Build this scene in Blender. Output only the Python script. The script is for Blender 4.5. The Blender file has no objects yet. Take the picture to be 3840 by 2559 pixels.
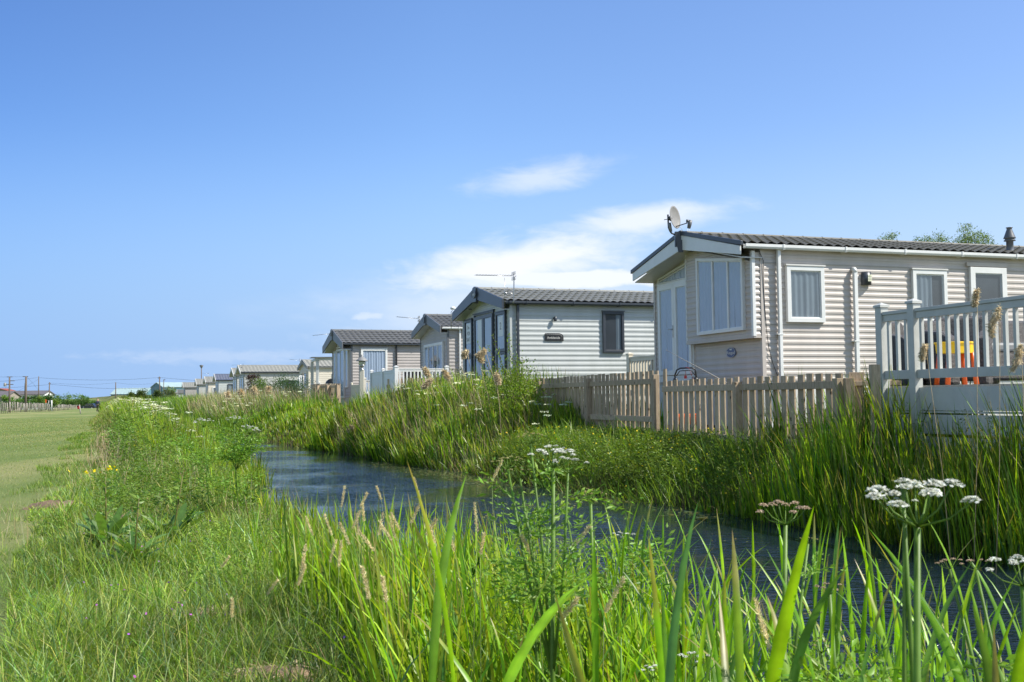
import bpy, math, random
import numpy as np
from mathutils import Vector, Matrix
random.seed(7)
RNG = np.random.default_rng(11)
SC = bpy.context.scene
COL = SC.collection
R = math.radians

# ------------------------------------------------------------------ camera
CZ = 1.35                                   # water level is z = 0
RC = np.array([[.999929483, .000625100, -.011859095],
               [-.0118755583, .0526338489, -.998543263],
               [0., .998613683, .0526375617]])          # rows: right, down, forward
cam_d = bpy.data.cameras.new('camera'); cam = bpy.data.objects.new('camera', cam_d); COL.objects.link(cam)
cam_d.lens = 37.5; cam_d.sensor_width = 36; cam_d.clip_start = .05; cam_d.clip_end = 9000
_m = Matrix.Identity(4)
for i in range(3):
    _m[i][0] = RC[0][i]; _m[i][1] = -RC[1][i]; _m[i][2] = -RC[2][i]
_m[0][3], _m[1][3], _m[2][3] = 0, 0, CZ
cam.matrix_world = _m
cam_d.dof.use_dof = True; cam_d.dof.focus_distance = 11; cam_d.dof.aperture_fstop = 20
SC.camera = cam

# ------------------------------------------------------------------ sky, sun, exposure
SUN_EL = R(48); SUN_AZ = R(103)              # azimuth clockwise from +Y
SC.view_settings.view_transform = 'Standard'; SC.view_settings.look = 'None'
SC.view_settings.exposure = 0.6; SC.view_settings.gamma = 1
W = bpy.data.worlds.new('World'); SC.world = W; W.use_nodes = True
nt = W.node_tree; nt.nodes.clear()
def wn(t, **k):
    n = nt.nodes.new(t)
    for a, b in k.items(): setattr(n, a, b)
    return n
def wl(a, b): nt.links.new(a, b)
def wmath(op, a, b=None, c=None, clamp=False):
    n = wn('ShaderNodeMath', operation=op); n.use_clamp = clamp
    for i, v in enumerate((a, b, c)):
        if v is None: continue
        if isinstance(v, (int, float)): n.inputs[i].default_value = v
        else: wl(v, n.inputs[i])
    return n.outputs[0]
sky = wn('ShaderNodeTexSky', sky_type='NISHITA', sun_disc=False, sun_elevation=SUN_EL, sun_rotation=SUN_AZ)
sky.air_density = 1.15; sky.dust_density = .35; sky.ozone_density = 2.2; sky.altitude = 0
tc = wn('ShaderNodeTexCoord'); sp = wn('ShaderNodeSeparateXYZ'); wl(tc.outputs['Generated'], sp.inputs[0])
AZ = wmath('ARCTAN2', sp.outputs[0], sp.outputs[1]); EL = wmath('ARCSINE', sp.outputs[2])
cmb = wn('ShaderNodeCombineXYZ'); wl(AZ, cmb.inputs[0]); wl(EL, cmb.inputs[1])
def wisp(az, el, la, lb, tilt, scale, lo, hi, amt, seed):
    """a cirrus patch: soft ellipse in azimuth/elevation broken up by stretched noise"""
    du = wmath('SUBTRACT', AZ, az); dv = wmath('SUBTRACT', EL, el)
    c, s = math.cos(tilt), math.sin(tilt)
    a = wmath('ADD', wmath('MULTIPLY', du, c / la), wmath('MULTIPLY', dv, s / la))
    b = wmath('ADD', wmath('MULTIPLY', du, -s / lb), wmath('MULTIPLY', dv, c / lb))
    r2 = wmath('ADD', wmath('MULTIPLY', a, a), wmath('MULTIPLY', b, b))
    m = wmath('SUBTRACT', 1.0, wmath('SQRT', r2), clamp=True)
    mp = wn('ShaderNodeMapping'); wl(cmb.outputs[0], mp.inputs[0])
    mp.inputs['Rotation'].default_value = (0, 0, -tilt); mp.inputs['Location'].default_value = (seed, seed * .7, 0)
    mp.inputs['Scale'].default_value = (scale, scale * 2.9, 1)
    nz = wn('ShaderNodeTexNoise'); nz.inputs['Scale'].default_value = 1; nz.inputs['Detail'].default_value = 7
    nz.inputs['Roughness'].default_value = .60; nz.inputs['Distortion'].default_value = .35
    wl(mp.outputs[0], nz.inputs['Vector'])
    v = wmath('ADD', nz.outputs[0], wmath('MULTIPLY', m, 1.0))
    mr = wn('ShaderNodeMapRange', interpolation_type='SMOOTHSTEP'); mr.inputs[1].default_value = lo; mr.inputs[2].default_value = hi
    wl(v, mr.inputs[0])
    mr2 = wn('ShaderNodeMapRange', interpolation_type='SMOOTHSTEP'); mr2.inputs[1].default_value = 0; mr2.inputs[2].default_value = .30
    wl(m, mr2.inputs[0])
    return wmath('MULTIPLY', wmath('MULTIPLY', mr.outputs[0], mr2.outputs[0]), amt)
clouds = [wisp(.01, .125, .22, .050, R(9), 15, .76, 1.42, .92, 3.1),
          wisp(.06, .110, .17, .013, R(-1), 20, .66, 1.05, .85, 8.1),
          wisp(.125, .164, .14, .022, R(4), 14, .68, 1.35, .75, 5.7),
          wisp(.03, .205, .12, .024, R(9), 18, .72, 1.45, .50, 1.3),
          wisp(-.27, .040, .20, .014, R(0), 50, .85, 1.4, .18, 2.2),
          wisp(-.06, .062, .20, .024, R(2), 20, .72, 1.4, .35, 6.2),
          wisp(-.135, .077, .03, .008, R(0), 60, .75, 1.3, .45, 4.4),
          wisp(.0, .09, .30, .05, R(2), 7, .62, 1.4, .45, 7.4)]
tot = clouds[0]
for c_ in clouds[1:]: tot = wmath('MAXIMUM', tot, c_)
def azramp(stops):
    r = wn('ShaderNodeValToRGB'); mr = wn('ShaderNodeMapRange'); mr.inputs[1].default_value = -3; mr.inputs[2].default_value = 3; wl(AZ, mr.inputs[0]); wl(mr.outputs[0], r.inputs[0])
    r.color_ramp.elements[0].position, r.color_ramp.elements[0].color = stops[0][0], (*stops[0][1], 1)
    r.color_ramp.elements[1].position, r.color_ramp.elements[1].color = stops[-1][0], (*stops[-1][1], 1)
    for p, c in stops[1:-1]: e = r.color_ramp.elements.new(p); e.color = (*c, 1)
    return r.outputs[0]
tint = wn('ShaderNodeMix', data_type='RGBA', blend_type='MULTIPLY'); tint.inputs[0].default_value = 1
wl(sky.outputs[0], tint.inputs[6]); wl(azramp(((.2, (1.1, 1.08, 1.05)), (.417, (.42, .60, .93)), (.49, (.72, .87, 1.14)), (.58, (.80, .87, 1.09)), (.8, (1.1, 1.08, 1.05)))), tint.inputs[7])
hz = wn('ShaderNodeMapRange', interpolation_type='SMOOTHSTEP'); hz.inputs[1].default_value = .02; hz.inputs[2].default_value = .26; hz.inputs[3].default_value = .95; hz.inputs[4].default_value = 0; wl(EL, hz.inputs[0])
lowc = wn('ShaderNodeMix', data_type='RGBA'); wl(hz.outputs[0], lowc.inputs[0]); wl(tint.outputs[2], lowc.inputs[6])
wl(azramp(((.2, (4.3, 4.8, 5.6)), (.42, (1.9, 3.1, 5.3)), (.5, (2.5, 3.6, 5.4)), (.57, (3.3, 4.2, 5.5)), (.8, (4.4, 4.9, 5.6)))), lowc.inputs[7])
mix = wn('ShaderNodeMix', data_type='RGBA'); wl(tot, mix.inputs[0]); wl(lowc.outputs[2], mix.inputs[6])
mix.inputs[7].default_value = (5.9, 6.05, 6.3, 1)
bg = wn('ShaderNodeBackground'); bg.inputs[1].default_value = .115; wl(mix.outputs[2], bg.inputs[0])
wo = wn('ShaderNodeOutputWorld'); wl(bg.outputs[0], wo.inputs[0])
sun_d = bpy.data.lights.new('sun', 'SUN'); sun = bpy.data.objects.new('sun', sun_d); COL.objects.link(sun)
sun_d.energy = 4.9; sun_d.angle = R(.55); sun_d.color = (1, .955, .86)
_d = Vector((math.sin(SUN_AZ) * math.cos(SUN_EL), math.cos(SUN_AZ) * math.cos(SUN_EL), math.sin(SUN_EL)))
sun.rotation_euler = _d.to_track_quat('Z', 'Y').to_euler()

# ------------------------------------------------------------------ pixel -> world (photo pixels, 3840 wide)
def ray(px, py):
    return RC.T @ np.array([(px - 1920) / 4000, (py - 1279.5) / 4000, 1.])
def atd(px, py, d):
    v = ray(px, py); v = v / v[1] * d; return Vector((v[0], v[1], v[2] + CZ))
def pxof(P):
    """photo pixel columns/rows of an (N,3) array"""
    c = (np.asarray(P) - [0, 0, CZ]) @ RC.T
    z = np.maximum(c[:, 2], .05)
    return 4000 * c[:, 0] / z + 1920, 4000 * c[:, 1] / z + 1279.5, c[:, 2]

# ------------------------------------------------------------------ tags
def tag(o, label=None, cat=None, group=None, kind=None):
    if label: o['label'] = label
    if cat: o['category'] = cat
    if group: o['group'] = group
    if kind: o['kind'] = kind
    return o
def empty(name, loc, rz=0, label=None, cat=None, group=None):
    o = bpy.data.objects.new(name, None); COL.objects.link(o); o.empty_display_size = .2
    o.location = loc; o.rotation_euler = (0, 0, rz)
    return tag(o, label, cat, group)
def copy_tree(o, parent=None):
    kids = [c for c in o.children]
    c = o.copy(); COL.objects.link(c); c.parent = parent
    for k in kids: copy_tree(k, c)
    return c

# ------------------------------------------------------------------ materials
def newmat(name):
    m = bpy.data.materials.new(name); m.use_nodes = True
    t = m.node_tree; b = t.nodes['Principled BSDF']
    return m, t, b
def mat(name, col, rough=.5, var=.08, vscale=3., bump=0., bscale=60., metal=0., dirt=None, spec=.5, coat=0., stretch=(1, 1, 1), usecol=False):
    m, t, b = newmat(name)
    N = t.nodes; Lk = t.links
    tcn = N.new('ShaderNodeTexCoord'); mp = N.new('ShaderNodeMapping'); mp.inputs['Scale'].default_value = stretch
    Lk.new(tcn.outputs['Object'], mp.inputs[0])
    nz = N.new('ShaderNodeTexNoise'); nz.inputs['Scale'].default_value = vscale; nz.inputs['Detail'].default_value = 6; nz.inputs['Roughness'].default_value = .6
    Lk.new(mp.outputs[0], nz.inputs['Vector'])
    cr = N.new('ShaderNodeMapRange'); cr.inputs[1].default_value = .3; cr.inputs[2].default_value = .7
    Lk.new(nz.outputs[0], cr.inputs[0])
    mx = N.new('ShaderNodeMix'); mx.data_type = 'RGBA'
    lo = dirt if dirt else tuple(c * (1 - var) for c in col)
    hi = tuple(min(1, c * (1 + var)) for c in col) if not dirt else col
    mx.inputs[6].default_value = (*lo, 1); mx.inputs[7].default_value = (*hi, 1)
    Lk.new(cr.outputs[0], mx.inputs[0]); out = mx.outputs[2]
    if usecol:
        at = N.new('ShaderNodeAttribute'); at.attribute_name = 'Col'
        m2 = N.new('ShaderNodeMix'); m2.data_type = 'RGBA'; m2.blend_type = 'MULTIPLY'; m2.inputs[0].default_value = 1
        Lk.new(out, m2.inputs[6]); Lk.new(at.outputs['Color'], m2.inputs[7]); out = m2.outputs[2]
    Lk.new(out, b.inputs['Base Color'])
    b.inputs['Roughness'].default_value = rough; b.inputs['Metallic'].default_value = metal
    b.inputs['Specular IOR Level'].default_value = spec
    if coat: b.inputs['Coat Weight'].default_value = coat
    if bump:
        n2 = N.new('ShaderNodeTexNoise'); n2.inputs['Scale'].default_value = bscale; n2.inputs['Detail'].default_value = 4
        Lk.new(mp.outputs[0], n2.inputs['Vector'])
        bp = N.new('ShaderNodeBump'); bp.inputs['Strength'].default_value = bump; bp.inputs['Distance'].default_value = .01
        Lk.new(n2.outputs[0], bp.inputs['Height']); Lk.new(bp.outputs[0], b.inputs['Normal'])
    return m
def leafmat(name, trans=.4, rough=.42, spec=.35, gain=(1, 1, 1)):
    """plant surface: colour per blade from 'Col', light comes through it"""
    m, t, b = newmat(name); N = t.nodes; Lk = t.links
    at = N.new('ShaderNodeAttribute'); at.attribute_name = 'Col'
    tcn = N.new('ShaderNodeNewGeometry'); nz = N.new('ShaderNodeTexNoise'); nz.inputs['Scale'].default_value = 26; nz.inputs['Detail'].default_value = 3; Lk.new(tcn.outputs['Position'], nz.inputs['Vector'])
    vr = N.new('ShaderNodeMapRange'); vr.inputs[1].default_value = .3; vr.inputs[2].default_value = .7; vr.inputs[3].default_value = .76; vr.inputs[4].default_value = 1.28; Lk.new(nz.outputs[0], vr.inputs[0])
    vm = N.new('ShaderNodeVectorMath'); vm.operation = 'SCALE'; Lk.new(at.outputs['Color'], vm.inputs[0]); Lk.new(vr.outputs[0], vm.inputs['Scale'])
    Lk.new(vm.outputs[0], b.inputs['Base Color']); b.inputs['Roughness'].default_value = rough
    b.inputs['Specular IOR Level'].default_value = spec
    tr = N.new('ShaderNodeBsdfTranslucent')
    mu = N.new('ShaderNodeMix'); mu.data_type = 'RGBA'; mu.blend_type = 'MULTIPLY'; mu.inputs[0].default_value = 1
    mu.inputs[7].default_value = (1.35 * gain[0], 1.35 * gain[1], .55 * gain[2], 1)
    Lk.new(vm.outputs[0], mu.inputs[6]); Lk.new(mu.outputs[2], tr.inputs[0])
    ms = N.new('ShaderNodeMixShader'); ms.inputs[0].default_value = trans
    Lk.new(b.outputs[0], ms.inputs[1]); Lk.new(tr.outputs[0], ms.inputs[2])
    Lk.new(ms.outputs[0], N['Material Output'].inputs[0])
    return m
def woodmat(name, c1, c2, knots=True):
    m, t, b = newmat(name); N = t.nodes; Lk = t.links
    tcn = N.new('ShaderNodeTexCoord'); mp = N.new('ShaderNodeMapping'); mp.inputs['Scale'].default_value = (9, 9, 1.1)
    Lk.new(tcn.outputs['Object'], mp.inputs[0])
    nz = N.new('ShaderNodeTexNoise'); nz.inputs['Scale'].default_value = 5; nz.inputs['Detail'].default_value = 8; nz.inputs['Roughness'].default_value = .7; nz.inputs['Distortion'].default_value = 1.2
    Lk.new(mp.outputs[0], nz.inputs['Vector'])
    cr = N.new('ShaderNodeMapRange'); cr.inputs[1].default_value = .32; cr.inputs[2].default_value = .68; Lk.new(nz.outputs[0], cr.inputs[0])
    mx = N.new('ShaderNodeMix'); mx.data_type = 'RGBA'; mx.inputs[6].default_value = (*c1, 1); mx.inputs[7].default_value = (*c2, 1)
    Lk.new(cr.outputs[0], mx.inputs[0])
    vo = N.new('ShaderNodeTexVoronoi'); vo.inputs['Scale'].default_value = 5.5; Lk.new(tcn.outputs['Object'], vo.inputs['Vector'])
    kr = N.new('ShaderNodeMapRange'); kr.inputs[1].default_value = .06; kr.inputs[2].default_value = .16; Lk.new(vo.outputs['Distance'], kr.inputs[0])
    m3 = N.new('ShaderNodeMix'); m3.data_type = 'RGBA'; m3.inputs[6].default_value = (c1[0] * .32, c1[1] * .28, c1[2] * .25, 1)
    Lk.new(kr.outputs[0], m3.inputs[0]); Lk.new(mx.outputs[2], m3.inputs[7])
    at = N.new('ShaderNodeAttribute'); at.attribute_name = 'Col'
    m2 = N.new('ShaderNodeMix'); m2.data_type = 'RGBA'; m2.blend_type = 'MULTIPLY'; m2.inputs[0].default_value = 1
    Lk.new((m3 if knots else mx).outputs[2], m2.inputs[6]); Lk.new(at.outputs['Color'], m2.inputs[7])
    Lk.new(m2.outputs[2], b.inputs['Base Color']); b.inputs['Roughness'].default_value = .8; b.inputs['Specular IOR Level'].default_value = .2
    bp = N.new('ShaderNodeBump'); bp.inputs['Strength'].default_value = .5; bp.inputs['Distance'].default_value = .004
    Lk.new(nz.outputs[0], bp.inputs['Height']); Lk.new(bp.outputs[0], b.inputs['Normal'])
    return m
def glassmat(name, tintc=(.88, .93, .97), base=.09):
    m, t, b = newmat(name); N = t.nodes; Lk = t.links; N.remove(b)
    tr = N.new('ShaderNodeBsdfTransparent'); tr.inputs[0].default_value = (*tintc, 1)
    gl = N.new('ShaderNodeBsdfGlossy'); gl.inputs['Roughness'].default_value = .02
    nz = N.new('ShaderNodeTexNoise'); nz.inputs['Scale'].default_value = 2.2
    tcn = N.new('ShaderNodeTexCoord'); Lk.new(tcn.outputs['Object'], nz.inputs['Vector'])
    bp = N.new('ShaderNodeBump'); bp.inputs['Strength'].default_value = .12; bp.inputs['Distance'].default_value = .03
    Lk.new(nz.outputs[0], bp.inputs['Height']); Lk.new(bp.outputs[0], gl.inputs['Normal'])
    ge = N.new('ShaderNodeNewGeometry'); dp = N.new('ShaderNodeVectorMath'); dp.operation = 'DOT_PRODUCT'; Lk.new(ge.outputs['Incoming'], dp.inputs[0]); Lk.new(ge.outputs['Normal'], dp.inputs[1])
    def mm(op, a, b_=None):
        q = N.new('ShaderNodeMath'); q.operation = op
        for i, v in enumerate((a, b_)):
            if v is None: continue
            if isinstance(v, (int, float)): q.inputs[i].default_value = v
            else: Lk.new(v, q.inputs[i])
        return q
    fr = mm('MULTIPLY', mm('POWER', mm('SUBTRACT', 1.0, mm('ABSOLUTE', dp.outputs['Value']).outputs[0]).outputs[0], 4.2).outputs[0], .9)
    ad = N.new('ShaderNodeMath'); ad.operation = 'ADD'; ad.use_clamp = True; ad.inputs[1].default_value = base; Lk.new(fr.outputs[0], ad.inputs[0])
    ms = N.new('ShaderNodeMixShader'); Lk.new(ad.outputs[0], ms.inputs[0]); Lk.new(tr.outputs[0], ms.inputs[1]); Lk.new(gl.outputs[0], ms.inputs[2])
    Lk.new(ms.outputs[0], N['Material Output'].inputs[0])
    return m
M = {}
M['cream'] = mat('cream_cladding', (.525, .475, .437), .42, .05, 2.2, bump=.05, bscale=25, dirt=(.46, .41, .37), stretch=(1.6, 1.6, .35))
M['sage'] = mat('pale_green_cladding', (.515, .535, .53), .38, .05, 2.2, dirt=(.46, .48, .47), stretch=(1.6, 1.6, .35))
M['taupe'] = mat('taupe_cladding', (.385, .355, .335), .45, .05, 1.5, dirt=(.34, .31, .29))
M['pinkish'] = mat('pinkish_grey_cladding', (.43, .39, .37), .45, .05, 1.5, dirt=(.38, .345, .325))
M['sand'] = mat('sand_cladding', (.62, .56, .47), .45, .05, 1.5)
M['white'] = mat('white_plastic', (.74, .74, .73), .32, .03, 4, dirt=(.67, .675, .66))
M['palewall'] = mat('pale_grey_white_cladding', (.47, .47, .445), .5, .05, 2, dirt=(.40, .40, .375))
M['offwhite'] = mat('aged_white_plastic', (.66, .65, .62), .4, .05, 3, dirt=(.57, .56, .53))
M['railcream'] = mat('cream_rail_plastic', (.66, .61, .50), .4, .04, 3)
M['railgrey'] = mat('grey_white_rail', (.54, .54, .50), .42, .05, 5, dirt=(.44, .445, .41))
M['anth'] = mat('anthracite_trim', (.045, .052, .065), .35, .1, 4)
M['anth2'] = mat('slate_grey_trim', (.115, .12, .13), .4, .1, 4)
M['black'] = mat('black_plastic', (.02, .021, .024), .4, .1, 8)
M['softgrey'] = mat('grey_plastic', (.22, .22, .215), .5, .1, 5)
M['interior'] = mat('dark_interior', (.06, .063, .07), .8, .3, 2)
M['curtain'] = mat('net_curtain', (.42, .47, .56), .9, .05, 4)
M['curtain2'] = mat('grey_curtain', (.27, .30, .33), .9, .08, 4)
M['glass'] = glassmat('window_glass')
M['glassdark'] = glassmat('dark_window_glass', (.72, .78, .82), .13)
M['tile_brown'] = mat('brown_grey_roof_tile', (.165, .155, .125), .6, .22, 5, bump=.3, bscale=90, dirt=(.115, .11, .088))
M['tile_grey'] = mat('grey_roof_tile', (.24, .24, .215), .55, .2, 5, bump=.3, bscale=90, dirt=(.17, .17, .155))
M['tile_dark'] = mat('dark_grey_roof_tile', (.115, .115, .108), .55, .2, 5, bump=.3, bscale=90, dirt=(.085, .085, .082))
M['tile_blue'] = mat('blue_grey_roof_tile', (.085, .10, .145), .5, .2, 5)
M['fence'] = woodmat('weathered_softwood', (.34, .255, .17), (.61, .485, .345))
M['fencegrey'] = woodmat('grey_stake_wood', (.24, .22, .19), (.42, .39, .35), False)
M['pole'] = woodmat('utility_pole_wood', (.10, .08, .065), (.17, .135, .11), False)
M['metal'] = mat('galvanised_metal', (.42, .42, .42), .35, .15, 12, metal=.8)
M['dish'] = mat('dish_grey_paint', (.25, .24, .225), .45, .08, 8, dirt=(.20, .19, .175))
M['steel'] = mat('dark_steel', (.07, .07, .075), .45, .2, 12, metal=.5)
M['plaqueblue'] = mat('blue_plaque', (.05, .075, .20), .3, .05, 8)
M['lamp_glass'] = mat('frosted_lamp_glass', (.72, .72, .55), .3, .03, 8)
M['yellow'] = mat('yellow_toy_plastic', (.85, .52, .01), .35, .03, 8)
M['orange'] = mat('orange_toy_plastic', (.78, .12, .01), .35, .03, 8)
M['red'] = mat('red_plastic', (.35, .02, .025), .4, .08, 8)
M['carblue'] = mat('dark_navy_car_paint', (.015, .02, .035), .25, .05, 8, coat=.6)
M['tyre'] = mat('tyre_rubber', (.02, .02, .02), .8)
M['alloy'] = mat('silver_wheel', (.5, .5, .5), .35, metal=.7)
M['teal'] = mat('teal_metal_cladding', (.09, .20, .25), .5, .12, 1)
M['teallight'] = mat('pale_teal_roof_sheet', (.32, .42, .42), .5, .12, 1)
M['skin'] = mat('skin', (.50, .30, .22), .6)
M['jacket'] = mat('navy_quilted_jacket', (.03, .035, .075), .6, .2, 20)
M['trousers'] = mat('dark_trousers', (.035, .03, .03), .8)
M['cap'] = mat('red_white_cap', (.55, .30, .26), .7)
M['greyroof'] = mat('grey_roof', (.115, .105, .11), .7, .12, 1)
M['redroof'] = mat('red_tile_roof', (.26, .075, .045), .7, .12, 1)
M['render'] = mat('white_render', (.72, .72, .70), .7, .06, 1)
M['brickish'] = mat('grey_brown_wall', (.28, .24, .20), .8, .1, 1)
M['tarp'] = mat('white_sheet', (.78, .78, .76), .6, .08, 6, bump=.6, bscale=12)
M['rattan'] = mat('dark_grey_rattan', (.085, .078, .078), .55, .35, 40, bump=1.0, bscale=70)
M['deckboard'] = mat('grey_deck_board', (.30, .30, .29), .7, .15, 4, stretch=(1, 10, 1))
M['leaf'] = leafmat('foliage')
M['reed'] = leafmat('reed_blade', .44, .38, .45)
M['dry'] = leafmat('dry_stalk', .2, .7, .15, (.74, .72, 1.5))
M['petal'] = leafmat('white_petal', .3, .6, .2, (.74, .74, 1.7))
M['bark'] = mat('bark', (.10, .08, .06), .9, .3, 10, bump=.5)
M['teallight2'] = M['teallight']

# wicker: woven bands
def wicker():
    m = M['rattan']; t = m.node_tree; N = t.nodes; b = N['Principled BSDF']
    wv = N.new('ShaderNodeTexWave'); wv.wave_type = 'BANDS'; wv.bands_direction = 'Z'; wv.inputs['Scale'].default_value = 22; wv.inputs['Distortion'].default_value = 3
    wv.inputs['Detail Scale'].default_value = 8
    tcn = N.new('ShaderNodeTexCoord'); t.links.new(tcn.outputs['Object'], wv.inputs['Vector'])
    mx = N.new('ShaderNodeMix'); mx.data_type = 'RGBA'; mx.inputs[6].default_value = (.03, .027, .027, 1); mx.inputs[7].default_value = (.20, .18, .17, 1)
    t.links.new(wv.outputs[0], mx.inputs[0]); t.links.new(mx.outputs[2], b.inputs['Base Color'])
    bp = N.new('ShaderNodeBump'); bp.inputs['Strength'].default_value = 1; bp.inputs['Distance'].default_value = .012
    t.links.new(wv.outputs[0], bp.inputs['Height']); t.links.new(bp.outputs[0], b.inputs['Normal'])
wicker()

# ------------------------------------------------------------------ mesh builder
class MB:
    def __init__(s): s.v = []; s.f = []; s.mi = []; s.c = []; s.cur = (1, 1, 1); s.m = 0; s.smooth = False; s.sm = []
    def add(s, vs, fs):
        o = len(s.v); s.v += [tuple(v) for v in vs]; s.c += [s.cur] * len(vs)
        for f in fs: s.f.append(tuple(i + o for i in f)); s.mi.append(s.m); s.sm.append(s.smooth)
        return s
    def box(s, a, b, T=None):
        x0, y0, z0 = a; x1, y1, z1 = b
        vs = [(x0, y0, z0), (x1, y0, z0), (x1, y1, z0), (x0, y1, z0), (x0, y0, z1), (x1, y0, z1), (x1, y1, z1), (x0, y1, z1)]
        if T: vs = [T(*v) for v in vs]
        return s.add(vs, [(0, 3, 2, 1), (4, 5, 6, 7), (0, 1, 5, 4), (1, 2, 6, 5), (2, 3, 7, 6), (3, 0, 4, 7)])
    def prism(s, poly, h0, h1, T):
        """poly of (a, z) extruded in 'out' from h0 to h1 through T(a, z, out)"""
        n = len(poly)
        vs = [T(a, z, h0) for a, z in poly] + [T(a, z, h1) for a, z in poly]
        fs = [tuple(range(n))[::-1], tuple(range(n, 2 * n))] + [(i, (i + 1) % n, n + (i + 1) % n, n + i) for i in range(n)]
        return s.add(vs, fs)
    def ring(s, outer, inner, h0, h1, T):
        n = len(outer)
        vs = [T(a, z, h) for h in (h0, h1) for P in (outer, inner) for a, z in P]
        fs = []
        for i in range(n):
            j = (i + 1) % n
            fs += [(2 * n + i, 2 * n + j, 3 * n + j, 3 * n + i), (i, j, 2 * n + j, 2 * n + i), (n + j, n + i, 3 * n + i, 3 * n + j), (j, i, n + i, n + j)]
        return s.add(vs, fs)
    def tube(s, path, r, n=8, cap=True):
        P = [Vector(p) for p in path]; rs = r if isinstance(r, (list, tuple)) else [r] * len(P)
        vs = []; up = None
        for i, p in enumerate(P):
            d = (P[min(i + 1, len(P) - 1)] - P[max(i - 1, 0)])
            if d.length < 1e-9: d = Vector((0, 0, 1))
            d.normalize()
            if up is None:
                up = Vector((0, 0, 1)) if abs(d.z) < .9 else Vector((1, 0, 0))
            a = d.cross(up); a.normalize(); b = a.cross(d); up = b
            for k in range(n):
                t = 2 * math.pi * k / n
                vs.append(p + (a * math.cos(t) + b * math.sin(t)) * rs[i])
        fs = [(i * n + k, i * n + (k + 1) % n, (i + 1) * n + (k + 1) % n, (i + 1) * n + k) for i in range(len(P) - 1) for k in range(n)]
        if cap: fs += [tuple(range(n))[::-1], tuple(range((len(P) - 1) * n, len(P) * n))]
        old = s.smooth; s.smooth = True; s.add(vs, fs); s.smooth = old
        return s
    def lathe(s, prof, n=24, c=(0, 0, 0), T=None):
        vs = []
        for r, z in prof:
            for k in range(n):
                t = 2 * math.pi * k / n; p = (c[0] + r * math.cos(t), c[1] + r * math.sin(t), c[2] + z)
                vs.append(T(*p) if T else p)
        fs = [(i * n + k, i * n + (k + 1) % n, (i + 1) * n + (k + 1) % n, (i + 1) * n + k) for i in range(len(prof) - 1) for k in range(n)]
        fs += [tuple(range(n))[::-1], tuple(range((len(prof) - 1) * n, len(prof) * n))]
        old = s.smooth; s.smooth = True; s.add(vs, fs); s.smooth = old
        return s
    def build(s, name, mats, parent=None, loc=None, bevel=0, recalc=True):
        me = bpy.data.meshes.new(name); me.from_pydata(s.v, [], s.f)
        if not isinstance(mats, (list, tuple)): mats = [mats]
        for m_ in mats: me.materials.append(m_)
        me.polygons.foreach_set('material_index', s.mi); me.polygons.foreach_set('use_smooth', s.sm)
        ca = me.attributes.new('Col', 'FLOAT_COLOR', 'POINT')
        ca.data.foreach_set('color', np.array([(*c, 1) for c in s.c], 'f').ravel())
        if recalc:
            import bmesh
            b = bmesh.new(); b.from_mesh(me); bmesh.ops.recalc_face_normals(b, faces=b.faces); b.to_mesh(me); b.free()
        me.update()
        o = bpy.data.objects.new(name, me); COL.objects.link(o)
        if parent: o.parent = parent
        if loc is not None: o.location = loc
        if bevel:
            md = o.modifiers.new('bevel', 'BEVEL'); md.width = bevel; md.segments = 2; md.limit_method = 'ANGLE'
        return o
def npmesh(name, V, F, mats, C=None, parent=None, smooth=False):
    """V (N,3), F list of (K,n) index arrays, C (N,3) colours"""
    me = bpy.data.meshes.new(name); V = np.asarray(V, 'f')
    me.vertices.add(len(V)); me.vertices.foreach_set('co', V.ravel())
    idx = np.concatenate([f.ravel() for f in F]).astype(np.int32)
    cnt = np.concatenate([np.full(len(f), f.shape[1]) for f in F])
    st = np.concatenate([[0], np.cumsum(cnt)[:-1]]).astype(np.int32)
    me.loops.add(len(idx)); me.loops.foreach_set('vertex_index', idx)
    me.polygons.add(len(cnt)); me.polygons.foreach_set('loop_start', st); me.polygons.foreach_set('loop_total', cnt.astype(np.int32))
    if smooth: me.polygons.foreach_set('use_smooth', np.ones(len(cnt), bool))
    for m_ in (mats if isinstance(mats, (list, tuple)) else [mats]): me.materials.append(m_)
    if C is not None:
        ca = me.attributes.new('Col', 'FLOAT_COLOR', 'POINT')
        ca.data.foreach_set('color', np.concatenate([C, np.ones((len(C), 1))], 1).astype('f').ravel())
    me.update(calc_edges=True)
    o = bpy.data.objects.new(name, me); COL.objects.link(o)
    if parent: o.parent = parent
    return o
# ------------------------------------------------------------------ terrain: s across the ditch, t along it
def sm(x): x = np.clip(x, 0, 1); return x * x * (3 - 2 * x)
def toST(x, y): return .912 * x + .41 * y, -.41 * x + .912 * y
def toXY(s, t): return .912 * s - .41 * t, .41 * s + .912 * t
def fb(t): t = np.asarray(t, float); return np.interp(t, [0, 8, 11, 14, 24, 40, 64, 81, 120, 163, 350], [-.15, .02, .30, .62, 1.30, 2.1, 2.9, 3.8, 6.4, 10.4, 22]) + .13 * np.sin(t * .9) * (t < 60)
def nw(t): return np.interp(t, [0, 12, 24, 40, 64, 88, 120, 163, 350], [2.25, 2.3, 2.9, 3.8, 5.0, 6.3, 7.2, 11.2, 23]) + .12 * np.sin(np.asarray(t, float) * 1.7)
def fw(t): return np.interp(t, [0, 110, 125, 163, 350], [7.35, 7.35, 8.6, 12.5, 25]) + .12 * np.sin(np.asarray(t, float) * .8)
def Zf(t):
    t = np.asarray(t, float)
    return .30 - .25 * sm((t - 15) / 100) - .95 * sm((t - 150) / 160) + 3.3 * sm((t - 372) / 35)
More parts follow.
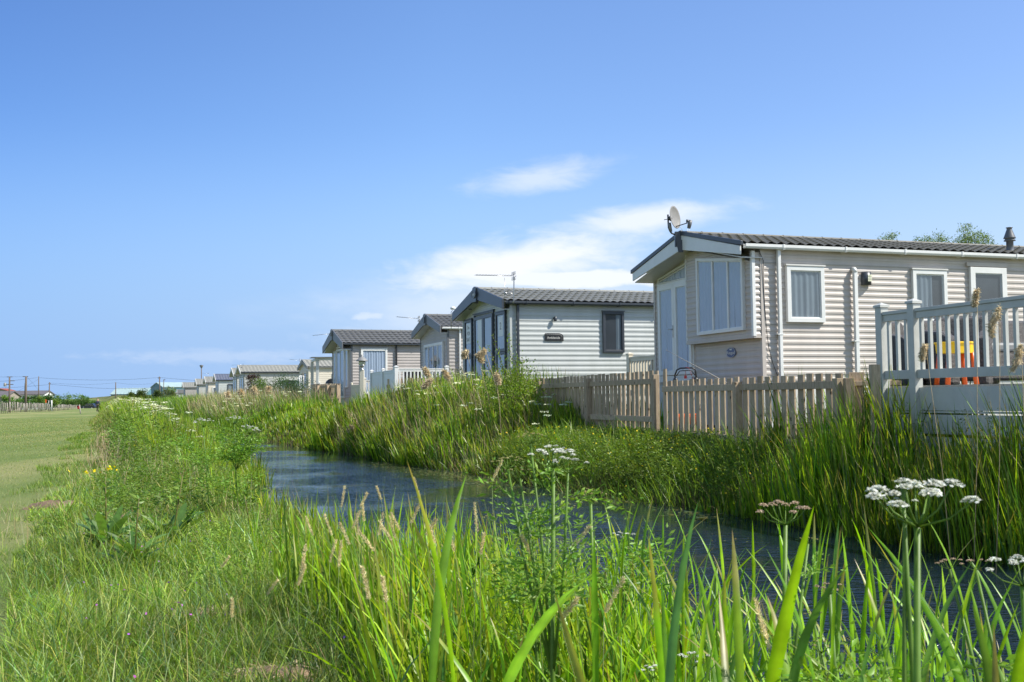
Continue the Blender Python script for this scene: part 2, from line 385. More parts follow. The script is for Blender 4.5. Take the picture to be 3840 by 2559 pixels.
def terrain(s, t):
    s = np.asarray(s, float); t = np.asarray(t, float)
    zf = Zf(t); L = zf + (-.5 - zf) * sm((s - nw(t) + .55) / 1.0)
    Rr = -.5 + 1.12 * sm((s - fw(t) + 1.15) / 2.7) + .15 * sm((s - fw(t) - 1.8) / 2.)
    Rr = Rr + np.where(t > 340, 3.0 * sm((t - 372) / 35), 0)
    bump = .035 * np.sin(s * 2.1 + t * .7) * np.sin(t * 1.3 - s * .9) * sm((s - fb(t) + 1) / 1.5)
    return np.maximum(L, Rr) + bump
def zat(x, y): s, t = toST(x, y); return float(terrain(s, t))

# ground sheet
S_ = np.concatenate([-np.geomspace(3000, 9, 60), np.arange(-8.8, 14, .2), np.geomspace(14.2, 3000, 60)])
T_ = np.concatenate([np.linspace(-900, -12, 14), np.arange(-10, 60, .5), np.geomspace(60.5, 5000, 90)])
SS, TT = np.meshgrid(S_, T_); XX, YY = toXY(SS, TT); ZZ = terrain(SS, TT)
nS, nT = len(S_), len(T_); ii = np.arange(nS * nT).reshape(nT, nS)
gf = np.stack([ii[:-1, :-1], ii[:-1, 1:], ii[1:, 1:], ii[1:, :-1]], -1).reshape(-1, 4)
mown = 1 - sm((SS - fb(TT) + .02) / .4)                        # 1 on the mown field, 0 on rough ground
mown = np.maximum(mown, sm((SS - 11) / 2) * .55)
cc = np.stack([mown, (TT > 345) * 1., 0 * mown], -1).reshape(-1, 3)
gm, gt, gb = newmat('ground_earth_and_turf'); N = gt.nodes; Lk = gt.links
at = N.new('ShaderNodeAttribute'); at.attribute_name = 'Col'; sx = N.new('ShaderNodeSeparateColor'); Lk.new(at.outputs['Color'], sx.inputs[0])
geo = N.new('ShaderNodeNewGeometry')
def noise(scale, detail=5, rough=.6, stretch=None):
    n = N.new('ShaderNodeTexNoise'); n.inputs['Scale'].default_value = scale; n.inputs['Detail'].default_value = detail; n.inputs['Roughness'].default_value = rough
    mp = N.new('ShaderNodeMapping'); Lk.new(geo.outputs['Position'], mp.inputs[0]); mp.inputs['Rotation'].default_value = (0, 0, R(-24.2))
    if stretch: mp.inputs['Scale'].default_value = stretch
    Lk.new(mp.outputs[0], n.inputs['Vector']); return n.outputs[0]
def rng(v, a, b):
    n = N.new('ShaderNodeMapRange'); n.inputs[1].default_value = a; n.inputs[2].default_value = b; Lk.new(v, n.inputs[0]); return n.outputs[0]
def mixc(f, a, b):
    n = N.new('ShaderNodeMix'); n.data_type = 'RGBA'
    for k, v in ((6, a), (7, b)):
        if isinstance(v, tuple): n.inputs[k].default_value = (*v, 1)
        else: Lk.new(v, n.inputs[k])
    Lk.new(f, n.inputs[0]); return n.outputs[2]
g1 = mixc(rng(noise(.55, 6, .65, (1, .35, 1)), .38, .62), (.085, .145, .034), (.185, .215, .075))
g2 = mixc(rng(noise(.13, 4, .6, (1, .22, 1)), .47, .62), g1, (.37, .32, .16))
g3 = mixc(rng(noise(28, 5, .7), .35, .7), g2, (.16, .20, .065))
soil = mixc(rng(noise(3, 6), .35, .65), (.040, .040, .020), (.085, .075, .040))
gcol = mixc(sx.outputs[0], soil, g3)
Lk.new(gcol, gb.inputs['Base Color']); gb.inputs['Roughness'].default_value = .95; gb.inputs['Specular IOR Level'].default_value = .1
bp = N.new('ShaderNodeBump'); bp.inputs['Strength'].default_value = .8; bp.inputs['Distance'].default_value = .03; Lk.new(noise(45, 6, .7), bp.inputs['Height']); Lk.new(bp.outputs[0], gb.inputs['Normal'])
ground = npmesh('ground', np.stack([XX, YY, ZZ], -1).reshape(-1, 3), [gf], gm, cc, smooth=True); tag(ground, kind='structure')

# water in the ditch
wm, wt, wb = newmat('ditch_water'); N = wt.nodes; Lk = wt.links
wb.inputs['Base Color'].default_value = (.008, .016, .024, 1); wb.inputs['Roughness'].default_value = .035; wb.inputs['IOR'].default_value = 1.33
geo = N.new('ShaderNodeNewGeometry')
mp = N.new('ShaderNodeMapping'); mp.inputs['Rotation'].default_value = (0, 0, R(-32)); mp.inputs['Scale'].default_value = (4.5, 13, 1); Lk.new(geo.outputs['Position'], mp.inputs[0])
wn1 = N.new('ShaderNodeTexNoise'); wn1.inputs['Scale'].default_value = 1.0; wn1.inputs['Detail'].default_value = 3; wn1.inputs['Distortion'].default_value = .8; Lk.new(mp.outputs[0], wn1.inputs['Vector'])
wn2 = N.new('ShaderNodeTexNoise'); wn2.inputs['Scale'].default_value = .55; wn2.inputs['Detail'].default_value = 2; Lk.new(geo.outputs['Position'], wn2.inputs['Vector'])
pr = N.new('ShaderNodeMapRange'); pr.inputs[1].default_value = .40; pr.inputs[2].default_value = .60; pr.inputs[3].default_value = .10; Lk.new(wn2.outputs[0], pr.inputs[0])
bp = N.new('ShaderNodeBump'); bp.inputs['Distance'].default_value = .055; 
dt = N.new('ShaderNodeVectorMath'); dt.operation = 'DOT_PRODUCT'; Lk.new(geo.outputs['Position'], dt.inputs[0]); dt.inputs[1].default_value = (.912, .41, 0)   # calmer water in the lee of the far bank
sh = N.new('ShaderNodeMapRange'); sh.interpolation_type = 'SMOOTHSTEP'; sh.inputs[1].default_value = 4.9; sh.inputs[2].default_value = 7.0; sh.inputs[3].default_value = 1.0; sh.inputs[4].default_value = .05; Lk.new(dt.outputs['Value'], sh.inputs[0])
ml = N.new('ShaderNodeMath'); ml.operation = 'MULTIPLY'; Lk.new(pr.outputs[0], ml.inputs[0]); Lk.new(sh.outputs[0], ml.inputs[1]); Lk.new(ml.outputs[0], bp.inputs['Strength']); Lk.new(wn1.outputs[0], bp.inputs['Height']); Lk.new(bp.outputs[0], wb.inputs['Normal'])
b_ = MB(); tv = list(np.linspace(-14, 118, 40))
vs = [(*toXY(float(nw(t_)) - .7, t_), 0) for t_ in tv] + [(*toXY(float(fw(t_)) + 1.1, t_), 0) for t_ in tv]
b_.add(vs, [(i, i + 40, i + 41, i + 1) for i in range(39)])
water = b_.build('water', wm); tag(water, kind='structure')

# ------------------------------------------------------------------ static homes
TL = lambda a, z, o: (a, -o, z)          # long wall: y = 0, faces -y
TG = lambda a, z, o: (-o, a, z)          # gable wall: x = 0, faces -x
def siding(mb, T, lo, hi, z0, z1, pitch, o0=.0, d=.013, lod=0):
    """horizontal lap boards; lo(z), hi(z) give the side limits"""
    n = max(1, round((z1 - z0) / pitch)); p = (z1 - z0) / n
    prof = [(0, d), (.34, d), (.56, .15 * d), (.97, .15 * d)] if lod == 0 else [(0, d), (.45, d), (.97, .0)]
    pts = []
    for k in range(n):
        for f, o in prof: pts.append((z0 + (k + f) * p, o + o0))
    pts.append((z1, prof[0][1] + o0))
    vs = []
    for z, o in pts: vs += [T(lo(z), z, o), T(hi(z), z, o)]
    mb.add(vs, [(2 * i, 2 * i + 1, 2 * i + 3, 2 * i + 2) for i in range(len(pts) - 1)])
def rect(a0, a1, z0, z1): return [(a0, z0), (a1, z0), (a1, z1), (a0, z1)]
def inset(poly, d):
    n = len(poly); out = []
    ar = sum(poly[i][0] * poly[(i + 1) % n][1] - poly[(i + 1) % n][0] * poly[i][1] for i in range(n))
    sg = 1 if ar > 0 else -1
    L = []
    for i in range(n):
        p, q = Vector(poly[i]), Vector(poly[(i + 1) % n]); e = (q - p).normalized(); nn = Vector((-e.y, e.x)) * sg
        L.append((p + nn * d, e))
    for i in range(n):
        p1, e1 = L[i - 1]; p2, e2 = L[i]
        den = e1.x * e2.y - e1.y * e2.x
        if abs(den) < 1e-6: out.append(tuple(p2)); continue
        k = ((p2 - p1).x * e2.y - (p2 - p1).y * e2.x) / den; out.append(tuple(p1 + e1 * k))
    return out
def clip_top(poly, a):
    """highest z of the polygon at side position a"""
    zs = []
    n = len(poly)
    for i in range(n):
        (a0, z0), (a1, z1) = poly[i], poly[(i + 1) % n]
        if min(a0, a1) - 1e-6 <= a <= max(a0, a1) + 1e-6 and abs(a1 - a0) > 1e-6: zs.append(z0 + (z1 - z0) * (a - a0) / (a1 - a0))
    return max(zs) if zs else max(z for _, z in poly)
def window(root, T, poly, name='window', fr='white', fw_=.06, splits=(), curtain='full', glass='glass', off=.016, proud=.05, label=None, head=None, seg=40, hd=None):
    """a framed window: frame ring (> pane, curtain); splits are vertical mullions"""
    f = MB(); inn = inset(poly, fw_)
    f.ring(poly, inn, off - .012, off + proud, T); f.ring(inset(poly, fw_ * .98), inset(poly, fw_ + .018), off, off + proud - .022, T)
    for s_ in splits:
        tz = clip_top(inn, s_); bz = min(z for _, z in inn)
        f.prism([(s_ - fw_ * .42, bz), (s_ + fw_ * .42, bz), (s_ + fw_ * .42, tz), (s_ - fw_ * .42, tz)], off + .001, off + proud - .004, T)
    f.m = 1; f.add([T(a, z, off + .0015) for a, z in inn], [tuple(range(len(inn)))])
    fo = f.build(name, [M[fr], M['interior']], root, bevel=.004)
    if label: fo['label'] = label
    if head:
        h = MB(); a0 = min(a for a, _ in poly); a1 = max(a for a, _ in poly); zt = max(z for _, z in poly)
        h.prism(rect(a0 - .02, a1 + .02, zt + .004, zt + .03), .0, off + proud + .012, T); h.build('head_trim', M[head], fo)
    g = MB(); i2 = inset(poly, fw_ + .004); g.add([T(a, z, off + proud * .55) for a, z in i2], [tuple(range(len(i2)))]); g.build('pane', M[glass], fo)
    if curtain:
        c = MB(); c.smooth = True; a0 = min(a for a, _ in inn) + .01; a1 = max(a for a, _ in inn) - .01; z0 = min(z for _, z in inn) + .005
        spans = {'full': [(a0, a1)], 'left': [(a0, a0 + .42 * (a1 - a0))], 'right': [(a0 + .68 * (a1 - a0), a1)], 'sides': [(a0, a0 + .24 * (a1 - a0)), (a1 - .2 * (a1 - a0), a1)],
                 'half': [(a0, a0 + .60 * (a1 - a0))]}[curtain]
        for u0, u1 in spans:
            n = max(6, int(seg * (u1 - u0) / .6)); ph = random.random() * 6; vs = []
            for k in range(n + 1):
                a = u0 + (u1 - u0) * k / n; w_ = .009 * math.sin(k * .85 + ph) + .006 * math.sin(k * .37 + ph * 2)
                tz = clip_top(inn, a) - .005
                vs += [T(a, z0, off + .014 + w_), T(a, tz, off + .014 + w_ * .7)]
            c.add(vs, [(2 * k, 2 * k + 2, 2 * k + 3, 2 * k + 1) for k in range(n)])
        c.build('curtain', M['curtain' if curtain != 'sides' and glass != 'glassdark' else 'curtain2'], fo, recalc=False)
    return fo
def tiles(x0, x1, yE, zE, yR, zR, rows, pitch, n=8, amp=.017, step=.022):
    """one roof slope of wavy interlocking tiles (numpy grid)"""
    nx = int((x1 - x0) / pitch * n) + 1; xs = np.linspace(x0, x1, nx)
    L = math.hypot(yR - yE, zR - zE); sy, sz = (yR - yE) / L, (zR - zE) / L; ny_, nz_ = -sz * np.sign(yR - yE), abs(sy)
    us = []; hs = []
    for r_ in range(rows):
        for f, h in ((0, 1), (.5, .55), (.995, .02)): us.append((r_ + f) / rows * L); hs.append(h)
    us = np.array(us); hs = np.array(hs)
    ph = (xs - x0) / pitch * 2 * math.pi
    wv = (np.sin(ph) + .28 * np.sin(2 * ph + .6)) * amp
    U = us[:, None] - hs[:, None] * np.maximum(wv, 0)[None] * .9; H = hs[:, None] * step + wv[None] * (.45 + .55 * hs[:, None]) + .02
    X = np.broadcast_to(xs, U.shape)
    V = np.stack([X, yE + U * sy + H * ny_, zE + U * sz + H * nz_], -1).reshape(-1, 3)
    i = np.arange(V.shape[0]).reshape(len(us), nx)
    F = np.stack([i[:-1, :-1], i[:-1, 1:], i[1:, 1:], i[1:, :-1]], -1).reshape(-1, 4)
    return V, F
def home(origin, zfloor, rot, w, L, label, wall='cream', roof='tile_grey', trim='white', gut='white', fascia='anth', over=.45, rise=.475, eave=2.19, cat='static caravan',
         pitch=.105, lod=0, soffit='offwhite', side_ov=.10, fdepth=.26, tile=.19, skirt='offwhite', fstyle='plain', group='static caravans in a row along the ditch', longtop=None):
    x, y = origin; zg = zat(x, y) - .05
    rt = empty('static_caravan', (x, y, zg), rot, label, cat, group)
    f0 = zfloor - zg
    T_L = lambda a, z, o: (a, -o, z + f0); T_G = lambda a, z, o: (-o, a, z + f0)
    zr = lambda yy: eave + rise * (1 - abs(yy - w / 2) / (w / 2 + side_ov)) - rise * side_ov / (w / 2 + side_ov) * 0
    sl = rise / (w / 2 + side_ov)
    topz = lambda yy: eave + sl * (w / 2 + side_ov - abs(yy - w / 2))
    # cladding
    m = MB(); z1 = eave + sl * side_ov - .01
    siding(m, T_L, lambda z: 0, lambda z: L, -.10, z1, pitch, d=.010, lod=lod)
    siding(m, T_G, lambda z: 0, lambda z: w, -.10, z1, pitch, d=(.010, .02, .045)[lod], lod=lod)
    if over < 3:
        lim = lambda z: max(0., (z - z1) / sl)
        siding(m, T_G, lambda z: min(lim(z), w / 2), lambda z: max(w - lim(z), w / 2), z1, topz(w / 2) - .02, pitch, lod=lod)
    m.box((.03, .03, f0 - .1), (L - .03, w, f0 + z1))
    m.build('cladding', M[wall], rt, recalc=False)
    # skirting below the floor
    k = MB(); k.box((.02, .02, 0), (L - .02, w - .02, f0 - .105))
    if lod == 0:
        for xx in np.arange(.5, L, .6): k.box((xx, .006, .05), (xx + .02, .02, f0 - .115))
    k.build('skirting', M[skirt], rt)
    if lod < 2:
        for T, a in ((T_L, 0.0),):
            c = MB(); c.prism([(-.022, -.10), (.05, -.10), (.05, z1), (-.022, z1)], -.001, .024, T_L); c.prism([(-.001, -.10), (.05, -.10), (.05, z1), (-.001, z1)], -.001, .0225, T_G)
            c.build('corner_trim', M[trim if trim != 'same' else wall], rt)
        c = MB(); c.prism([(w - .04, -.10), (w + .02, -.10), (w + .02, z1), (w - .04, z1)], -.001, .023, T_G); c.build('corner_trim', M[trim if trim != 'same' else wall], rt)
    # roof
    n = {0: 9, 1: 6, 2: 4}[lod]; rows = 6 if lod < 2 else 5
    V1, F1 = tiles(-over - .01, L, -side_ov, eave, w / 2, eave + rise, rows, tile, n); V2, F2 = tiles(-over - .01, L, w + side_ov, eave, w / 2, eave + rise, rows, tile, n)
    V = np.concatenate([V1, V2]); V[:, 2] += f0
    ro = npmesh('roof', V, [F1, F2 + len(V1)], M[roof], None, rt, smooth=(lod > 0))
    if lod == 0:
        for p_ in ro.data.polygons: p_.use_smooth = False
    r2 = MB(); T = lambda a, z, o: (-o, a, z + f0)
    r2.prism([(-side_ov + .01, eave - .012), (w / 2, eave + rise - .012), (w + side_ov - .01, eave - .012), (w + side_ov - .01, eave - .002), (w / 2, eave + rise + .006), (-side_ov + .01, eave - .002)], over - .02, -L, T)
    r2.build('roof_deck', M[soffit], rt)
    rc = MB(); rp = [(w / 2 - .10, eave + rise - .005), (w / 2 - .04, eave + rise + .052), (w / 2 + .04, eave + rise + .052), (w / 2 + .10, eave + rise - .005)]
    if lod == 0:
        xx = -over - .015
        while xx < L: rc.prism(rp, -xx, -min(xx + .44, L), T); rc.prism([(a, z + .008) for a, z in rp], -xx, -xx - .02, T); xx += .4415
    else: rc.prism(rp, over + .015, -L, T)
    rc.build('ridge_cap', M[roof], ro)
    # bargeboards
    e0, ap = -side_ov - .05, w / 2
    def barge(yE, name_, mt, top, dep_e, dep_a, o0, o1, lab=None):
        bb = MB(); zz = eave - sl * .05
        bb.prism([(yE, zz + top - dep_e), (ap, eave + rise + top - dep_a), (ap, eave + rise + top), (yE, zz + top)], o0, o1, T)
        return bb.build(name_, mt, rt, bevel=.004 if lod == 0 else 0)
    for yE in (e0, w + side_ov + .05):
        barge(yE, 'bargeboard', M[fascia], .055, .075 if fstyle == 'white' else fdepth * .72, .08 if fstyle == 'white' else fdepth, over - .03, over + .02)
        if fstyle == 'white': barge(yE + (.06 if yE < 0 else -.06), 'fascia', M['white'], -.022, .15, .28, over - .025, over + .004)
    if fstyle != 'white':
        bb = MB(); bb.prism([(ap - .17, eave + rise - fdepth - .02), (ap + .17, eave + rise - fdepth - .02), (ap + .15, eave + rise + .022), (ap, eave + rise + .06), (ap - .15, eave + rise + .022)], over - .035, over + .05, T); bb.build('apex_cover', M[fascia], rt, bevel=.006)
    # soffit below the gable overhang
    so = MB(); zs = lambda yy: topz(yy) - (.28 if fstyle == 'white' else fdepth * .8)
    so.prism([(0 - .05, zs(0) + .03), (ap, zs(ap) + .03), (w + .05, zs(w) + .03), (w + .05, zs(w) + .045), (ap, zs(ap) + .045), (-.05, zs(0) + .045)], over - .03, .0, T)
    so.build('soffit', M[soffit], rt)
    # gutter and brackets
    gu = MB(); gp = [(-side_ov - .055, eave - .045), (-side_ov - .04, eave - .075), (-side_ov + .03, eave - .075), (-side_ov + .045, eave - .045), (-side_ov + .045, eave + .0), (-side_ov + .035, eave + .0), (-side_ov + .03, eave - .06), (-side_ov - .035, eave - .06), (-side_ov - .046, eave + .002), (-side_ov - .055, eave + .002)]
    gu.prism(gp, over - .08, -L, T); go = gu.build('gutter', M[gut], rt)
    if lod < 2:
        xx = .35
        while xx < L:
            gb_ = MB(); gb_.prism([(-side_ov - .064, eave - .05), (-side_ov - .05, eave - .086), (0, eave - .086), (0, eave + .006), (-side_ov - .064, eave + .010)], -xx, -xx - .035, T)
            gb_.build('gutter_bracket', M[gut], go); xx += 1.25
    rt['f0'] = f0
    return rt, f0, T_L, T_G, topz
def downpipe(root, T, a, z0, z1, mt, lod=0, off=.06, wd=.03):
    d = MB(); d.prism([(a - wd, z0), (a + wd, z0), (a + wd, z1), (a - wd, z1)], off - .025, off + .035, T)
    o = d.build('downpipe', M[mt], root, bevel=.006 if lod == 0 else 0)
    if lod < 2:
        c = MB(); c.prism(rect(a - wd - .03, a + wd + .03, (z0 + z1) * .42, (z0 + z1) * .42 + .02), .0, off + .04, T); c.build('pipe_clip', M[mt], o)
    return o
def text(body, size, mt, parent, loc, rot, name='lettering', ext=.0015, align='CENTER', bold=0):
    cu = bpy.data.curves.new(name, 'FONT'); cu.body = body; cu.size = size; cu.extrude = ext; cu.align_x = align; cu.align_y = 'CENTER'; cu.offset = bold
    tmp = bpy.data.objects.new('tmp', cu); COL.objects.link(tmp); bpy.context.view_layer.update(); me = bpy.data.meshes.new_from_object(tmp.evaluated_get(bpy.context.evaluated_depsgraph_get())); bpy.data.objects.remove(tmp); bpy.data.curves.remove(cu)
    me.name = name; me.materials.clear(); me.materials.append(M[mt]); o = bpy.data.objects.new(name, me); COL.objects.link(o); o.parent = parent; o.location = loc; o.rotation_euler = rot
    return o
RL = (R(90), 0, 0); RG = (R(90), 0, R(-90))     # text on the long wall / on the gable wall

TH = R(19.2)
# ---- home 1: cream, nearest
h1, f0, L_, G_, top1 = home((4.233, 18.0), 1.676, R(19.02), 3.98, 11.0, 'cream clad static caravan nearest the camera, with white fascia and a glazed bay front', 'cream', 'tile_brown', 'cream', 'white', 'anth', .45, fstyle='white', pitch=.1045, soffit='offwhite', eave=2.20)
root = h1
# projecting bay with raked window
b = MB(); bw = 2.33; BO = .16
TB = lambda a, z, o: G_(a, z, o + BO)
zt = lambda a: top1(a) - .30
siding(b, TB, lambda z: .02, lambda z: bw, .66, zt(0) - .0, .1045)
siding(b, TB, lambda z: max(.02, (z - zt(0)) / ((zt(1) - zt(0)))), lambda z: bw, zt(0), zt(1.95), .1045)
b.box((-BO, .001, f0 + .66), (-.0, bw, f0 + zt(0)))
siding(b, lambda a, z, o: (a, -o - .002, z + f0), lambda z: -BO, lambda z: .0, .66, 2.08, .1045)
b.build('bay', M['cream'], root, recalc=False)
b = MB(); b.prism([(-.03, .655), (.03, .655), (.03, 2.1), (-.03, 2.1)], .0, .03, lambda a, z, o: (-BO - o, a, z + f0)); b.box((-BO - .029, -.031, f0 + .656), (-BO + .03, -.002, f0 + 2.099)); b.build('bay_corner_trim', M['white'], root)
b = MB(); b.prism(rect(-.02, bw + .01, .625, .657), -.0, BO + .02, G_); b.build('bay_sill', M['cream'], root)
b = MB(); b.prism(rect(bw - .02, bw + .035, .655, 2.42), .0, BO + .01, G_); b.build('bay_return', M['offwhite'], root)
bwin = [(.235, .77), (1.855, .77), (1.855, 2.205), (.235, 2.01)]
window(root, TB, bwin, fr='white', fw_=.055, splits=(.74, 1.27), curtain='full', label='three-light bay window with raked top')
# french doors with raked transom
def door_leaf(root, T, a0, a1, z0, z1, fr='white', fw_=.085, curtain='full', handle=None, name='door', off=.02, handle_mat='metal', glass='glass'):
    o = window(root, T, rect(a0, a1, z0, z1), name, fr, fw_, (), curtain, glass, off=off, proud=.045)
    if handle is not None:
        h = MB(); zz = z0 + (z1 - z0) * .48
        h.prism(rect(handle - .014, handle + .014, zz - .12, zz + .12), off + .046, off + .056, T); h.tube([T(handle, zz + .04, off + .05), T(handle, zz + .04, off + .09), T(handle + (.11 if handle < (a0 + a1) / 2 else -.11), zz + .04, off + .095)], .009, 6)
        h.build('handle', M[handle_mat], o)
    return o
fr_ = MB(); po = [(2.335, .02), (3.79, .02), (3.79, 2.03), (2.335, 2.27)]
fr_.ring(po, [(2.375, .06), (3.75, .06), (3.75, 1.995), (2.375, 2.225)], .0, .035, G_)
fr_.prism(rect(2.36, 3.77, 1.865, 1.915), .0, .034, G_); fr_.build('door_frame', M['white'], root)
door_leaf(root, G_, 3.06, 3.745, .07, 1.86, handle=3.10); door_leaf(root, G_, 2.38, 3.055, .07, 1.86)
window(root, G_, [(2.38, 1.92), (3.745, 1.92), (3.745, 1.975), (2.38, 2.20)], 'transom_window', fw_=.022, off=.012, proud=.02, curtain='full')
st = MB(); st.prism(rect(2.4, 3.75, -.06, .015), .0, .06, G_); st.build('door_sill', M['white'], root)
# long wall windows, door, pipes, light
window(root, L_, rect(.470, 1.222, .895, 1.858), fr='white', fw_=.075, curtain='full', glass='glassdark', head='offwhite')
window(root, L_, rect(3.08, 3.83, .895, 1.865), fr='white', fw_=.075, curtain='half', glass='glassdark', head='offwhite')
door_leaf(root, L_, 4.36, 5.19, .03, 1.95, fw_=.11, curtain=None, handle=None, glass='glassdark')
b = MB(); b.prism(rect(4.30, 5.24, 1.965, 2.035), 0, .05, L_); b.build('door_hood', M['cream'], root)
window(root, L_, rect(6.6, 7.4, .9, 1.86), fr='white', fw_=.075, curtain='left', glass='glassdark', head='offwhite')
for z_ in (.852, 1.905): b = MB(); b.prism(rect(.05, 10.9, z_, z_ + .007), .0, .0125, L_); b.build('cladding_seam', M['softgrey'], root)
downpipe(root, L_, .310, -.55, 2.16, 'white'); downpipe(root, L_, 1.835, -.45, 1.80, 'white', off=.075, wd=.035)
b = MB(); b.tube([L_(1.835, 1.78, .085), L_(1.835, 1.83, .07), L_(1.835, 1.835, .0)], .042, 10); b.build('pipe_elbow', M['white'], root)
la = MB(); la.smooth = True
n_ = 10; vs = []
for k in range(n_ + 1):
    t_ = math.pi * k / n_; vs += [L_(2.105 - .095 * math.cos(t_), 1.565, .02 + .09 * math.sin(t_)), L_(2.105 - .095 * math.cos(t_), 1.795, .02 + .09 * math.sin(t_))]
la.add(vs, [(2 * k, 2 * k + 2, 2 * k + 3, 2 * k + 1) for k in range(n_)] + [tuple(range(0, 2 * n_ + 2, 2)), tuple(range(1, 2 * n_ + 2, 2))])
lo = la.build('wall_light', M['anth'], root)
for i_ in range(3):
    for j_ in range(3):
        g = MB(); g.prism(rect(2.085 + i_ * .028, 2.108 + i_ * .028, 1.625 + j_ * .042, 1.66 + j_ * .042), .10, .113, L_)
        if i_ + j_ * 3 == 0: gm_ = g
        else: gm_.add(g.v, g.f)
gm_.build('lamp_glass', M['lamp_glass'], lo)
# blue round plaque
b = MB(); ci = [(1.0 + .165 * math.cos(2 * math.pi * k / 32), .42 + .092 * math.sin(2 * math.pi * k / 32)) for k in range(32)]
b.prism(ci, .014, .026, G_); pq = b.build('plaque', M['plaqueblue'], root)
b = MB(); b.ring([(1.0 + (a - 1) * .95, .42 + (z - .42) * .95) for a, z in ci], [(1.0 + (a - 1) * .91, .42 + (z - .42) * .91) for a, z in ci], .0255, .0275, G_); b.build('plaque_rim', M['offwhite'], pq)
o = text('Regal', .078, 'offwhite', pq, (-.028, 1.0, f0 + .415), RG); o.scale = (1.75, 1, 1)
b = MB()
for sx_, sz_, r_ in ((-.012, .006, .011), (.012, .006, .011), (-.010, -.008, .009), (.010, -.008, .009), (0, 0, .006)):
    b.prism([(1.0 + sx_ * 1.75 + 1.75 * r_ * math.cos(2 * math.pi * k / 10), .475 + sz_ + r_ * .8 * math.sin(2 * math.pi * k / 10)) for k in range(10)], .0255, .0278, G_)
b.build('emblem', M['offwhite'], pq)
# flue on the roof
b = MB(); fx, fy = 5.757, .42; fz = f0 + top1(.42) - .03
b.lathe([(.085, -.06), (.085, .03), (.065, .05), (.065, .33), (.105, .335), (.108, .35), (.085, .375), (.085, .395), (.112, .40), (.108, .42), (.085, .50), (.052, .62), (.045, .66), (.062, .665), (.062, .68), (.012, .69)], 24, (fx, fy, fz))
b.v = [(x_, y_, fz + (z_ - fz) * .76) for x_, y_, z_ in b.v]; b.build('flue', M['anth2'], root)
b = MB(); b.lathe([(.09, -.06), (.088, .06), (.06, .065)], 20, (fx, fy, fz)); b.build('flue_collar', M['offwhite'], root)
# cable looping down the wall from the dish
b = MB(); pts = [L_(-.28, 2.14, .06), L_(-.15, 2.135, .05), L_(-.05, 2.10, .04), L_(.03, 1.93, .04), L_(.02, 1.75, .035), L_(.03, 1.4, .03), L_(.05, 1.0, .03), L_(.07, .7, .03), L_(.10, .45, .03), L_(.17, .2, .03), L_(.26, -.02, .03), L_(.27, -.4, .03)]
b.tube(pts, .0055, 6); b.build('cable', M['black'], root)

# ---- home 2: pale green, anthracite trims
h2, f0, L_, G_, top2 = home((-.033, 26.0), 1.50, R(19.36), 3.97, 11.0, 'pale green static caravan with anthracite trims, doors and windows', 'sage', 'tile_grey', 'sage', 'anth', 'anth', .26, side_ov=.14, rise=.50, fdepth=.33, pitch=.125, tile=.195)
root = h2
def door_anth(a0, a1, hd): return door_leaf(root, G_, a0, a1, .02, 2.0, 'anth', .085, 'full', hd, handle_mat='black')
b = MB(); b.ring(rect(1.20, 2.86, -.02, 2.07), rect(1.235, 2.825, .015, 2.04), 0, .05, G_); b.prism(rect(1.16, 2.90, 2.075, 2.10), 0, .07, G_); b.build('door_frame', M['anth'], root)
dA = door_anth(2.03, 2.82, 2.07); dB = door_anth(1.24, 2.025, 1.99)
for (a0, a1) in ((.25, .985), (3.03, 3.70)):
    window(root, G_, rect(a0, a1, .985, 1.975), fr='anth', fw_=.06, curtain='full', head='anth'); window(root, G_, rect(a0 + .02, a1 - .02, .10, .975), fr='anth', fw_=.05, curtain='full')
# sale sheets taped inside the glass
def sheet(a, z, w_, h_, lines, size, parent):
    p = MB(); p.prism(rect(a - w_ / 2, a + w_ / 2, z - h_ / 2, z + h_ / 2), .044, .0455, G_); po = p.build('notice', M['white'], parent)
    for i, s_ in enumerate(lines): text(s_, size, 'softgrey', po, (-.047, a, f0 + z + (len(lines) - 1) * size * .55 - i * size * 1.1), RG)
sheet(3.365, 1.60, .42, .55, ["I'm", 'FOR', 'SALE'], .15, root)
sheet(.62, 1.62, .36, .5, ['2'], .26, root)
sheet(2.33, 1.45, .40, .95, [], .11, root)
window(root, L_, rect(2.445, 3.03, .94, 1.975), fr='anth', fw_=.062, curtain='right', glass='glassdark', head='anth2')
downpipe(root, L_, .17, -.5, 2.17, 'anth')
b = MB(); b.lathe([(.035, 0), (.04, .01), (.04, .10), (.03, .105)], 14, L_(1.15, 1.72, .075)); b.tube([L_(1.13, 1.79, .01), L_(1.13, 1.79, .06)], .02, 8); b.build('spotlight', M['anth'], root)
for yy in (2.9, 2.35, 1.6): b = MB(); b.lathe([(.05, 0), (.05, .02)], 12, (-.13, yy, f0 + top2(yy) - .255)); b.build('soffit_light', M['anth2'], root)
pl = [(.91, 1.23), (1.40, 1.23), (1.40, 1.33), (1.385, 1.375), (1.34, 1.405), (1.29, 1.42), (.925, 1.42), (.91, 1.405)]
pl = [(a - .02, z) for a, z in pl]
b = MB(); b.prism(pl, .014, .032, L_); np_ = b.build('name_plate', M['black'], root)
b = MB(); arc = [(.895, 1.385), (1.27, 1.385), (1.32, 1.372), (1.335, 1.34), (1.338, 1.235)]
b.tube([L_(a, z, .033) for a, z in arc], .003, 5); b.build('plate_line', M['offwhite'], np_)
text('Ambleside', .082, 'offwhite', np_, L_(1.115, 1.305, .033), RL)
text('ABI', .016, 'offwhite', np_, L_(.925, 1.402, .033), RL)
b = MB(); ce = (1.985, 2.19 + .50 - .155); ov = [(ce[0] + .19 * math.cos(2 * math.pi * k / 28), ce[1] + .095 * math.sin(2 * math.pi * k / 28)) for k in range(28)]
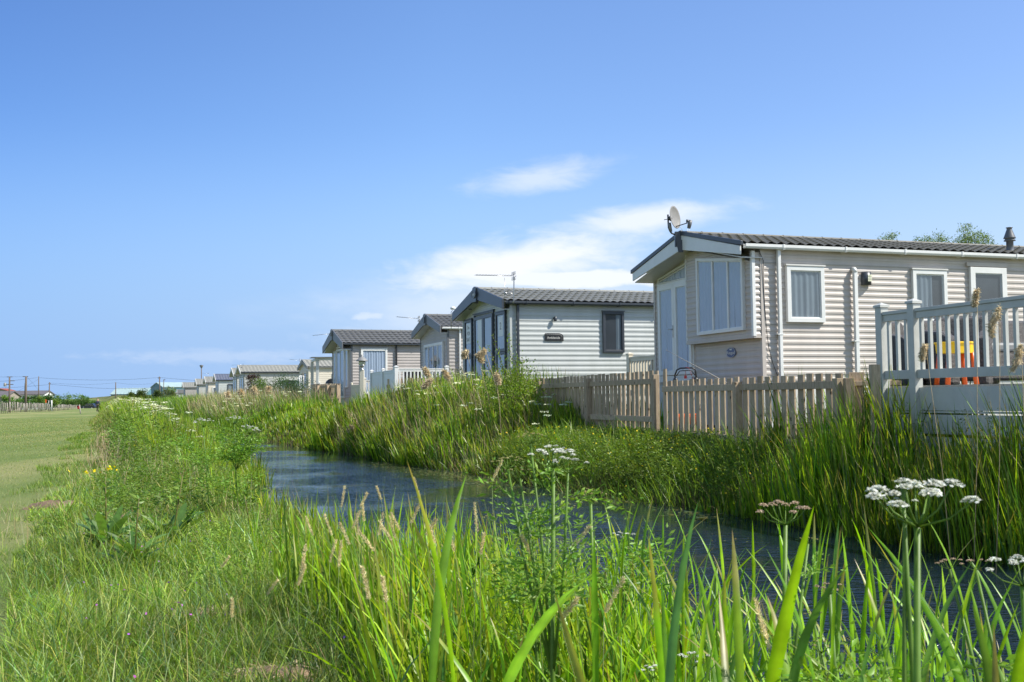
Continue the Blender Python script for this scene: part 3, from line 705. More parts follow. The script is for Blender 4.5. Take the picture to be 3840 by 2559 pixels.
b.prism(ov, .30, .325, G_); em = b.build('emblem', M['anth'], root)
b = MB(); b.ring(ov, [(ce[0] + (a - ce[0]) * .9, ce[1] + (z - ce[1]) * .9) for a, z in ov], .32, .332, G_); b.build('emblem_rim', M['softgrey'], em)
o = text('ABI', .085, 'offwhite', em, (-.327, ce[0], f0 + ce[1]), RG, bold=.001); o.scale = (1.7, 1, 1)

# ---- home 3: taupe with slate fascia, white windows
h3, f0, L_, G_, top3 = home((-2.2, 36.4), 1.58, R(19.36), 3.66, 10.0, 'taupe static caravan with slate grey gable and patio doors behind the pale green one', 'taupe', 'tile_dark', 'anth2', 'white', 'anth2', .30, side_ov=.12, rise=.54, fdepth=.34, pitch=.125, lod=0, tile=.20)
root = h3
window(root, G_, rect(.45, 3.0, -.02, 1.72), 'patio_door', 'white', .09, (1.15, 1.75, 2.4), 'sides')
window(root, L_, rect(1.15, 1.95, .55, 1.75), fr='white', fw_=.07, curtain='left', head='white')
downpipe(root, L_, .42, -.4, 2.16, 'white')
b = MB(); ce = (1.83, 2.19 + .54 - .17); ov = [(ce[0] + .12 * math.cos(2 * math.pi * k / 20), ce[1] + .12 * math.sin(2 * math.pi * k / 20)) for k in range(20)]
b.prism(ov, .345, .372, G_); em = b.build('emblem', M['anth'], root); b = MB(); b.ring(ov, [(ce[0] + (a - ce[0]) * .86, ce[1] + (z - ce[1]) * .86) for a, z in ov], .37, .378, G_); b.build('emblem_rim', M['softgrey'], em)

# ---- home 4: pinkish grey with deep porch gable
h4, f0, L_, G_, top4 = home((-6.79, 45.0), 1.50, R(21.8), 3.66, 8.0, 'pinkish grey static caravan with deep slate gable over narrow glazed doors', 'pinkish', 'tile_dark', 'anth2', 'anth', 'anth2', .42, side_ov=.12, rise=.66, fdepth=.42, pitch=.125, lod=0, tile=.24, eave=2.2)
root = h4
window(root, G_, rect(1.15, 2.65, -.1, 2.05), 'patio_door', 'white', .07, (1.9,), 'full'); window(root, G_, rect(.45, 1.0, .35, 2.0), fr='white', fw_=.06); window(root, G_, rect(2.8, 3.3, .35, 2.0), fr='white', fw_=.06)
window(root, G_, [(1.15, 2.1), (2.65, 2.1), (1.83, 2.42)], 'transom_window', 'white', .04, curtain=None)
window(root, L_, rect(.40, 1.55, .05, 1.98), fr='white', fw_=.085, curtain='full', head='white')
downpipe(root, L_, 1.95, -.3, 2.16, 'black')
b = MB(); b.prism(rect(3.45, 3.95, 1.30, 1.48), .015, .12, L_); b.build('floodlight', M['anth2'], root)
b = MB(); b.prism(rect(3.05, 4.05, .72, 1.02), .015, .04, L_); pq = b.build('plaque', M['black'], root)
for a, z in ((3.1, .77), (4.0, .77), (3.1, .97), (4.0, .97)): b = MB(); b.prism(rect(a - .015, a + .015, z - .015, z + .015), .04, .048, L_); b.build('plaque_screw', M['offwhite'], pq)
b = MB(); b.prism([(3.55 + .07 * math.cos(k * math.pi / 8), 1.0 + .07 * math.sin(k * math.pi / 8)) for k in range(16)], .041, .055, L_); b.build('emblem', M['softgrey'], pq)

# ---- home 5: sand coloured chalet with a small porch gable, seen between home 4 and the long one
h5, f0, L_, G_, top5 = home((-14.6, 76.5), 1.50, R(22), 3.4, 9.0, 'sand coloured static caravan behind the pillared veranda', 'sand', 'tile_grey', 'railcream', 'softgrey', 'softgrey', .15, side_ov=.12, rise=.55, fdepth=.3, pitch=.15, lod=1, tile=.30, eave=2.2)
window(h5, L_, rect(1.7, 4.6, .3, 1.75), fr='railcream', fw_=.12, splits=(3.1,), curtain='full'); window(h5, G_, rect(.5, 2.9, .1, 1.9), fr='railcream', fw_=.12, splits=(1.7,), curtain=None)
# ---- further homes
def far_home(o, zf, rot, w, L, label, wall, roof, trim='white', rise=.75, lod=2, wins=(), gwins=(), gut='softgrey', pipes=(), fascia='offwhite', over=.35, pitch=.21, fr='white'):
    h, f0, L_, G_, tp = home(o, zf, rot, w, L, label, wall, roof, trim, gut, fascia, over, side_ov=.12, rise=rise, fdepth=.25, pitch=pitch, lod=lod, tile=.30, eave=2.2)
    for r_ in wins: window(h, L_, rect(*r_), fr=fr, fw_=.09, curtain='sides', proud=.06)
    for r_ in gwins: window(h, G_, rect(*r_), fr=fr, fw_=.09, curtain='full', proud=.06)
    for a in pipes: downpipe(h, L_, a, -.3, 2.15, gut, 2)
    return h
far_home((-22.36, 89), 1.50, R(20.5), 3.6, 10.5, 'long white clad static caravan with dark roof, behind the flowering shrub', 'palewall', 'tile_grey', wins=((3.0, 4.6, .1, 1.6),), gwins=((.4, 1.6, -.1, 1.75), (2.0, 3.2, -.1, 1.75)), gut='anth', rise=.62)
far_home((-25.8, 100), 1.55, R(20.5), 3.6, 10, 'white gabled static caravan just behind the long one, only its gable showing', 'palewall', 'tile_grey', gwins=((.4, 1.6, -.1, 1.75), (2.0, 3.2, -.1, 1.75)), rise=.66)
far_home((-33.6, 122), 1.50, R(20.5), 3.6, 9, 'static caravan with a blue grey tiled roof and dark framed glass door', 'sage', 'tile_blue', wins=((1.0, 2.6, -.2, 1.75),), gut='anth', pipes=(3.6,), rise=.72, fr='anth')
far_home((-38.2, 134), 1.45, R(20.5), 3.6, 9, 'small pale static caravan left of the blue roofed one', 'sand', 'tile_grey', wins=((.5, 1.4, .2, 1.6),), rise=.75, pipes=(2.6,))
far_home((-43.2, 147), 1.40, R(20.5), 3.6, 9, 'white static caravan third beyond the blue roofed one', 'palewall', 'tile_grey', wins=((1.2, 2.2, .2, 1.6),), rise=.8)
far_home((-51.5, 168), 1.30, R(20.5), 3.6, 9, 'grey static caravan right of the street lamp foot', 'taupe', 'tile_grey', rise=.8)
far_home((-63.0, 215), 1.30, R(18), 3.6, 6, 'low white static caravan below the street lamp', 'palewall', 'tile_dark', wins=((1., 2., .2, 1.6),), rise=.9)
far_home((-82.0, 262), 1.10, R(18), 3.6, 7, 'low dark roofed static caravan in front of the teal barn', 'palewall', 'tile_dark', rise=.9)
far_home((-95.5, 300), .9, R(18), 3.6, 5, 'farthest low static caravan, leftmost of the row', 'offwhite', 'tile_grey', rise=.8)
# ------------------------------------------------------------------ wooden fences
def rcol(lo=.82, hi=1.12, warm=.03):
    a = random.uniform(lo, hi); return (a * (1 + random.uniform(0, warm)), a, a * (1 - random.uniform(0, warm)))
def picket_fence(p0, p1, ztop, h, pitch, pw, rails, posts, label, top_w=.0, mt='fence', camside=1, postw=.10, ph=None, group='weathered wooden picket fences', splay=.012):
    """rails: heights below the top; posts: list of distances; the rails and posts stand on the water side"""
    a = Vector((p0[0], p0[1])); e = Vector((p1[0], p1[1])) - a; Ln = e.length; e.normalize(); n = Vector((-e.y, e.x)) * camside
    z0 = ztop - h
    rt = empty('picket_fence', (a.x, a.y, z0), 0, label, 'fence', group)
    def T(u, o, z): return (e.x * u + n.x * o, e.y * u + n.y * o, z)
    bb = MB(); u = pitch * .3
    cuts = sorted(posts); edges = [0] + [c for c in cuts if 0.05 < c < Ln - .05] + [Ln]
    for k in range(len(edges) - 1):
        bb = MB(); u = edges[k] + pitch * .35
        while u < edges[k + 1] - pw * .4:
            bb.cur = rcol(.72, 1.12); dz = random.uniform(-splay, splay); tl = random.uniform(-.008, .008); x1 = u + pw * random.uniform(.93, 1.03)
            vs = [T(u, -.001, 0), T(x1, -.001, 0), T(x1, -.021, 0), T(u, -.021, 0), T(u + tl, -.001, h + dz), T(x1 + tl, -.001, h + dz + random.uniform(-.004, .004)), T(x1 + tl, -.021, h + dz), T(u + tl, -.021, h + dz)]
            bb.add(vs, [(0, 3, 2, 1), (4, 5, 6, 7), (0, 1, 5, 4), (1, 2, 6, 5), (2, 3, 7, 6), (3, 0, 4, 7)]); u += pitch * random.uniform(.95, 1.05)
        if bb.v: bb.build('picket_panel', M[mt], rt)
        for r_, rh in rails:
            q = MB(); q.cur = rcol(.8, 1.05); z_ = h - r_; q.box((0, 0, 0), (1, 1, 1), lambda x, y, z: T(edges[k] + .02 + x * (edges[k + 1] - edges[k] - .04), .002 + y * .04, z_ - rh / 2 + z * rh)); q.build('rail', M[mt], rt, bevel=.003)
    for c in posts:
        q = MB(); q.cur = rcol(.7, .95); hh = h - .06 if ph is None else ph
        q.box((0, 0, 0), (1, 1, 1), lambda x, y, z: T(c - postw / 2 + x * postw, .001 + y * postw, -.45 + z * (hh + .45))); q.build('post', M[mt], rt, bevel=.004)
    return rt
F1a, F1b = (2.287, 16.6), (-.10, 24.9)
picket_fence(F1a, F1b, 1.737, 1.10, .195, .125, ((.165, .09), (.76, .09)), (.05, 3.1, 6.0, 8.5), 'picket fence with tightly set boards running from the tall joint post towards the leafy bush')
picket_fence((3.62, 11.62), (2.33, 16.45), 1.575, .95, .20, .125, ((.13, .085), (.80, .08)), (.05, 2.45), 'picket fence with wide gaps below the cream caravan, right of the tall joint post')
picket_fence((4.22, 11.55), (3.62, 11.60), 1.575, .95, .30, .155, ((.12, .05),), (.58,), 'short darker picket fence return meeting the corner of the grey deck', camside=1, splay=.02)
q = MB(); q.cur = rcol(); q.box((-.05, -.012, -.4), (.05, .012, 1.13)); o = q.build('fence_board', M['fence'], None, (2.36, 16.50, .63)); o.rotation_euler = (0, 0, R(-75)); tag(o, 'single upright board standing above the joint of the two picket fences', 'board')
picket_fence((-2.05, 34.2), (-4.30, 36.6), 2.02, 1.2, .13, .10, ((.25, .12),), (), 'weathered fence top showing over the reeds in front of the white railing', splay=.02)
picket_fence((-7.05, 43.8), (-8.55, 45.6), 2.00, 1.4, .14, .11, ((.12, .1),), (.1, .9, 1.7), 'short wooden fence beside the gable end of the pinkish grey caravan', postw=.16, splay=.02)

# ------------------------------------------------------------------ railings and decks
def railing(name, p0, p1, zfl, h, label, mt, post_at, bal='round', pitch=.13, bw=.036, postw=.10, gap=.10, cap=True, group='plastic deck railings', panel=False, cat='railing', skirt=0):
    a = Vector((p0[0], p0[1])); e = Vector((p1[0], p1[1])) - a; Ln = e.length; e.normalize(); n = Vector((-e.y, e.x))
    rt = empty(name, (a.x, a.y, zfl), 0, label, cat, group)
    def T(u, o, z): return (e.x * u + n.x * o, e.y * u + n.y * o, z)
    def B(mb, u0, u1, o0, o1, z0, z1): mb.box((0, 0, 0), (1, 1, 1), lambda x, y, z: T(u0 + x * (u1 - u0), o0 + y * (o1 - o0), z0 + z * (z1 - z0)))
    ps = sorted(post_at)
    for u in ps:
        m = MB(); B(m, u - postw / 2, u + postw / 2, -postw / 2, postw / 2, -skirt, h + .05); po = m.build('post', M[mt], rt, bevel=.004)
        c = MB(); w2 = postw / 2 + .012
        B(c, u - w2, u + w2, -w2, w2, h + .051, h + .075); c.add([T(u - w2, -w2, h + .0755), T(u + w2, -w2, h + .0755), T(u + w2, w2, h + .0755), T(u - w2, w2, h + .0755), T(u, 0, h + .105)], [(0, 1, 4), (1, 2, 4), (2, 3, 4), (3, 0, 4)]); c.build('post_cap', M[mt], po)
    for u0, u1 in zip(ps[:-1], ps[1:]):
        s0, s1 = u0 + postw / 2 + .002, u1 - postw / 2 - .002
        m = MB(); B(m, s0, s1, -.035, .035, h - .035, h); B(m, s0, s1, -.022, .022, h - .105, h - .0355); m.build('top_rail', M[mt], rt, bevel=.004)
        m = MB(); B(m, s0, s1, -.022, .022, gap, gap + .09); m.build('bottom_rail', M[mt], rt, bevel=.003)
        nb = max(1, round((s1 - s0) / pitch)); 
        if panel:
            m = MB()
            for k in range(nb): uu = s0 + (k + .5) * (s1 - s0) / nb; B(m, uu - pitch * .46, uu + pitch * .46, -.012, .012, gap + .091, h - .106)
            m.build('board_panel', M[mt], rt)
        else:
            for k in range(nb):
                uu = s0 + (k + .5) * (s1 - s0) / nb; m = MB(); B(m, uu - bw / 2, uu + bw / 2, -bw / 2, bw / 2, gap + .091, h - .106); m.build('baluster', M[mt], rt)
    return rt
# near deck, right edge of the photo. Its front edge runs parallel to the gables.
ex, ey = -.3259, .9454
dk0 = Vector((4.08 - ex * 3.0, 10.8 - ey * 3.0)); dk1 = Vector((4.08 + ex * .50, 10.8 + ey * .50))
railing('deck_railing', dk0, dk1, 1.44, .76, 'grey white railing of the near deck with square balusters and capped posts', 'railgrey', (.45, 3.0, 3.50), pitch=.121, bw=.034, postw=.095, gap=.05, skirt=.7, group='plastic deck railings')
ax, ay = .9454, .3259
rt = empty('timber_deck', (dk0.x, dk0.y, .7), 0, 'raised deck with grey white fascia boards under the near railing', 'deck')
def TD(u, o, z): return (ex * u + ax * o, ey * u + ay * o, z)
m = MB(); m.box((0, 0, 0), (1, 1, 1), lambda x, y, z: TD(-.3 + x * 3.78, .06 + y * 5, .62 + z * .10)); m.build('deck_floor', M['deckboard'], rt)
m = MB(); m.box((0, 0, 0), (1, 1, 1), lambda x, y, z: TD(-.3 + x * 3.75, .0 + y * .03, .47 + z * .23)); m.box((0, 0, 0), (1, 1, 1), lambda x, y, z: TD(-.3 + x * 3.75, .005 + y * .02, .445 + z * .02)); m.build('fascia_board', M['railgrey'], rt)
for zz in (.24, .02): m = MB(); m.box((0, 0, 0), (1, 1, 1), lambda x, y, z: TD(-.3 + x * 3.75, .01 + y * .02, zz + z * .19)); m.build('fascia_board', M['railgrey'], rt)
m = MB(); m.cur = rcol(); m.box((-.045, -.045, -.5), (.045, .045, .90)); o = m.build('fence_post', M['fence'], None, (3.70, 10.9, .74), bevel=.004); tag(o, 'short grey weathered post standing free in front of the near deck corner', 'post')

# rattan furniture on the near deck
def rattan_sofa(loc, rz, w, d, label, back=.78, name='rattan_sofa'):
    rt = empty(name, loc, rz, label, 'garden seat', 'rattan seats on the near deck')
    m = MB(); m.box((0, 0, .05), (w, d, .36)); m.build('seat_base', M['rattan'], rt, bevel=.03)
    m = MB(); prof = [(d - .20, .361), (d - .02, .361), (d + .07, back), (d + .02, back + .03), (d - .06, back)]
    m.prism([(y, z) for y, z in prof], 0, w, lambda a, z, o: (o, a, z)); m.build('backrest', M['rattan'], rt, bevel=.02)
    for x0 in (-.14, w + .002):
        m = MB(); pr = [(-.04, .0), (d - .03, .0), (d + .02, .62), (d - .2, .64), (.15, .60), (-.02, .52)]; m.prism(pr, x0, x0 + .138, lambda a, z, o: (o, a, z)); m.build('armrest', M['rattan'], rt, bevel=.035)
    m = MB(); m.box((.02, .02, .365), (w - .02, d - .22, .47)); m.build('cushion', M['softgrey'], rt, bevel=.03)
    return rt
rattan_sofa((4.92, 11.75, 1.425), R(12), 1.7, .72, 'long woven dark grey rattan sofa behind the railing, right of the yellow table', .74)
rattan_sofa((4.80, 12.60, 1.425), R(15), .2, .62, 'narrow dark rattan seat seen between the two capped posts', .78)
rattan_sofa((4.66, 12.10, 1.425), R(-34), .56, .62, 'woven rattan armchair with lit curved back behind the capped posts', .78)
# toy sand table
rt = empty('toy_table', (4.74, 11.4, 1.425), R(10), 'yellow toy table on orange legs standing on the near deck', 'toy table')
m = MB(); prof = [(.0, .40), (.30, .40), (.315, .52), (.335, .52), (.335, .545), (.30, .545), (.27, .43), (.0, .43)]
def oct_(s): return [(s * math.cos(math.pi / 8 + k * math.pi / 4) * 1.05, s * math.sin(math.pi / 8 + k * math.pi / 4) * .8) for k in range(8)]
vs = []; 
for r_, z_ in prof[1:]: vs += [(x, y, z_) for x, y in oct_(r_ * 1.05)]
nn = len(prof) - 1
m.add(vs, [(i * 8 + k, i * 8 + (k + 1) % 8, (i + 1) * 8 + (k + 1) % 8, (i + 1) * 8 + k) for i in range(nn - 1) for k in range(8)] + [tuple(range(8)), tuple(range((nn - 1) * 8, nn * 8))]); m.build('tray', M['yellow'], rt, bevel=.006)
for sx_, sy_ in ((-1, -1), (1, -1), (1, 1), (-1, 1)):
    m = MB(); m.tube([(sx_ * .27, sy_ * .17, 0), (sx_ * .22, sy_ * .14, .41)], [.045, .034], 10); m.build('leg', M['orange'], rt)
rt.scale = (.62, .62, .84)
# cream lattice railing between homes 1 and 2
c0 = atd(2353 + 10, 1400, 22.0)
railing('porch_railing', (atd(2362, 1400, 23.6).x, 23.6), (atd(2362, 1400, 23.6).x + .72, 22.0), 1.35, .86, 'cream railing with flat balusters between the pale green caravan and the cream one', 'railcream', (0.0, 1.75), pitch=.115, bw=.05, gap=.04, postw=.11, skirt=.6)
railing('porch_railing', (atd(2362, 1400, 24.3).x + .25, 24.6), (atd(2362, 1400, 24.3).x + 1.3, 22.3), 1.35, .80, 'second cream railing close behind the first one by the pale green wall', 'railcream', (0.0, 2.5), pitch=.115, bw=.05, gap=.04, postw=.08, skirt=.6)
# white deck in front of home 3
ex3, ey3 = -math.sin(R(19.36)), math.cos(R(19.36)); ax3, ay3 = math.cos(R(19.36)), math.sin(R(19.36))
cn = Vector((-3.88, 35.6))
railing('deck_railing', (cn.x, cn.y), (cn.x + ax3 * 1.75, cn.y + ay3 * 1.75), 1.42, .93, 'bright white sunlit railing with spindles in front of the taupe caravan', 'white', (0, 1.75), pitch=.13, bw=.045, postw=.12, skirt=.6)
railing('deck_railing', (cn.x + ex3 * .07, cn.y + ey3 * .07), (cn.x + ex3 * 3.95, cn.y + ey3 * 3.95), 1.42, .90, 'shaded white boarded railing running back from the bright spindle railing', 'white', (0.02, 1.9, 3.88), pitch=.10, bw=.045, postw=.11, panel=True, gap=-.5, skirt=.6)
rt = empty('timber_deck', (cn.x, cn.y, .8), R(19.36), 'deck platform behind the white railings at the taupe caravan', 'deck')
m = MB(); m.box((0.02, 0, .5), (1.8, 3.9, .6)); m.build('deck_floor', M['deckboard'], rt); m = MB(); m.box((0.02, -.03, .0), (1.8, -.005, .62)); m.build('fascia_board', M['white'], rt)
rt = empty('garden_chair', (cn.x + ax3 * .55, cn.y + ay3 * .55 + .7, 1.42), R(19), 'brown woven chair seen through the bright white spindles', 'chair')
m = MB(); m.box((-.3, -.25, .2), (.3, .3, .42)); m.build('seat', M['rattan'], rt, bevel=.03); m = MB(); m.box((-.3, .28, .2), (.3, .36, .9)); m.build('backrest', M['rattan'], rt, bevel=.03)
# home 4: side gate of vertical boards, lamp post and short rail
g4 = atd(1319, 1480, 43.6)
railing('gate_railing', (g4.x, g4.y), (g4.x + .40, g4.y - .25), .95, .98, 'cream boarded gate leaning against the corner of the pinkish grey caravan', 'railcream', (0, .47), pitch=.085, bw=.03, postw=.05, panel=True)
lp = atd(1358, 1500, 42.5); rt = empty('lamp_post', (lp.x, lp.y, .95), 0, 'cream post with a domed ship lamp on top, beside the pinkish grey caravan', 'lamp post')
m = MB(); m.box((-.085, -.085, -.3), (.085, .085, 1.55)); m.build('post', M['railcream'], rt, bevel=.01)
m = MB(); m.lathe([(.10, 1.552), (.10, 1.58), (.03, 1.60), (.03, 1.66), (.07, 1.68), (.13, 1.76)], 18); m.build('lamp_base', M['metal'], rt)
m = MB(); m.lathe([(.13, 1.762), (.14, 1.85), (.12, 1.90)], 18); m.build('lamp_glass', M['lamp_glass'], rt)
m = MB(); m.lathe([(.24, 1.902), (.22, 1.94), (.12, 2.04), (.05, 2.08), (.03, 2.16), (.005, 2.18)], 18); m.build('lamp_shade', M['softgrey'], rt)
railing('deck_railing', (lp.x + .12, lp.y + .1), (lp.x + .75, lp.y + .25), 1.25, .85, 'short pinkish rail with white spindles right of the domed lamp post', 'offwhite', (0, .62), pitch=.19, bw=.05, postw=.07)
# veranda left of home 4
v0 = atd(1191, 1480, 56); v1 = atd(1171, 1480, 58.5); v2 = atd(1142, 1480, 62)
rt = empty('veranda', (v0.x, v0.y, 1.2), 0, 'open grey white veranda roof on square pillars left of the pinkish grey caravan', 'veranda')
def vbox(mb, x0, x1, y0, y1, z0, z1): mb.box((x0, y0, z0), (x1, y1, z1))
for (px_, py_) in ((0, 0), (v1.x - v0.x, v1.y - v0.y), (1.1, .1)):
    m = MB(); vbox(m, px_ - .07, px_ + .07, py_ - .07, py_ + .07, -.9, 2.20); m.build('pillar', M['offwhite'], rt, bevel=.008)
m = MB(); vbox(m, -.1, 1.3, -.09, .09, 2.201, 2.33); m.add([(-.05, -.1, 2.205), (.05, -.1, 2.205), (v1.x - v0.x + .05, v1.y - v0.y, 2.205), (v1.x - v0.x - .05, v1.y - v0.y, 2.205), (-.05, -.1, 2.33), (.05, -.1, 2.33), (v1.x - v0.x + .05, v1.y - v0.y, 2.33), (v1.x - v0.x - .05, v1.y - v0.y, 2.33)], [(0, 1, 2, 3), (4, 5, 6, 7), (0, 1, 5, 4), (1, 2, 6, 5), (2, 3, 7, 6), (3, 0, 4, 7)]); m.build('beam', M['offwhite'], rt)
m = MB(); m.add([(-.25, -.25, 2.34), (1.5, -.15, 2.34), (1.5, 3.2, 2.42), (v1.x - v0.x - .2, v1.y - v0.y + .3, 2.42), (-.25, -.25, 2.38), (1.5, -.15, 2.38), (1.5, 3.2, 2.46), (v1.x - v0.x - .2, v1.y - v0.y + .3, 2.46)], [(0, 1, 2, 3), (4, 5, 6, 7), (0, 1, 5, 4), (1, 2, 6, 5), (2, 3, 7, 6), (3, 0, 4, 7)]); m.build('roof', M['softgrey'], rt)
railing('deck_railing', (v0.x + .08, v0.y), (v0.x + .85, v0.y + .06), 1.45, .72, 'white spindle railing with a plant in front, right of the veranda pillar', 'white', (.02, .75), pitch=.125, bw=.05, postw=.07, gap=.02, skirt=.5)
railing('windbreak', (v0.x - .05, v0.y + .12), (v1.x, v1.y - .12), 1.12, .85, 'pale blue grey boarded panel between the two veranda pillars', 'offwhite', (.05, 2.2), pitch=.16, panel=True, gap=-.3, postw=.07)
railing('windbreak', (v1.x - .02, v1.y + .15), (v2.x, v2.y), 1.12, .83, 'pale blue grey boarded panel left of the veranda pillars', 'offwhite', (.05, 3.3), pitch=.16, panel=True, gap=-.2, postw=.09, skirt=.4)
rt = empty('barbecue', (v0.x + .62, v0.y + 1.2, 1.45), 0, 'black covered barbecue behind the white spindle railing of the veranda', 'barbecue')
m = MB(); m.smooth = True; m.lathe([(.30, 0), (.34, .5), (.42, .75), (.40, .85), (.25, .98), (.05, 1.02)], 14); m.build('cover', M['black'], rt)
# hanging white sheet
a0 = atd(1120, 1400, 66); rt = empty('windbreak_sheet', (a0.x, a0.y, 1.0), R(20), 'white plastic sheet hanging on canes left of the veranda', 'sheet')
m = MB(); m.smooth = True; vs = []
for k in range(13):
    for j in range(7): vs.append((.33 * k / 12, .04 * math.sin(k * 1.7 + j * .4), 2.05 * j / 6 - .2 + .02 * math.sin(k * 2.1)))
m.add(vs, [(k * 7 + j, (k + 1) * 7 + j, (k + 1) * 7 + j + 1, k * 7 + j + 1) for k in range(12) for j in range(6)]); o = m.build('sheet', M['tarp'], rt, recalc=False); sd = o.modifiers.new('s', 'SOLIDIFY'); sd.thickness = .006
m = MB(); m.tube([(.29, -.05, -.2), (.25, -.05, 2.1)], .018, 6); m.build('cane', M['pole'], rt)

# ------------------------------------------------------------------ dish, aerials, mower
def wp(px, py, d): return atd(px, py, d)
D0 = 19.75
def cpx(cx_, cy_, dd=0): return wp(2340 + cx_ / 3.92, 760 + cy_ / 3.92, D0 + dd)
rt = empty('satellite_dish', cpx(800, 480), 0, 'grey satellite dish on a bent mast clamped to the gable peak of the cream caravan', 'satellite dish')
def loc_(p): return Vector(p) - rt.location
m = MB(); m.tube([loc_(cpx(*p)) for p in ((800, 478), (745, 472), (700, 452), (675, 420), (655, 370), (650, 300), (648, 240), (645, 178))], .0155, 10); m.build('mast', M['steel'], rt)
m = MB(); m.tube([loc_(cpx(668, 300, -.03)), loc_(cpx(690, 430, -.03))], .028, 10); m.build('mast_box', M['softgrey'], rt)
m = MB(); m.tube([loc_(cpx(590, 255, -.02)), loc_(cpx(665, 240, .0))], .007, 6); m.tube([loc_(cpx(650, 240)), loc_(cpx(705, 225, -.02))], .035, 8); m.tube([loc_(cpx(680, 200, -.02)), loc_(cpx(690, 270, -.02))], .022, 8); m.build('clamp', M['steel'], rt)
nd = Vector((.80, -.60, .12)).normalized(); ud = (Vector((0, 0, 1)) - nd * nd.z).normalized(); sd_ = nd.cross(ud)
dc = loc_(cpx(755, 215)); m = MB(); m.smooth = True; vs = []; fs = []; nr, na = 9, 36
for i in range(nr + 1):
    r_ = i / nr
    for k in range(na):
        t_ = 2 * math.pi * k / na; vs.append(dc + sd_ * (math.cos(t_) * r_ * .195) + ud * (math.sin(t_) * r_ * .215) + nd * (.045 * (r_ * r_ - 1)))
for i in range(nr):
    for k in range(na): fs.append((i * na + k, i * na + (k + 1) % na, (i + 1) * na + (k + 1) % na, (i + 1) * na + k))
m.add(vs, fs); o = m.build('dish', M['dish'], rt, recalc=False); s_ = o.modifiers.new('s', 'SOLIDIFY'); s_.thickness = .008
m = MB(); m.tube([loc_(cpx(760, 355)), loc_(cpx(935, 300, -.06))], .0095, 8); m.build('lnb_arm', M['steel'], rt)
m = MB(); m.tube([loc_(cpx(978, 262, -.06)), loc_(cpx(965, 320, -.06)), loc_(cpx(952, 380, -.06))], [.034, .040, .032], 10); m.tube([loc_(cpx(955, 272, -.06)), loc_(cpx(915, 272, -.06))], [.026, .030], 10); m.build('lnb', M['anth2'], rt)
m = MB(); m.tube([loc_(cpx(*p)) for p in ((815, 360), (845, 365), (855, 410), (865, 440), (890, 455), (925, 440), (940, 390))], .0042, 5); m.tube([loc_(cpx(*p)) for p in ((965, 390), (955, 430), (900, 458), (850, 450))], .0042, 5); m.build('cable', M['offwhite'], rt)
m = MB(); gx = cpx(820, 560) - rt.location; m.box((-.07, -.05, -.22), (.05, .03, .06)); m.add([(-.06, -.06, -.1), (.10, -.06, -.1), (.07, -.06, -.33), (-.02, -.06, -.33), (-.06, -.09, -.1), (.10, -.09, -.1), (.07, -.09, -.33), (-.02, -.09, -.33)], [(0, 1, 2, 3), (4, 5, 6, 7), (0, 1, 5, 4), (1, 2, 6, 5), (2, 3, 7, 6), (3, 0, 4, 7)]); m.build('bracket', M['anth'], rt)
def yagi(rt, p0, p1, nel, el=.11, panel=True, mt='metal'):
    p0, p1 = Vector(p0), Vector(p1); d = (p1 - p0).normalized(); v = Vector((0, 0, 1)); h_ = d.cross(v).normalized()
    m = MB(); m.tube([p0, p1], .0075, 6); m.build('boom', M[mt], rt)
    m = MB()
    for k in range(nel):
        c = p0 + (p1 - p0) * (k / nel * .9 + .01); m.tube([c - h_ * el * .9 + v * .01 - d * .01, c + h_ * el * .9 + v * .012 + d * .02], .004, 4)
    m.build('elements', M[mt], rt)
    if panel:
        m = MB(); c = p0 + (p1 - p0) * .92
        for s_ in (-1, 1):
            for j in range(4): m.tube([c + v * s_ * (.03 + j * .022) - h_ * .12, c + v * s_ * (.03 + j * .022) + h_ * .12 + d * .02], .005, 4)
            for j in (-1, 0, 1): m.tube([c + h_ * j * .1 + v * s_ * .02, c + h_ * j * .1 + v * s_ * .105], .005, 4)
        m.build('reflector', M[mt], rt)
D2 = 25.75
def q2(cx_, cy_, dd=0): return wp(1680 + cx_ / 3.734, 1000 + cy_ / 3.734, D2 + dd)
rt = empty('tv_aerial', q2(925, 500), 0, 'tall mast with a long horizontal aerial on the eave of the pale green caravan', 'aerial', 'roof aerials')
lq = lambda p: p - rt.location
m = MB(); m.tube([lq(q2(905, 520)), lq(q2(922, 480)), lq(q2(924, 160)), lq(q2(920, 110))], .014, 8); m.build('mast', M['metal'], rt)
yagi(rt, lq(q2(388, 122, -.25)), lq(q2(960, 133, .1)), 13)
m = MB(); m.tube([lq(q2(920, 378)), lq(q2(795, 376))], .010, 8); m.tube([lq(q2(792, 156)), lq(q2(794, 595))], .006, 6); m.tube([lq(q2(825, 376)), lq(q2(785, 376))], .032, 8); m.build('side_dipole', M['metal'], rt)
# round white antenna dome between homes 2 and 3
b0 = wp(1692, 1230, 34.0); rt = empty('satellite_dome', b0, 0, 'small white round antenna on a thin mast behind the gable of the pale green caravan', 'antenna', None)
m = MB(); m.tube([(0, 0, -.12), (-.0, 0, .50), (.05, 0, .56)], .012, 6); m.build('mast', M['metal'], rt)
m = MB(); m.lathe([(.01, -.04), (.06, -.035), (.085, -.01), (.085, .01), (.07, .04), (.035, .06), (.005, .065)], 18, (.06, 0, .62)); m.build('dome', M['white'], rt)
def aerial(base, top, boom0, boom1, d, label, nel=9):
    b = wp(*base, d); r_ = empty('tv_aerial', b, 0, label, 'aerial', 'roof aerials'); l_ = lambda p: wp(*p) - b
    m = MB(); m.tube([(0, 0, 0), l_((*top, d))], .014, 6); m.build('mast', M['metal'], r_); yagi(r_, l_((*boom0, d - .3)), l_((*boom1, d)), nel, .13)
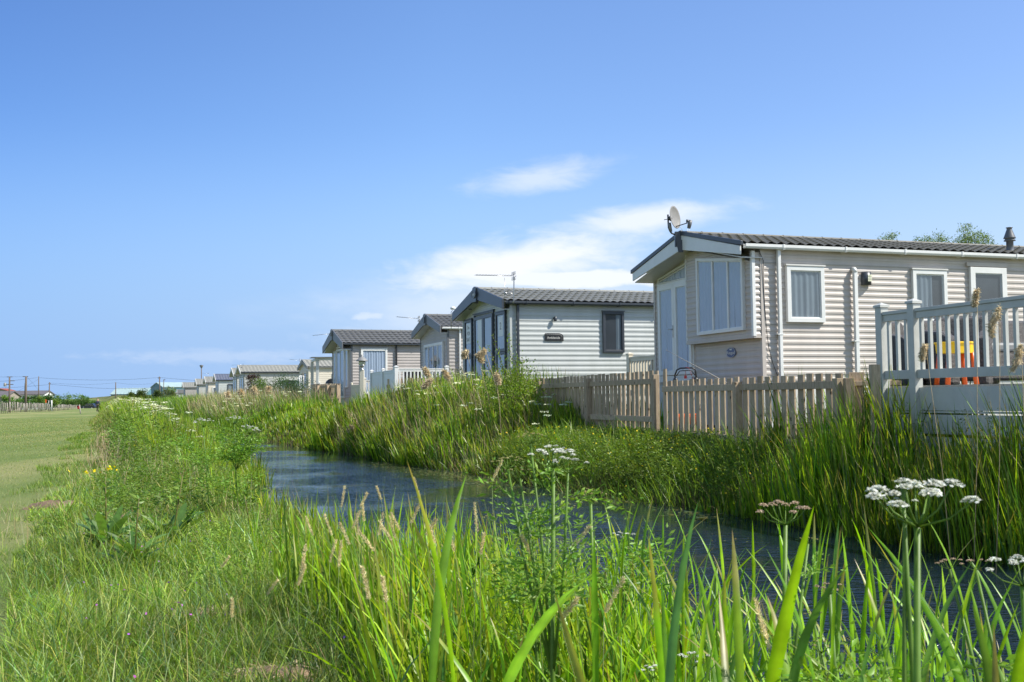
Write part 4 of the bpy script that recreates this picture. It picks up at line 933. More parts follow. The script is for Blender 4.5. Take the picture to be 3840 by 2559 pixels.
aerial((1573, 1215), (1572, 1186), (1488, 1189), (1577, 1197), 37.5, 'aerial pointing left above the gable of the taupe caravan')
aerial((1242, 1258), (1240, 1244), (1173, 1259), (1246, 1252), 46.5, 'aerial above the gable peak of the pinkish grey caravan')
aerial((1126, 1365), (1126, 1345), (1085, 1348), (1128, 1352), 76.0, 'aerial left of the small porch gable by the veranda', 6)
aerial((912, 1375), (911, 1366), (868, 1370), (915, 1369), 90, 'aerial on the near end of the long white caravan', 8)
aerial((781, 1432), (781, 1399), (759, 1401), (783, 1402), 125, 'thin aerial behind the street lamp', 4)
# mower handle behind the fence
mo = wp(2572, 1440, 17.3); rt = empty('lawn_mower', (mo.x, mo.y, .78), R(-12), 'lawn mower with black looped handle parked behind the picket fence', 'lawn mower')
zt_ = wp(2590, 1380, 17.3).z - .78
m = MB(); m.box((-.20, .30, .08), (.20, .75, .26)); m.build('deck', M['orange'], rt, bevel=.05)
for sx_ in (-.21, .21):
    for sy_ in (.38, .68): m = MB(); m.tube([(sx_ - .02, sy_, .08), (sx_ + .02, sy_, .08)], .08, 14); m.build('wheel', M['tyre'], rt)
m = MB(); m.tube([(-.17, .35, .2), (-.17, .05, zt_ - .20), (-.175, .0, zt_ - .12), (-.14, -.02, zt_ - .035), (-.08, -.02, zt_ - .005), (.10, -.02, zt_), (.155, -.02, zt_ - .03), (.165, .0, zt_ - .12), (.17, .05, zt_ - .20), (.17, .35, .2)], .0135, 8); m.build('handle', M['black'], rt)
m = MB(); m.tube([(-.15, -.03, zt_ - .13), (-.09, -.06, zt_ - .05), (.09, -.06, zt_ - .04), (.15, -.03, zt_ - .12)], .008, 6); m.build('lever', M['black'], rt)
for sx_ in (-.165, .165): m = MB(); m.lathe([(.01, -.045), (.04, -.035), (.045, 0), (.03, .035), (.01, .045)], 12, (sx_, -.02, zt_ - .2)); m.build('knob', M['black'], rt)
m = MB(); m.tube([(.0, -.06, zt_ - .05), (.002, -.06, zt_ - .13)], .004, 5); m.box((-.022, -.07, zt_ - .175), (.022, -.05, zt_ - .125)); m.build('pull_cord', M['red'], rt)
m = MB(); m.tube([(.0, -.03, zt_ + .012), (.05, -.035, zt_ + .0), (.09, -.035, zt_ - .1), (.13, -.035, zt_ - .22)], .0035, 5); m.build('cable', M['red'], rt)
# thin cane leaning over the fence
m = MB(); pts = [wp(2496, 1312, 16.6), wp(2560, 1348, 16.1), wp(2640, 1390, 15.6), wp(2733, 1441, 15.0)]; m.tube(pts, [.003, .005, .007, .009], 6); o = m.build('bamboo_cane', M['fencegrey']); tag(o, 'thin cane leaning diagonally over the picket fence below the glazed doors', 'cane')

# ------------------------------------------------------------------ far things on the left
def gabled(name, px0, px1, yb, ye, yr, d, depth, label, wall, roof, cat, face='long', wins=(), rib=0, over=.3, mts=None):
    """building whose long side faces the camera, px0..px1 at distance d"""
    a = wp(px0, ye, d); b = wp(px1, ye, d); zb = wp(px0, yb, d).z - 3
    r_ = empty(name, (a.x, a.y, zb), 0, label, cat); Ln = b.x - a.x; ze = a.z - zb; zr_ = wp((px0 + px1) / 2, yr, d + depth / 2).z - zb
    m = MB(); m.box((0, 0, 0), (Ln, depth, ze)); m.add([(.001, 0, ze), (.001, depth, ze), (.001, depth / 2, zr_ - .05), (Ln - .001, 0, ze), (Ln - .001, depth, ze), (Ln - .001, depth / 2, zr_ - .05)], [(0, 1, 2), (3, 4, 5), (0, 2, 5, 3), (1, 2, 5, 4)])
    if rib:
        for xx in np.arange(.2, Ln, rib): m.box((xx, -.06, 0), (xx + rib * .35, -.001, ze - .02))
    m.build('wall', M[wall], r_)
    m = MB()
    for s0, y0 in ((1, -over), (-1, depth + over)):
        m.add([(-over, y0, ze - .08), (Ln + over, y0, ze - .08), (Ln + over, depth / 2, zr_), (-over, depth / 2, zr_), (-over, y0, ze + .1), (Ln + over, y0, ze + .1), (Ln + over, depth / 2, zr_ + .18), (-over, depth / 2, zr_ + .18)], [(0, 1, 2, 3), (4, 5, 6, 7), (0, 1, 5, 4), (1, 2, 6, 5), (2, 3, 7, 6), (3, 0, 4, 7)])
    if rib:
        sl_ = (zr_ - ze) / (depth / 2 + over)
        for xx in np.arange(0, Ln, rib * 1.6): m.add([(xx, -over - .01, ze + .1), (xx + .3, -over - .01, ze + .1), (xx + .3, depth / 2, zr_ + .26), (xx, depth / 2, zr_ + .26), (xx, -over - .01, ze + .18), (xx + .3, -over - .01, ze + .18), (xx + .3, depth / 2, zr_ + .30), (xx, depth / 2, zr_ + .30)], [(4, 5, 6, 7), (0, 1, 5, 4), (1, 2, 6, 5), (3, 0, 4, 7)])
    m.build('roof', M[roof], r_)
    for (u0, u1, z0, z1, mt_) in wins: m = MB(); m.box((u0, -.12, ze - z1), (u1, -.01, ze - z0)); m.build('window', M[mt_], r_)
    return r_
gabled('barn', 416, 549, 1500, 1480, 1458, 400, 9, 'teal metal barn with pale ribbed roof standing alone on the horizon', 'teal', 'teallight', 'barn', rib=.8)
# gable of that barn, seen to the left: rotate the whole building a little
bpy.data.objects['barn'].rotation_euler = (0, 0, R(-6))
gabled('bungalow', 26, 162, 1500, 1482, 1468, 300, 7, 'long grey roofed bungalow with white walls behind the utility poles', 'render', 'greyroof', 'house', wins=((4.5, 5.6, .3, 1.5, 'interior'), (8, 9.2, .3, 1.5, 'interior')))
gabled('house', 40, 74, 1500, 1470, 1459, 345, 9, 'house with a small red roof peeping over the grey bungalow', 'brickish', 'redroof', 'house').rotation_euler = (0, 0, R(70))
gabled('house', -40, 22, 1500, 1490, 1470, 260, 8, 'brown roofed house cut by the left edge of the picture', 'brickish', 'greyroof', 'house')
# second barn: gable end to the sun
b2 = wp(730, 1470, 350); r_ = empty('barn', (b2.x, b2.y, 0), R(38), 'teal barn with its striped gable lit, behind the low caravans', 'barn')
zE, zR_ = wp(700, 1452, 350).z, wp(731, 1436, 350).z
m = MB(); W2 = 9.5; L2 = 11; m.box((-L2, -1, 0), (0, W2, zE)); m.add([(-.001, -1, zE), (-.001, W2, zE), (-.001, W2 / 2 - .5, zR_), (-L2, -1, zE), (-L2, W2, zE), (-L2, W2 / 2 - .5, zR_)], [(0, 1, 2), (3, 4, 5), (0, 2, 5, 3), (1, 2, 5, 4)]); m.build('wall', M['teal'], r_)
m = MB(); sl2 = (zR_ - zE) / (W2 / 2 + .5)
for yy in np.arange(-.8, W2 - .3, .9): hh = zR_ - abs(yy + .2 - (W2 / 2 - .5)) * sl2; m.box((.0, yy, .5), (.08, yy + .42, hh - .15))
m.build('wall_ribs', M['teallight'], r_)
m = MB()
for y0 in (-1.3, W2 + .3): m.add([(-L2 - .2, y0, zE - .1), (.25, y0, zE - .1), (.25, W2 / 2 - .5, zR_ + .02), (-L2 - .2, W2 / 2 - .5, zR_ + .02), (-L2 - .2, y0, zE + .1), (.25, y0, zE + .1), (.25, W2 / 2 - .5, zR_ + .25), (-L2 - .2, W2 / 2 - .5, zR_ + .25)], [(0, 1, 2, 3), (4, 5, 6, 7), (0, 1, 5, 4), (1, 2, 6, 5), (2, 3, 7, 6), (3, 0, 4, 7)])
m.build('roof', M['teallight'], r_)
m = MB(); m.box((-6.2, -1.06, zE - 2.0), (-5.0, -1.0, zE - .9)); m.build('window', M['render'], r_)
# utility poles and wires
def pole(px, ytop, ybot, d, label, lean=0, r0=.16, arms=()):
    t_ = wp(px, ytop, d); b_ = wp(px + lean, ybot, d); r_ = empty('utility_pole', (b_.x, b_.y, min(b_.z, 0)), 0, label, 'utility pole', 'wooden utility poles on the horizon')
    h_ = t_.z - r_.location.z; m = MB(); m.tube([(0, 0, -.3), (t_.x - b_.x, 0, h_)], [r0 * 1.15, r0 * .8], 8); m.build('pole', M['pole'], r_)
    for (z_, x0, x1) in arms: m = MB(); m.box((t_.x - b_.x + x0, -.05, h_ - z_ - .06), (t_.x - b_.x + x1, .05, h_ - z_ + .06)); m.build('crossarm', M['pole'], r_)
    return r_
P1 = pole(36, 1413, 1502, 190, 'dark utility pole with transformer arms, leftmost on the horizon', 0, .17, ((.05, -.5, .5), (1.4, -1.0, .7), (.75, 0, .9)))
m = MB(); m.lathe([(.22, 0), (.24, .05), (.24, .55), (.1, .62)], 10, (-.85, 0, 0)); o = m.build('transformer', M['softgrey'], P1); o.location = (0, 0, wp(36, 1443, 190).z - P1.location.z - .3)
pole(98, 1412, 1490, 190, 'thick brown utility pole, second from the left', -2, .22, ((.05, -.6, .35),))
pole(94, 1438, 1485, 240, 'short pole just behind the thick brown one', 0, .14)
pole(145, 1412, 1467, 260, 'thin grey pole rising behind the right end of the bungalow', 1, .14)
pole(186, 1434, 1482, 230, 'short leaning pole above the bushes', -3, .14, ((.3, -.25, .25),))
pole(434, 1434, 1489, 260, 'slim pole in front of the teal barn standing alone', 0, .14)
pole(598, 1413, 1470, 230, 'pole with a white box, right of the teal barn standing alone', 3, .15, ((.3, -.35, .3),))
pole(614, 1425, 1472, 200, 'thin lamp topped pole above the pale willow', -1, .08, ((.0, -.05, .3),))
def wire(pts, d, label, r_=.024, sag=0):
    P = [wp(x, y, d) for x, y in pts]; m = MB(); m.tube(P, r_, 4); o = m.build('overhead_wire', M['steel']); tag(o, label, 'wire', 'overhead wires between the poles')
wire([(-20, 1431), (0, 1430.5), (50, 1428), (98, 1422), (140, 1417)], 258, 'wire from the left edge rising to the thin grey pole')
wire([(147, 1417), (200, 1421), (270, 1424), (345, 1426), (420, 1425.5), (500, 1423), (560, 1419), (597, 1416.5)], 258, 'long top wire between the thin grey pole and the pole with the white box')
wire([(600, 1416.5), (640, 1420), (700, 1425), (760, 1429)], 258, 'wire leaving the white box pole towards the street lamp')
wire([(-20, 1456), (60, 1453), (140, 1447), (184, 1443)], 245, 'lower wire from the left edge to the short leaning pole')
wire([(188, 1442), (260, 1448), (340, 1455), (400, 1457.5), (470, 1458), (540, 1457), (598, 1455)], 258, 'lower long wire from the leaning pole past the teal barn')
wire([(186, 1437), (260, 1441), (320, 1443.5), (380, 1441), (434, 1436)], 262, 'thin middle wire between the leaning pole and the slim pole', .016)
wire([(434, 1436), (480, 1441), (530, 1442), (598, 1438)], 262, 'thin wire from the slim pole to the white box pole', .016)
wire([(0, 1414.5), (36, 1414), (98, 1413)], 192, 'top wire linking the two thick poles at the left', .016)
wire([(145, 1422), (120, 1437), (100, 1450), (70, 1466)], 255, 'stay wire slanting down left from the thin grey pole', .016)
wire([(104, 1418), (124, 1438), (143, 1463)], 200, 'stay wire slanting down right from the thick brown pole', .016)
# street lamp
l0 = wp(755, 1500, 150); r_ = empty('street_lamp', (l0.x, l0.y, .4), 0, 'street lamp with an inverted cone head on a thin pole', 'street lamp')
hz = wp(755, 1372, 150).z - .4
m = MB(); m.tube([(0, 0, 0), (0, 0, hz - .25)], [.09, .06], 8); m.build('pole', M['pole'], r_)
m = MB(); m.lathe([(.07, -.35), (.12, -.28), (.22, -.10), (.27, .0)], 14, (0, 0, hz)); m.build('lamp_glass', M['softgrey'], r_)
m = MB(); m.lathe([(.28, .001), (.26, .05), (.10, .10), (.01, .12)], 14, (0, 0, hz)); m.build('lamp_cap', M['anth2'], r_)
# red bin on leaning post
b0 = wp(303, 1547, 120); r_ = empty('dog_waste_bin', (b0.x, b0.y, zat(b0.x, b0.y) - .05), 0, 'red bin hung on a leaning grey post at the edge of the mown field', 'bin')
hh = wp(298, 1518, 120).z - r_.location.z
m = MB(); m.tube([(.0, 0, -.1), (-.16, 0, hh)], [.075, .065], 8); m.build('post', M['fencegrey'], r_)
m = MB(); m.add([(-.42, -.14, hh - .18), (-.16, -.14, hh - .12), (-.12, -.14, hh - .48), (-.30, -.14, hh - .52), (-.42, .14, hh - .18), (-.16, .14, hh - .12), (-.12, .14, hh - .48), (-.30, .14, hh - .52)], [(0, 1, 2, 3), (4, 5, 6, 7), (0, 1, 5, 4), (1, 2, 6, 5), (2, 3, 7, 6), (3, 0, 4, 7)]); m.build('bin', M['red'], r_, bevel=.03)
m = MB(); m.lathe([(.18, 0), (.16, .06), (.05, .10)], 10, (-.30, 0, hh - .17)); m.build('lid', M['black'], r_)
# stake fence at the field edge
st = empty('stake_fence', (*wp(-60, 1530, 118).xy, 0), 0, 'long fence of rough grey stakes along the far left edge of the mown field', 'fence')
px_ = -60.; k = 0
while px_ < 292 and k < 100:
    f = (px_ + 60) / 352; d = 118 + (300 - 118) * f ** 1.6; b = wp(px_, 1537 - 3 * f, d); h_ = (34 - 19 * f) / 4000 * d; r_ = random.uniform(.03, .055) * (1 + .6 * f)
    m = MB(); m.cur = rcol(.75, 1.3, .05); m.tube([Vector((b.x, b.y, b.z - .5)) - st.location, Vector((b.x + random.uniform(-.08, .08), b.y, b.z + h_ * random.uniform(.85, 1.05))) - st.location], [r_ * 1.1, r_], 6); m.build('stake', M['fencegrey'], st)
    px_ += (8.6 - 5.6 * f) * random.uniform(.75, 1.2); k += 1
m = MB(); 
for zz in (.35, .7, 1.0):
    m.tube([Vector((*wp(-60 + 352 * f, 1537 - 3 * f, 118 + 182 * f ** 1.6).xy, wp(-60 + 352 * f, 1537 - 3 * f, 118 + 182 * f ** 1.6).z + zz * (34 - 19 * f) / 4000 * (118 + 182 * f ** 1.6))) - st.location for f in np.linspace(0, 1, 12)], .012, 4)
m.build('wire', M['steel'], st)
# metal field gate with sign in the stake fence
g0 = wp(173, 1536, 150); r_ = empty('field_gate', g0, 0, 'small galvanised gate with an orange sign in the stake fence', 'gate')
gw = 18 / 4000 * 150; gh = 34 / 4000 * 150
m = MB()
for u in (0, gw * .5, gw): m.tube([(u, 0, .05), (u, 0, gh)], .025, 6)
for z_ in (.1, .4, .7, 1.0, gh - .02): m.tube([(0, 0, z_), (gw, 0, z_)], .02, 6)
m.build('gate_frame', M['metal'], r_); m = MB(); m.tube([(gw + .1, 0, -.3), (gw + .1, 0, gh)], .08, 8); m.build('post', M['offwhite'], r_)
m = MB(); m.box((-.12, -.06, gh - .35), (.06, -.03, gh + .12)); m.build('sign', M['orange'], r_)
# white pallet fence and blue skip beyond the person
w0 = wp(389, 1530, 300); r_ = empty('pallet_panel', (w0.x, w0.y, w0.z), R(-12), 'white slatted pallet panel standing right of the person', 'panel')
m = MB(); [m.box((k * .2, 0, 0), (k * .2 + .09, .03, .75)) for k in range(7)]; m.box((0, -.03, .62), (1.33, -.001, .72)); m.box((0, -.03, .05), (1.33, -.001, .15)); m.build('slat_panel', M['white'], r_)
w0 = wp(424, 1524, 300); r_ = empty('skip', (w0.x, w0.y, w0.z), 0, 'pale blue metal skip full of rubbish beside the white flowering weeds', 'skip')
m = MB(); m.add([(.2, 0, 0), (2.4, 0, 0), (2.7, 0, 1.1), (0, 0, 1.1), (.2, 1.6, 0), (2.4, 1.6, 0), (2.7, 1.6, 1.1), (0, 1.6, 1.1)], [(0, 1, 2, 3), (4, 5, 6, 7), (0, 1, 5, 4), (1, 2, 6, 5), (2, 3, 7, 6), (3, 0, 4, 7)]); m.build('body', M['teal'], r_, bevel=.05)
m = MB(); [m.box((.1 + k * .5, -.05, .05), (.18 + k * .5, -.001, 1.05)) for k in range(5)]; m.build('ribs', M['teallight'], r_)
m = MB(); random.seed(5)
for k in range(9): x_ = 1.0 + k * .2; m.box((x_, .3, 1.1), (x_ + random.uniform(.2, .5), 1.0, 1.1 + random.uniform(.15, .55)))
m.build('rubbish', M['softgrey'], r_)

# ---- dark car, side on
c0 = wp(300.5, 1537.5, 330); r_ = empty('parked_car', (c0.x, c0.y, c0.z), R(-6), 'dark navy estate off roader parked at the end of the stake fence', 'car')
prof = [(.05, .45), (.02, .95), (.12, 1.08), (1.15, 1.16), (1.75, 1.78), (2.1, 1.87), (3.7, 1.88), (4.05, 1.80), (4.45, 1.15), (4.55, 1.05), (4.55, .5), (4.4, .38), (.2, .38)]
m = MB(); m.prism(prof, .12, 1.75, lambda a, z, o: (a, o, z)); m.build('body', M['carblue'], r_, bevel=.08)
m = MB(); m.prism([(1.35, 1.2), (1.83, 1.70), (2.15, 1.76), (2.15, 1.2)], .10, 1.77, lambda a, z, o: (a, o, z)); m.prism([(2.22, 1.2), (2.22, 1.77), (3.05, 1.78), (3.05, 1.2)], .10, 1.77, lambda a, z, o: (a, o, z)); m.prism([(3.12, 1.2), (3.12, 1.78), (3.72, 1.77), (4.1, 1.25), (4.05, 1.2)], .10, 1.77, lambda a, z, o: (a, o, z)); m.build('window', M['glassdark'], r_)
for xx in (.9, 3.65):
    for yy in (.1, 1.55):
        m = MB(); m.tube([(xx, yy, .38), (xx, yy + .22, .38)], .38, 20); wh = m.build('wheel', M['tyre'], r_); m = MB(); m.tube([(xx, yy - .01, .38), (xx, yy + .225, .38)], .24, 16); m.build('rim', M['alloy'], wh)
m = MB(); m.box((1.25, .0, 1.15), (1.4, .11, 1.3)); m.build('mirror', M['carblue'], r_)
for yy in (.2, 1.5): m = MB(); m.box((.0, yy, .8), (.08, yy + .2, .95)); m.build('headlight', M['offwhite'], r_)

# ---- person walking away
def person(loc, rz, label):
    r_ = empty('person', loc, rz, label, 'person')
    import bmesh
    J = {'pel': (0, 0, .93), 'wai': (0, -.01, 1.10), 'che': (0, .0, 1.34), 'nec': (0, .01, 1.50), 'hed': (0, .03, 1.60), 'top': (0, .03, 1.72),
         'sl': (-.17, 0, 1.43), 'el': (-.27, -.04, 1.17), 'wl': (-.27, .05, .93), 'sr': (.17, 0, 1.43), 'er': (.27, -.03, 1.17), 'wr': (.26, .06, .93),
         'hl': (-.09, 0, .88), 'kl': (-.10, .08, .48), 'al': (-.10, -.02, .09), 'tl': (-.10, .13, .04), 'hr': (.09, 0, .88), 'kr': (.10, -.02, .48), 'ar': (.10, -.20, .12), 'tr': (.10, -.06, .04)}
    E_ = [('pel', 'wai'), ('wai', 'che'), ('che', 'nec'), ('nec', 'hed'), ('hed', 'top'), ('che', 'sl'), ('sl', 'el'), ('el', 'wl'), ('che', 'sr'), ('sr', 'er'), ('er', 'wr'), ('pel', 'hl'), ('hl', 'kl'), ('kl', 'al'), ('al', 'tl'), ('pel', 'hr'), ('hr', 'kr'), ('kr', 'ar'), ('ar', 'tr')]
    rad = dict(pel=.14, wai=.14, che=.15, nec=.06, hed=.095, top=.07, sl=.075, el=.05, wl=.035, sr=.075, er=.05, wr=.035, hl=.095, kl=.062, al=.045, tl=.035, hr=.095, kr=.062, ar=.045, tr=.035)
    def skin(name, sel, mt, grow=1., par=r_):
        ks = [k for k in J if k in sel]; me = bpy.data.meshes.new(name); es = [(ks.index(a), ks.index(b)) for a, b in E_ if a in ks and b in ks]
        me.from_pydata([J[k] for k in ks], es, []); o = bpy.data.objects.new(name, me); COL.objects.link(o); o.parent = par; me.materials.append(M[mt])
        sk = o.modifiers.new('skin', 'SKIN'); lay = me.skin_vertices[0] if me.skin_vertices else None
        if lay is None:
            bm = bmesh.new(); bm.from_mesh(me); bm.verts.layers.skin.verify(); bm.to_mesh(me); bm.free(); lay = me.skin_vertices[0]
        for i, k in enumerate(ks): lay.data[i].radius = (rad[k] * grow, rad[k] * grow * (.8 if k in ('pel', 'wai', 'che') else 1)); 
        lay.data[0].use_root = True
        o.modifiers.new('sub', 'SUBSURF').levels = 1; o.modifiers['sub'].render_levels = 2
        return o
    body = skin('body', set(J), 'skin')
    skin('jacket', {'pel', 'wai', 'che', 'sl', 'el', 'wl', 'sr', 'er', 'wr'}, 'jacket', 1.22)
    skin('trousers', {'pel', 'hl', 'kl', 'al', 'hr', 'kr', 'ar'}, 'trousers', 1.12)
    for k in ('l', 'r'):
        a, t = Vector(J['a' + k]), Vector(J['t' + k]); m = MB(); m.tube([a + Vector((0, -.06, -.03)), a + Vector((0, 0, -.035)), t + Vector((0, .02, 0))], [.045, .052, .04], 8); m.build('shoe', M['black'], r_)
        w_ = Vector(J['w' + k]); 
        for i_, (dx, dy) in enumerate(((-.02, .0), (-.007, .012), (.007, .016), (.02, .01))):
            m = MB() if i_ == 0 else m; m.tube([w_ + Vector((dx, dy, -.03)), w_ + Vector((dx * 1.1, dy + .012, -.10)), w_ + Vector((dx * 1.1, dy + .03, -.14 + abs(dx)))], .009, 5)
        m.tube([w_ + Vector((0, .02, -.03)), w_ + Vector((0, .055, -.08))], .010, 5); m.build('hand', M['skin'], r_)
    m = MB(); m.lathe([(.10, 1.62), (.108, 1.66), (.10, 1.71), (.06, 1.745), (.01, 1.755)], 14, (0, .03, 0)); m.build('hair', M['cap'], r_)
    m = MB()
    for sx_ in (-.035, .035): m.lathe([(.012, -.01), (.014, 0), (.012, .01)], 6, (sx_, .115, 1.63))
    m.build('eyes', M['interior'], body)
    return r_
pp = wp(366, 1544, 150); person((pp.x, pp.y, pp.z), 0, 'person in a quilted navy jacket walking away along the edge of the mown field')
# ------------------------------------------------------------------ plants
def vis(x, y, z, h=0., mx=520):
    """keep what stands in or just beside the view"""
    P = np.stack([x, y, z + h], -1); px, py, d = pxof(P)
    deck = ((x - 4.08) * .9454 + (y - 10.8) * .3259 > -.10) & (y < 12.2)
    return ~deck & (d > .35) & (px > -mx) & (px < 3840 + mx) & (py < 2559 + 500)
def scatter(n, s0, s1, t0, t1, tpow=1.0):
    """random (s, t) points; s0, s1 may depend on t; tpow > 1 crowds them towards t0"""
    t = t0 + (t1 - t0) * RNG.random(n) ** tpow
    a = s0(t) if callable(s0) else s0; b = s1(t) if callable(s1) else s1
    s = a + (b - a) * RNG.random(n); x, y = toXY(s, t); z = terrain(s, t)
    return s, t, x, y, z
def jitter(c, n, dv=.18, dh=.10):
    """n colours round c: brightness and hue vary from plant to plant"""
    c = np.asarray(c, float); v = 1 + dv * RNG.standard_normal((n, 1)); h = dh * RNG.standard_normal((n, 1))
    out = c * v; out[:, 0:1] *= 1 + h; out[:, 2:3] *= 1 - h * .5
    return np.clip(out, .004, .9)
def mixcol(cols, w, n, dv=.18, dh=.1):
    i = RNG.choice(len(cols), n, p=np.array(w) / sum(w)); return jitter(np.asarray(cols)[i], n, dv, dh)
def folded_blades(base, h, w, lean0, curve, az, col, seg=9):
    """broad reed leaves with a keel: three vertices across, a paler midrib, some tips withered"""
    n = len(h); p = np.asarray(base, float).copy(); step = h / seg; ph = az + np.pi / 2 + RNG.uniform(-.5, .5, n); wob = RNG.uniform(-.5, .5, n); V = np.empty((n, 3 * seg + 1, 3)); C = np.empty_like(V); br = RNG.random(n) < .35
    for k in range(seg + 1):
        f = k / seg
        if k:
            th = lean0 + curve * ((k - .5) / seg) ** 1.5; d = np.stack([np.sin(th) * np.cos(az), np.sin(th) * np.sin(az), np.cos(th)], -1); p = p + d * step[:, None]
        if k == seg: V[:, 3 * k] = p; C[:, 3 * k] = np.where(br[:, None], (.36, .26, .11), col); break
        a = ph + wob * f; ww = w * (.35 + 1.1 * f ** .7) * (1 - f ** 2.4) ** .9 * (1 + .06 * np.sin(f * 31 + ph)); o = np.stack([np.cos(a), np.sin(a), 0 * a], -1) * ww[:, None] * .5
        nr = np.stack([-np.sin(a), np.cos(a), 0 * a], -1) * ww[:, None] * .20
        V[:, 3 * k] = p - o; V[:, 3 * k + 1] = p + nr; V[:, 3 * k + 2] = p + o
        c = col * (1.04 if k % 2 else .96); e = np.where((br & (f > .72))[:, None], c * .4 + np.array([.2, .15, .05]), c); C[:, 3 * k] = e * .93; C[:, 3 * k + 2] = e; C[:, 3 * k + 1] = e * [1.25, 1.12, 1.6]
    b0 = (np.arange(n) * (3 * seg + 1))[:, None]
    Q = np.concatenate([b0 + np.array([[3 * k + j, 3 * k + j + 1, 3 * k + j + 4, 3 * k + j + 3]]) for k in range(seg - 1) for j in (0, 1)])
    T = np.concatenate([b0 + np.array([[3 * seg - 3 + j, 3 * seg - 2 + j, 3 * seg]]) for j in (0, 1)])
    return V.reshape(-1, 3), Q, T, C.reshape(-1, 3)
def blade_geo(base, h, w, lean0, curve, az, col, seg=3, prof='grass', twist=0.):
    n = len(h); base = np.asarray(base, float)
    dx, dy = np.cos(az), np.sin(az); ph = az + np.pi / 2 + twist * RNG.standard_normal(n) + (RNG.random(n) - .5) * 1.2
    cx_, cy_ = np.cos(ph), np.sin(ph)
    brown = (RNG.random(n) < .22) if prof in ('reed', 'grass') and seg > 3 else np.zeros(n, bool)
    p = base.copy(); V = []; step = h / seg
    for k in range(seg + 1):
        f = k / seg
        if k:
            th = lean0 + curve * ((k - .5) / seg) ** 1.3
            p = p + np.stack([np.sin(th) * dx * step, np.sin(th) * dy * step, np.cos(th) * step], -1)
        if k == seg: V.append(p.copy()); break
        ww = {'grass': (1 - f) ** .6 * (.75 + .5 * f), 'reed': (.35 + 1.1 * f ** .7) * (1 - f ** 2.4) ** .9, 'lance': (.08 + np.sin(np.pi * min(.985, f * .93 + .04)) ** .8), 'stem': 1 - .6 * f}[prof]
        o = np.stack([cx_ * w * .5 * ww, cy_ * w * .5 * ww, 0 * w], -1)
        V.append(p - o); V.append(p + o)
    m = 2 * seg + 1; VV = np.empty((n, m, 3)); 
    for i, a in enumerate(V): VV[:, i] = a
    b0 = (np.arange(n) * m)[:, None]
    Q = [b0 + np.array([[2 * k, 2 * k + 1, 2 * k + 3, 2 * k + 2]]) for k in range(seg - 1)]
    Tr = b0 + np.array([[2 * seg - 2, 2 * seg - 1, 2 * seg]])
    CC = np.repeat(col, m, 0).reshape(n, m, 3); CC[brown, m - 1] = (.34, .24, .10); CC[brown, m - 3:m - 1] = CC[brown, m - 3:m - 1] * .55 + np.array([.17, .13, .04])
    return VV.reshape(-1, 3), (np.concatenate(Q) if Q else np.zeros((0, 4), int)), Tr, CC.reshape(-1, 3), p
class Veg:
    def __init__(s): s.V = []; s.Q = []; s.T = []; s.C = []; s.n = 0
    def add(s, V, Q, T, C):
        s.V.append(V); s.C.append(C)
        if len(Q): s.Q.append(Q + s.n)
        if len(T): s.T.append(T + s.n)
        s.n += len(V)
    def blades(s, base, h, w, lean, curve, az, col, seg=3, prof='grass', twist=0.):
        if len(h) == 0: return np.zeros((0, 3))
        V, Q, T, C, tip = blade_geo(base, h, w, lean, curve, az, col, seg, prof, twist); s.add(V, Q, T, C); return tip
    def leaves(s, p, d, L, W, col, fold=.25):
        """folded leaf: two triangles either side of the midrib"""
        n = len(L)
        if n == 0: return
        d = d / np.linalg.norm(d, axis=1, keepdims=True); r = RNG.standard_normal((n, 3)); side = np.cross(d, r); side /= np.linalg.norm(side, axis=1, keepdims=True) + 1e-9
        nr = np.cross(side, d); L = L[:, None]; W = W[:, None]
        mid = p + d * L * .45 + nr * W * fold
        V = np.stack([p, mid - side * W * .5, p + d * L, mid + side * W * .5, p + d * L * .5], 1).reshape(-1, 3)
        b = (np.arange(n) * 5)[:, None]; T = np.concatenate([b + np.array([[0, 1, 4]]), b + np.array([[1, 2, 4]]), b + np.array([[2, 3, 4]]), b + np.array([[3, 0, 4]])])
        s.add(V, np.zeros((0, 4), int), T, np.repeat(col, 5, 0))
    def discs(s, p, r, col, n=5, tilt=.5):
        m = len(r); 
        if m == 0: return
        nr = np.stack([RNG.standard_normal(m) * tilt, RNG.standard_normal(m) * tilt, np.ones(m)], -1); nr /= np.linalg.norm(nr, axis=1, keepdims=True)
        a = np.cross(nr, np.tile([0.3, 1., .1], (m, 1))); a /= np.linalg.norm(a, axis=1, keepdims=True); b = np.cross(nr, a)
        V = [p + (a * math.cos(2 * math.pi * k / n) + b * math.sin(2 * math.pi * k / n)) * r[:, None] for k in range(n)]
        V = np.stack(V, 1).reshape(-1, 3); i = (np.arange(m) * n)[:, None]
        T = np.concatenate([i + np.array([[0, k, k + 1]]) for k in range(1, n - 1)]); s.add(V, np.zeros((0, 4), int), T, np.repeat(col, n, 0))
    def build(s, name, mt, label=None, cat=None, kind='stuff', parent=None, group=None):
        F = []
        if s.Q: F.append(np.concatenate(s.Q))
        if s.T: F.append(np.concatenate(s.T))
        o = npmesh(name, np.concatenate(s.V), F, mt, np.concatenate(s.C), parent)
        return tag(o, label, cat, group, kind)
GREENS = [(.160, .26, .026), (.225, .33, .035), (.095, .19, .026), (.17, .26, .075), (.40, .34, .14)]
REEDC = [(.235, .37, .012), (.165, .29, .016), (.075, .16, .022), (.32, .42, .028)]
DRYC = [(.42, .33, .19), (.50, .42, .27), (.33, .25, .14)]
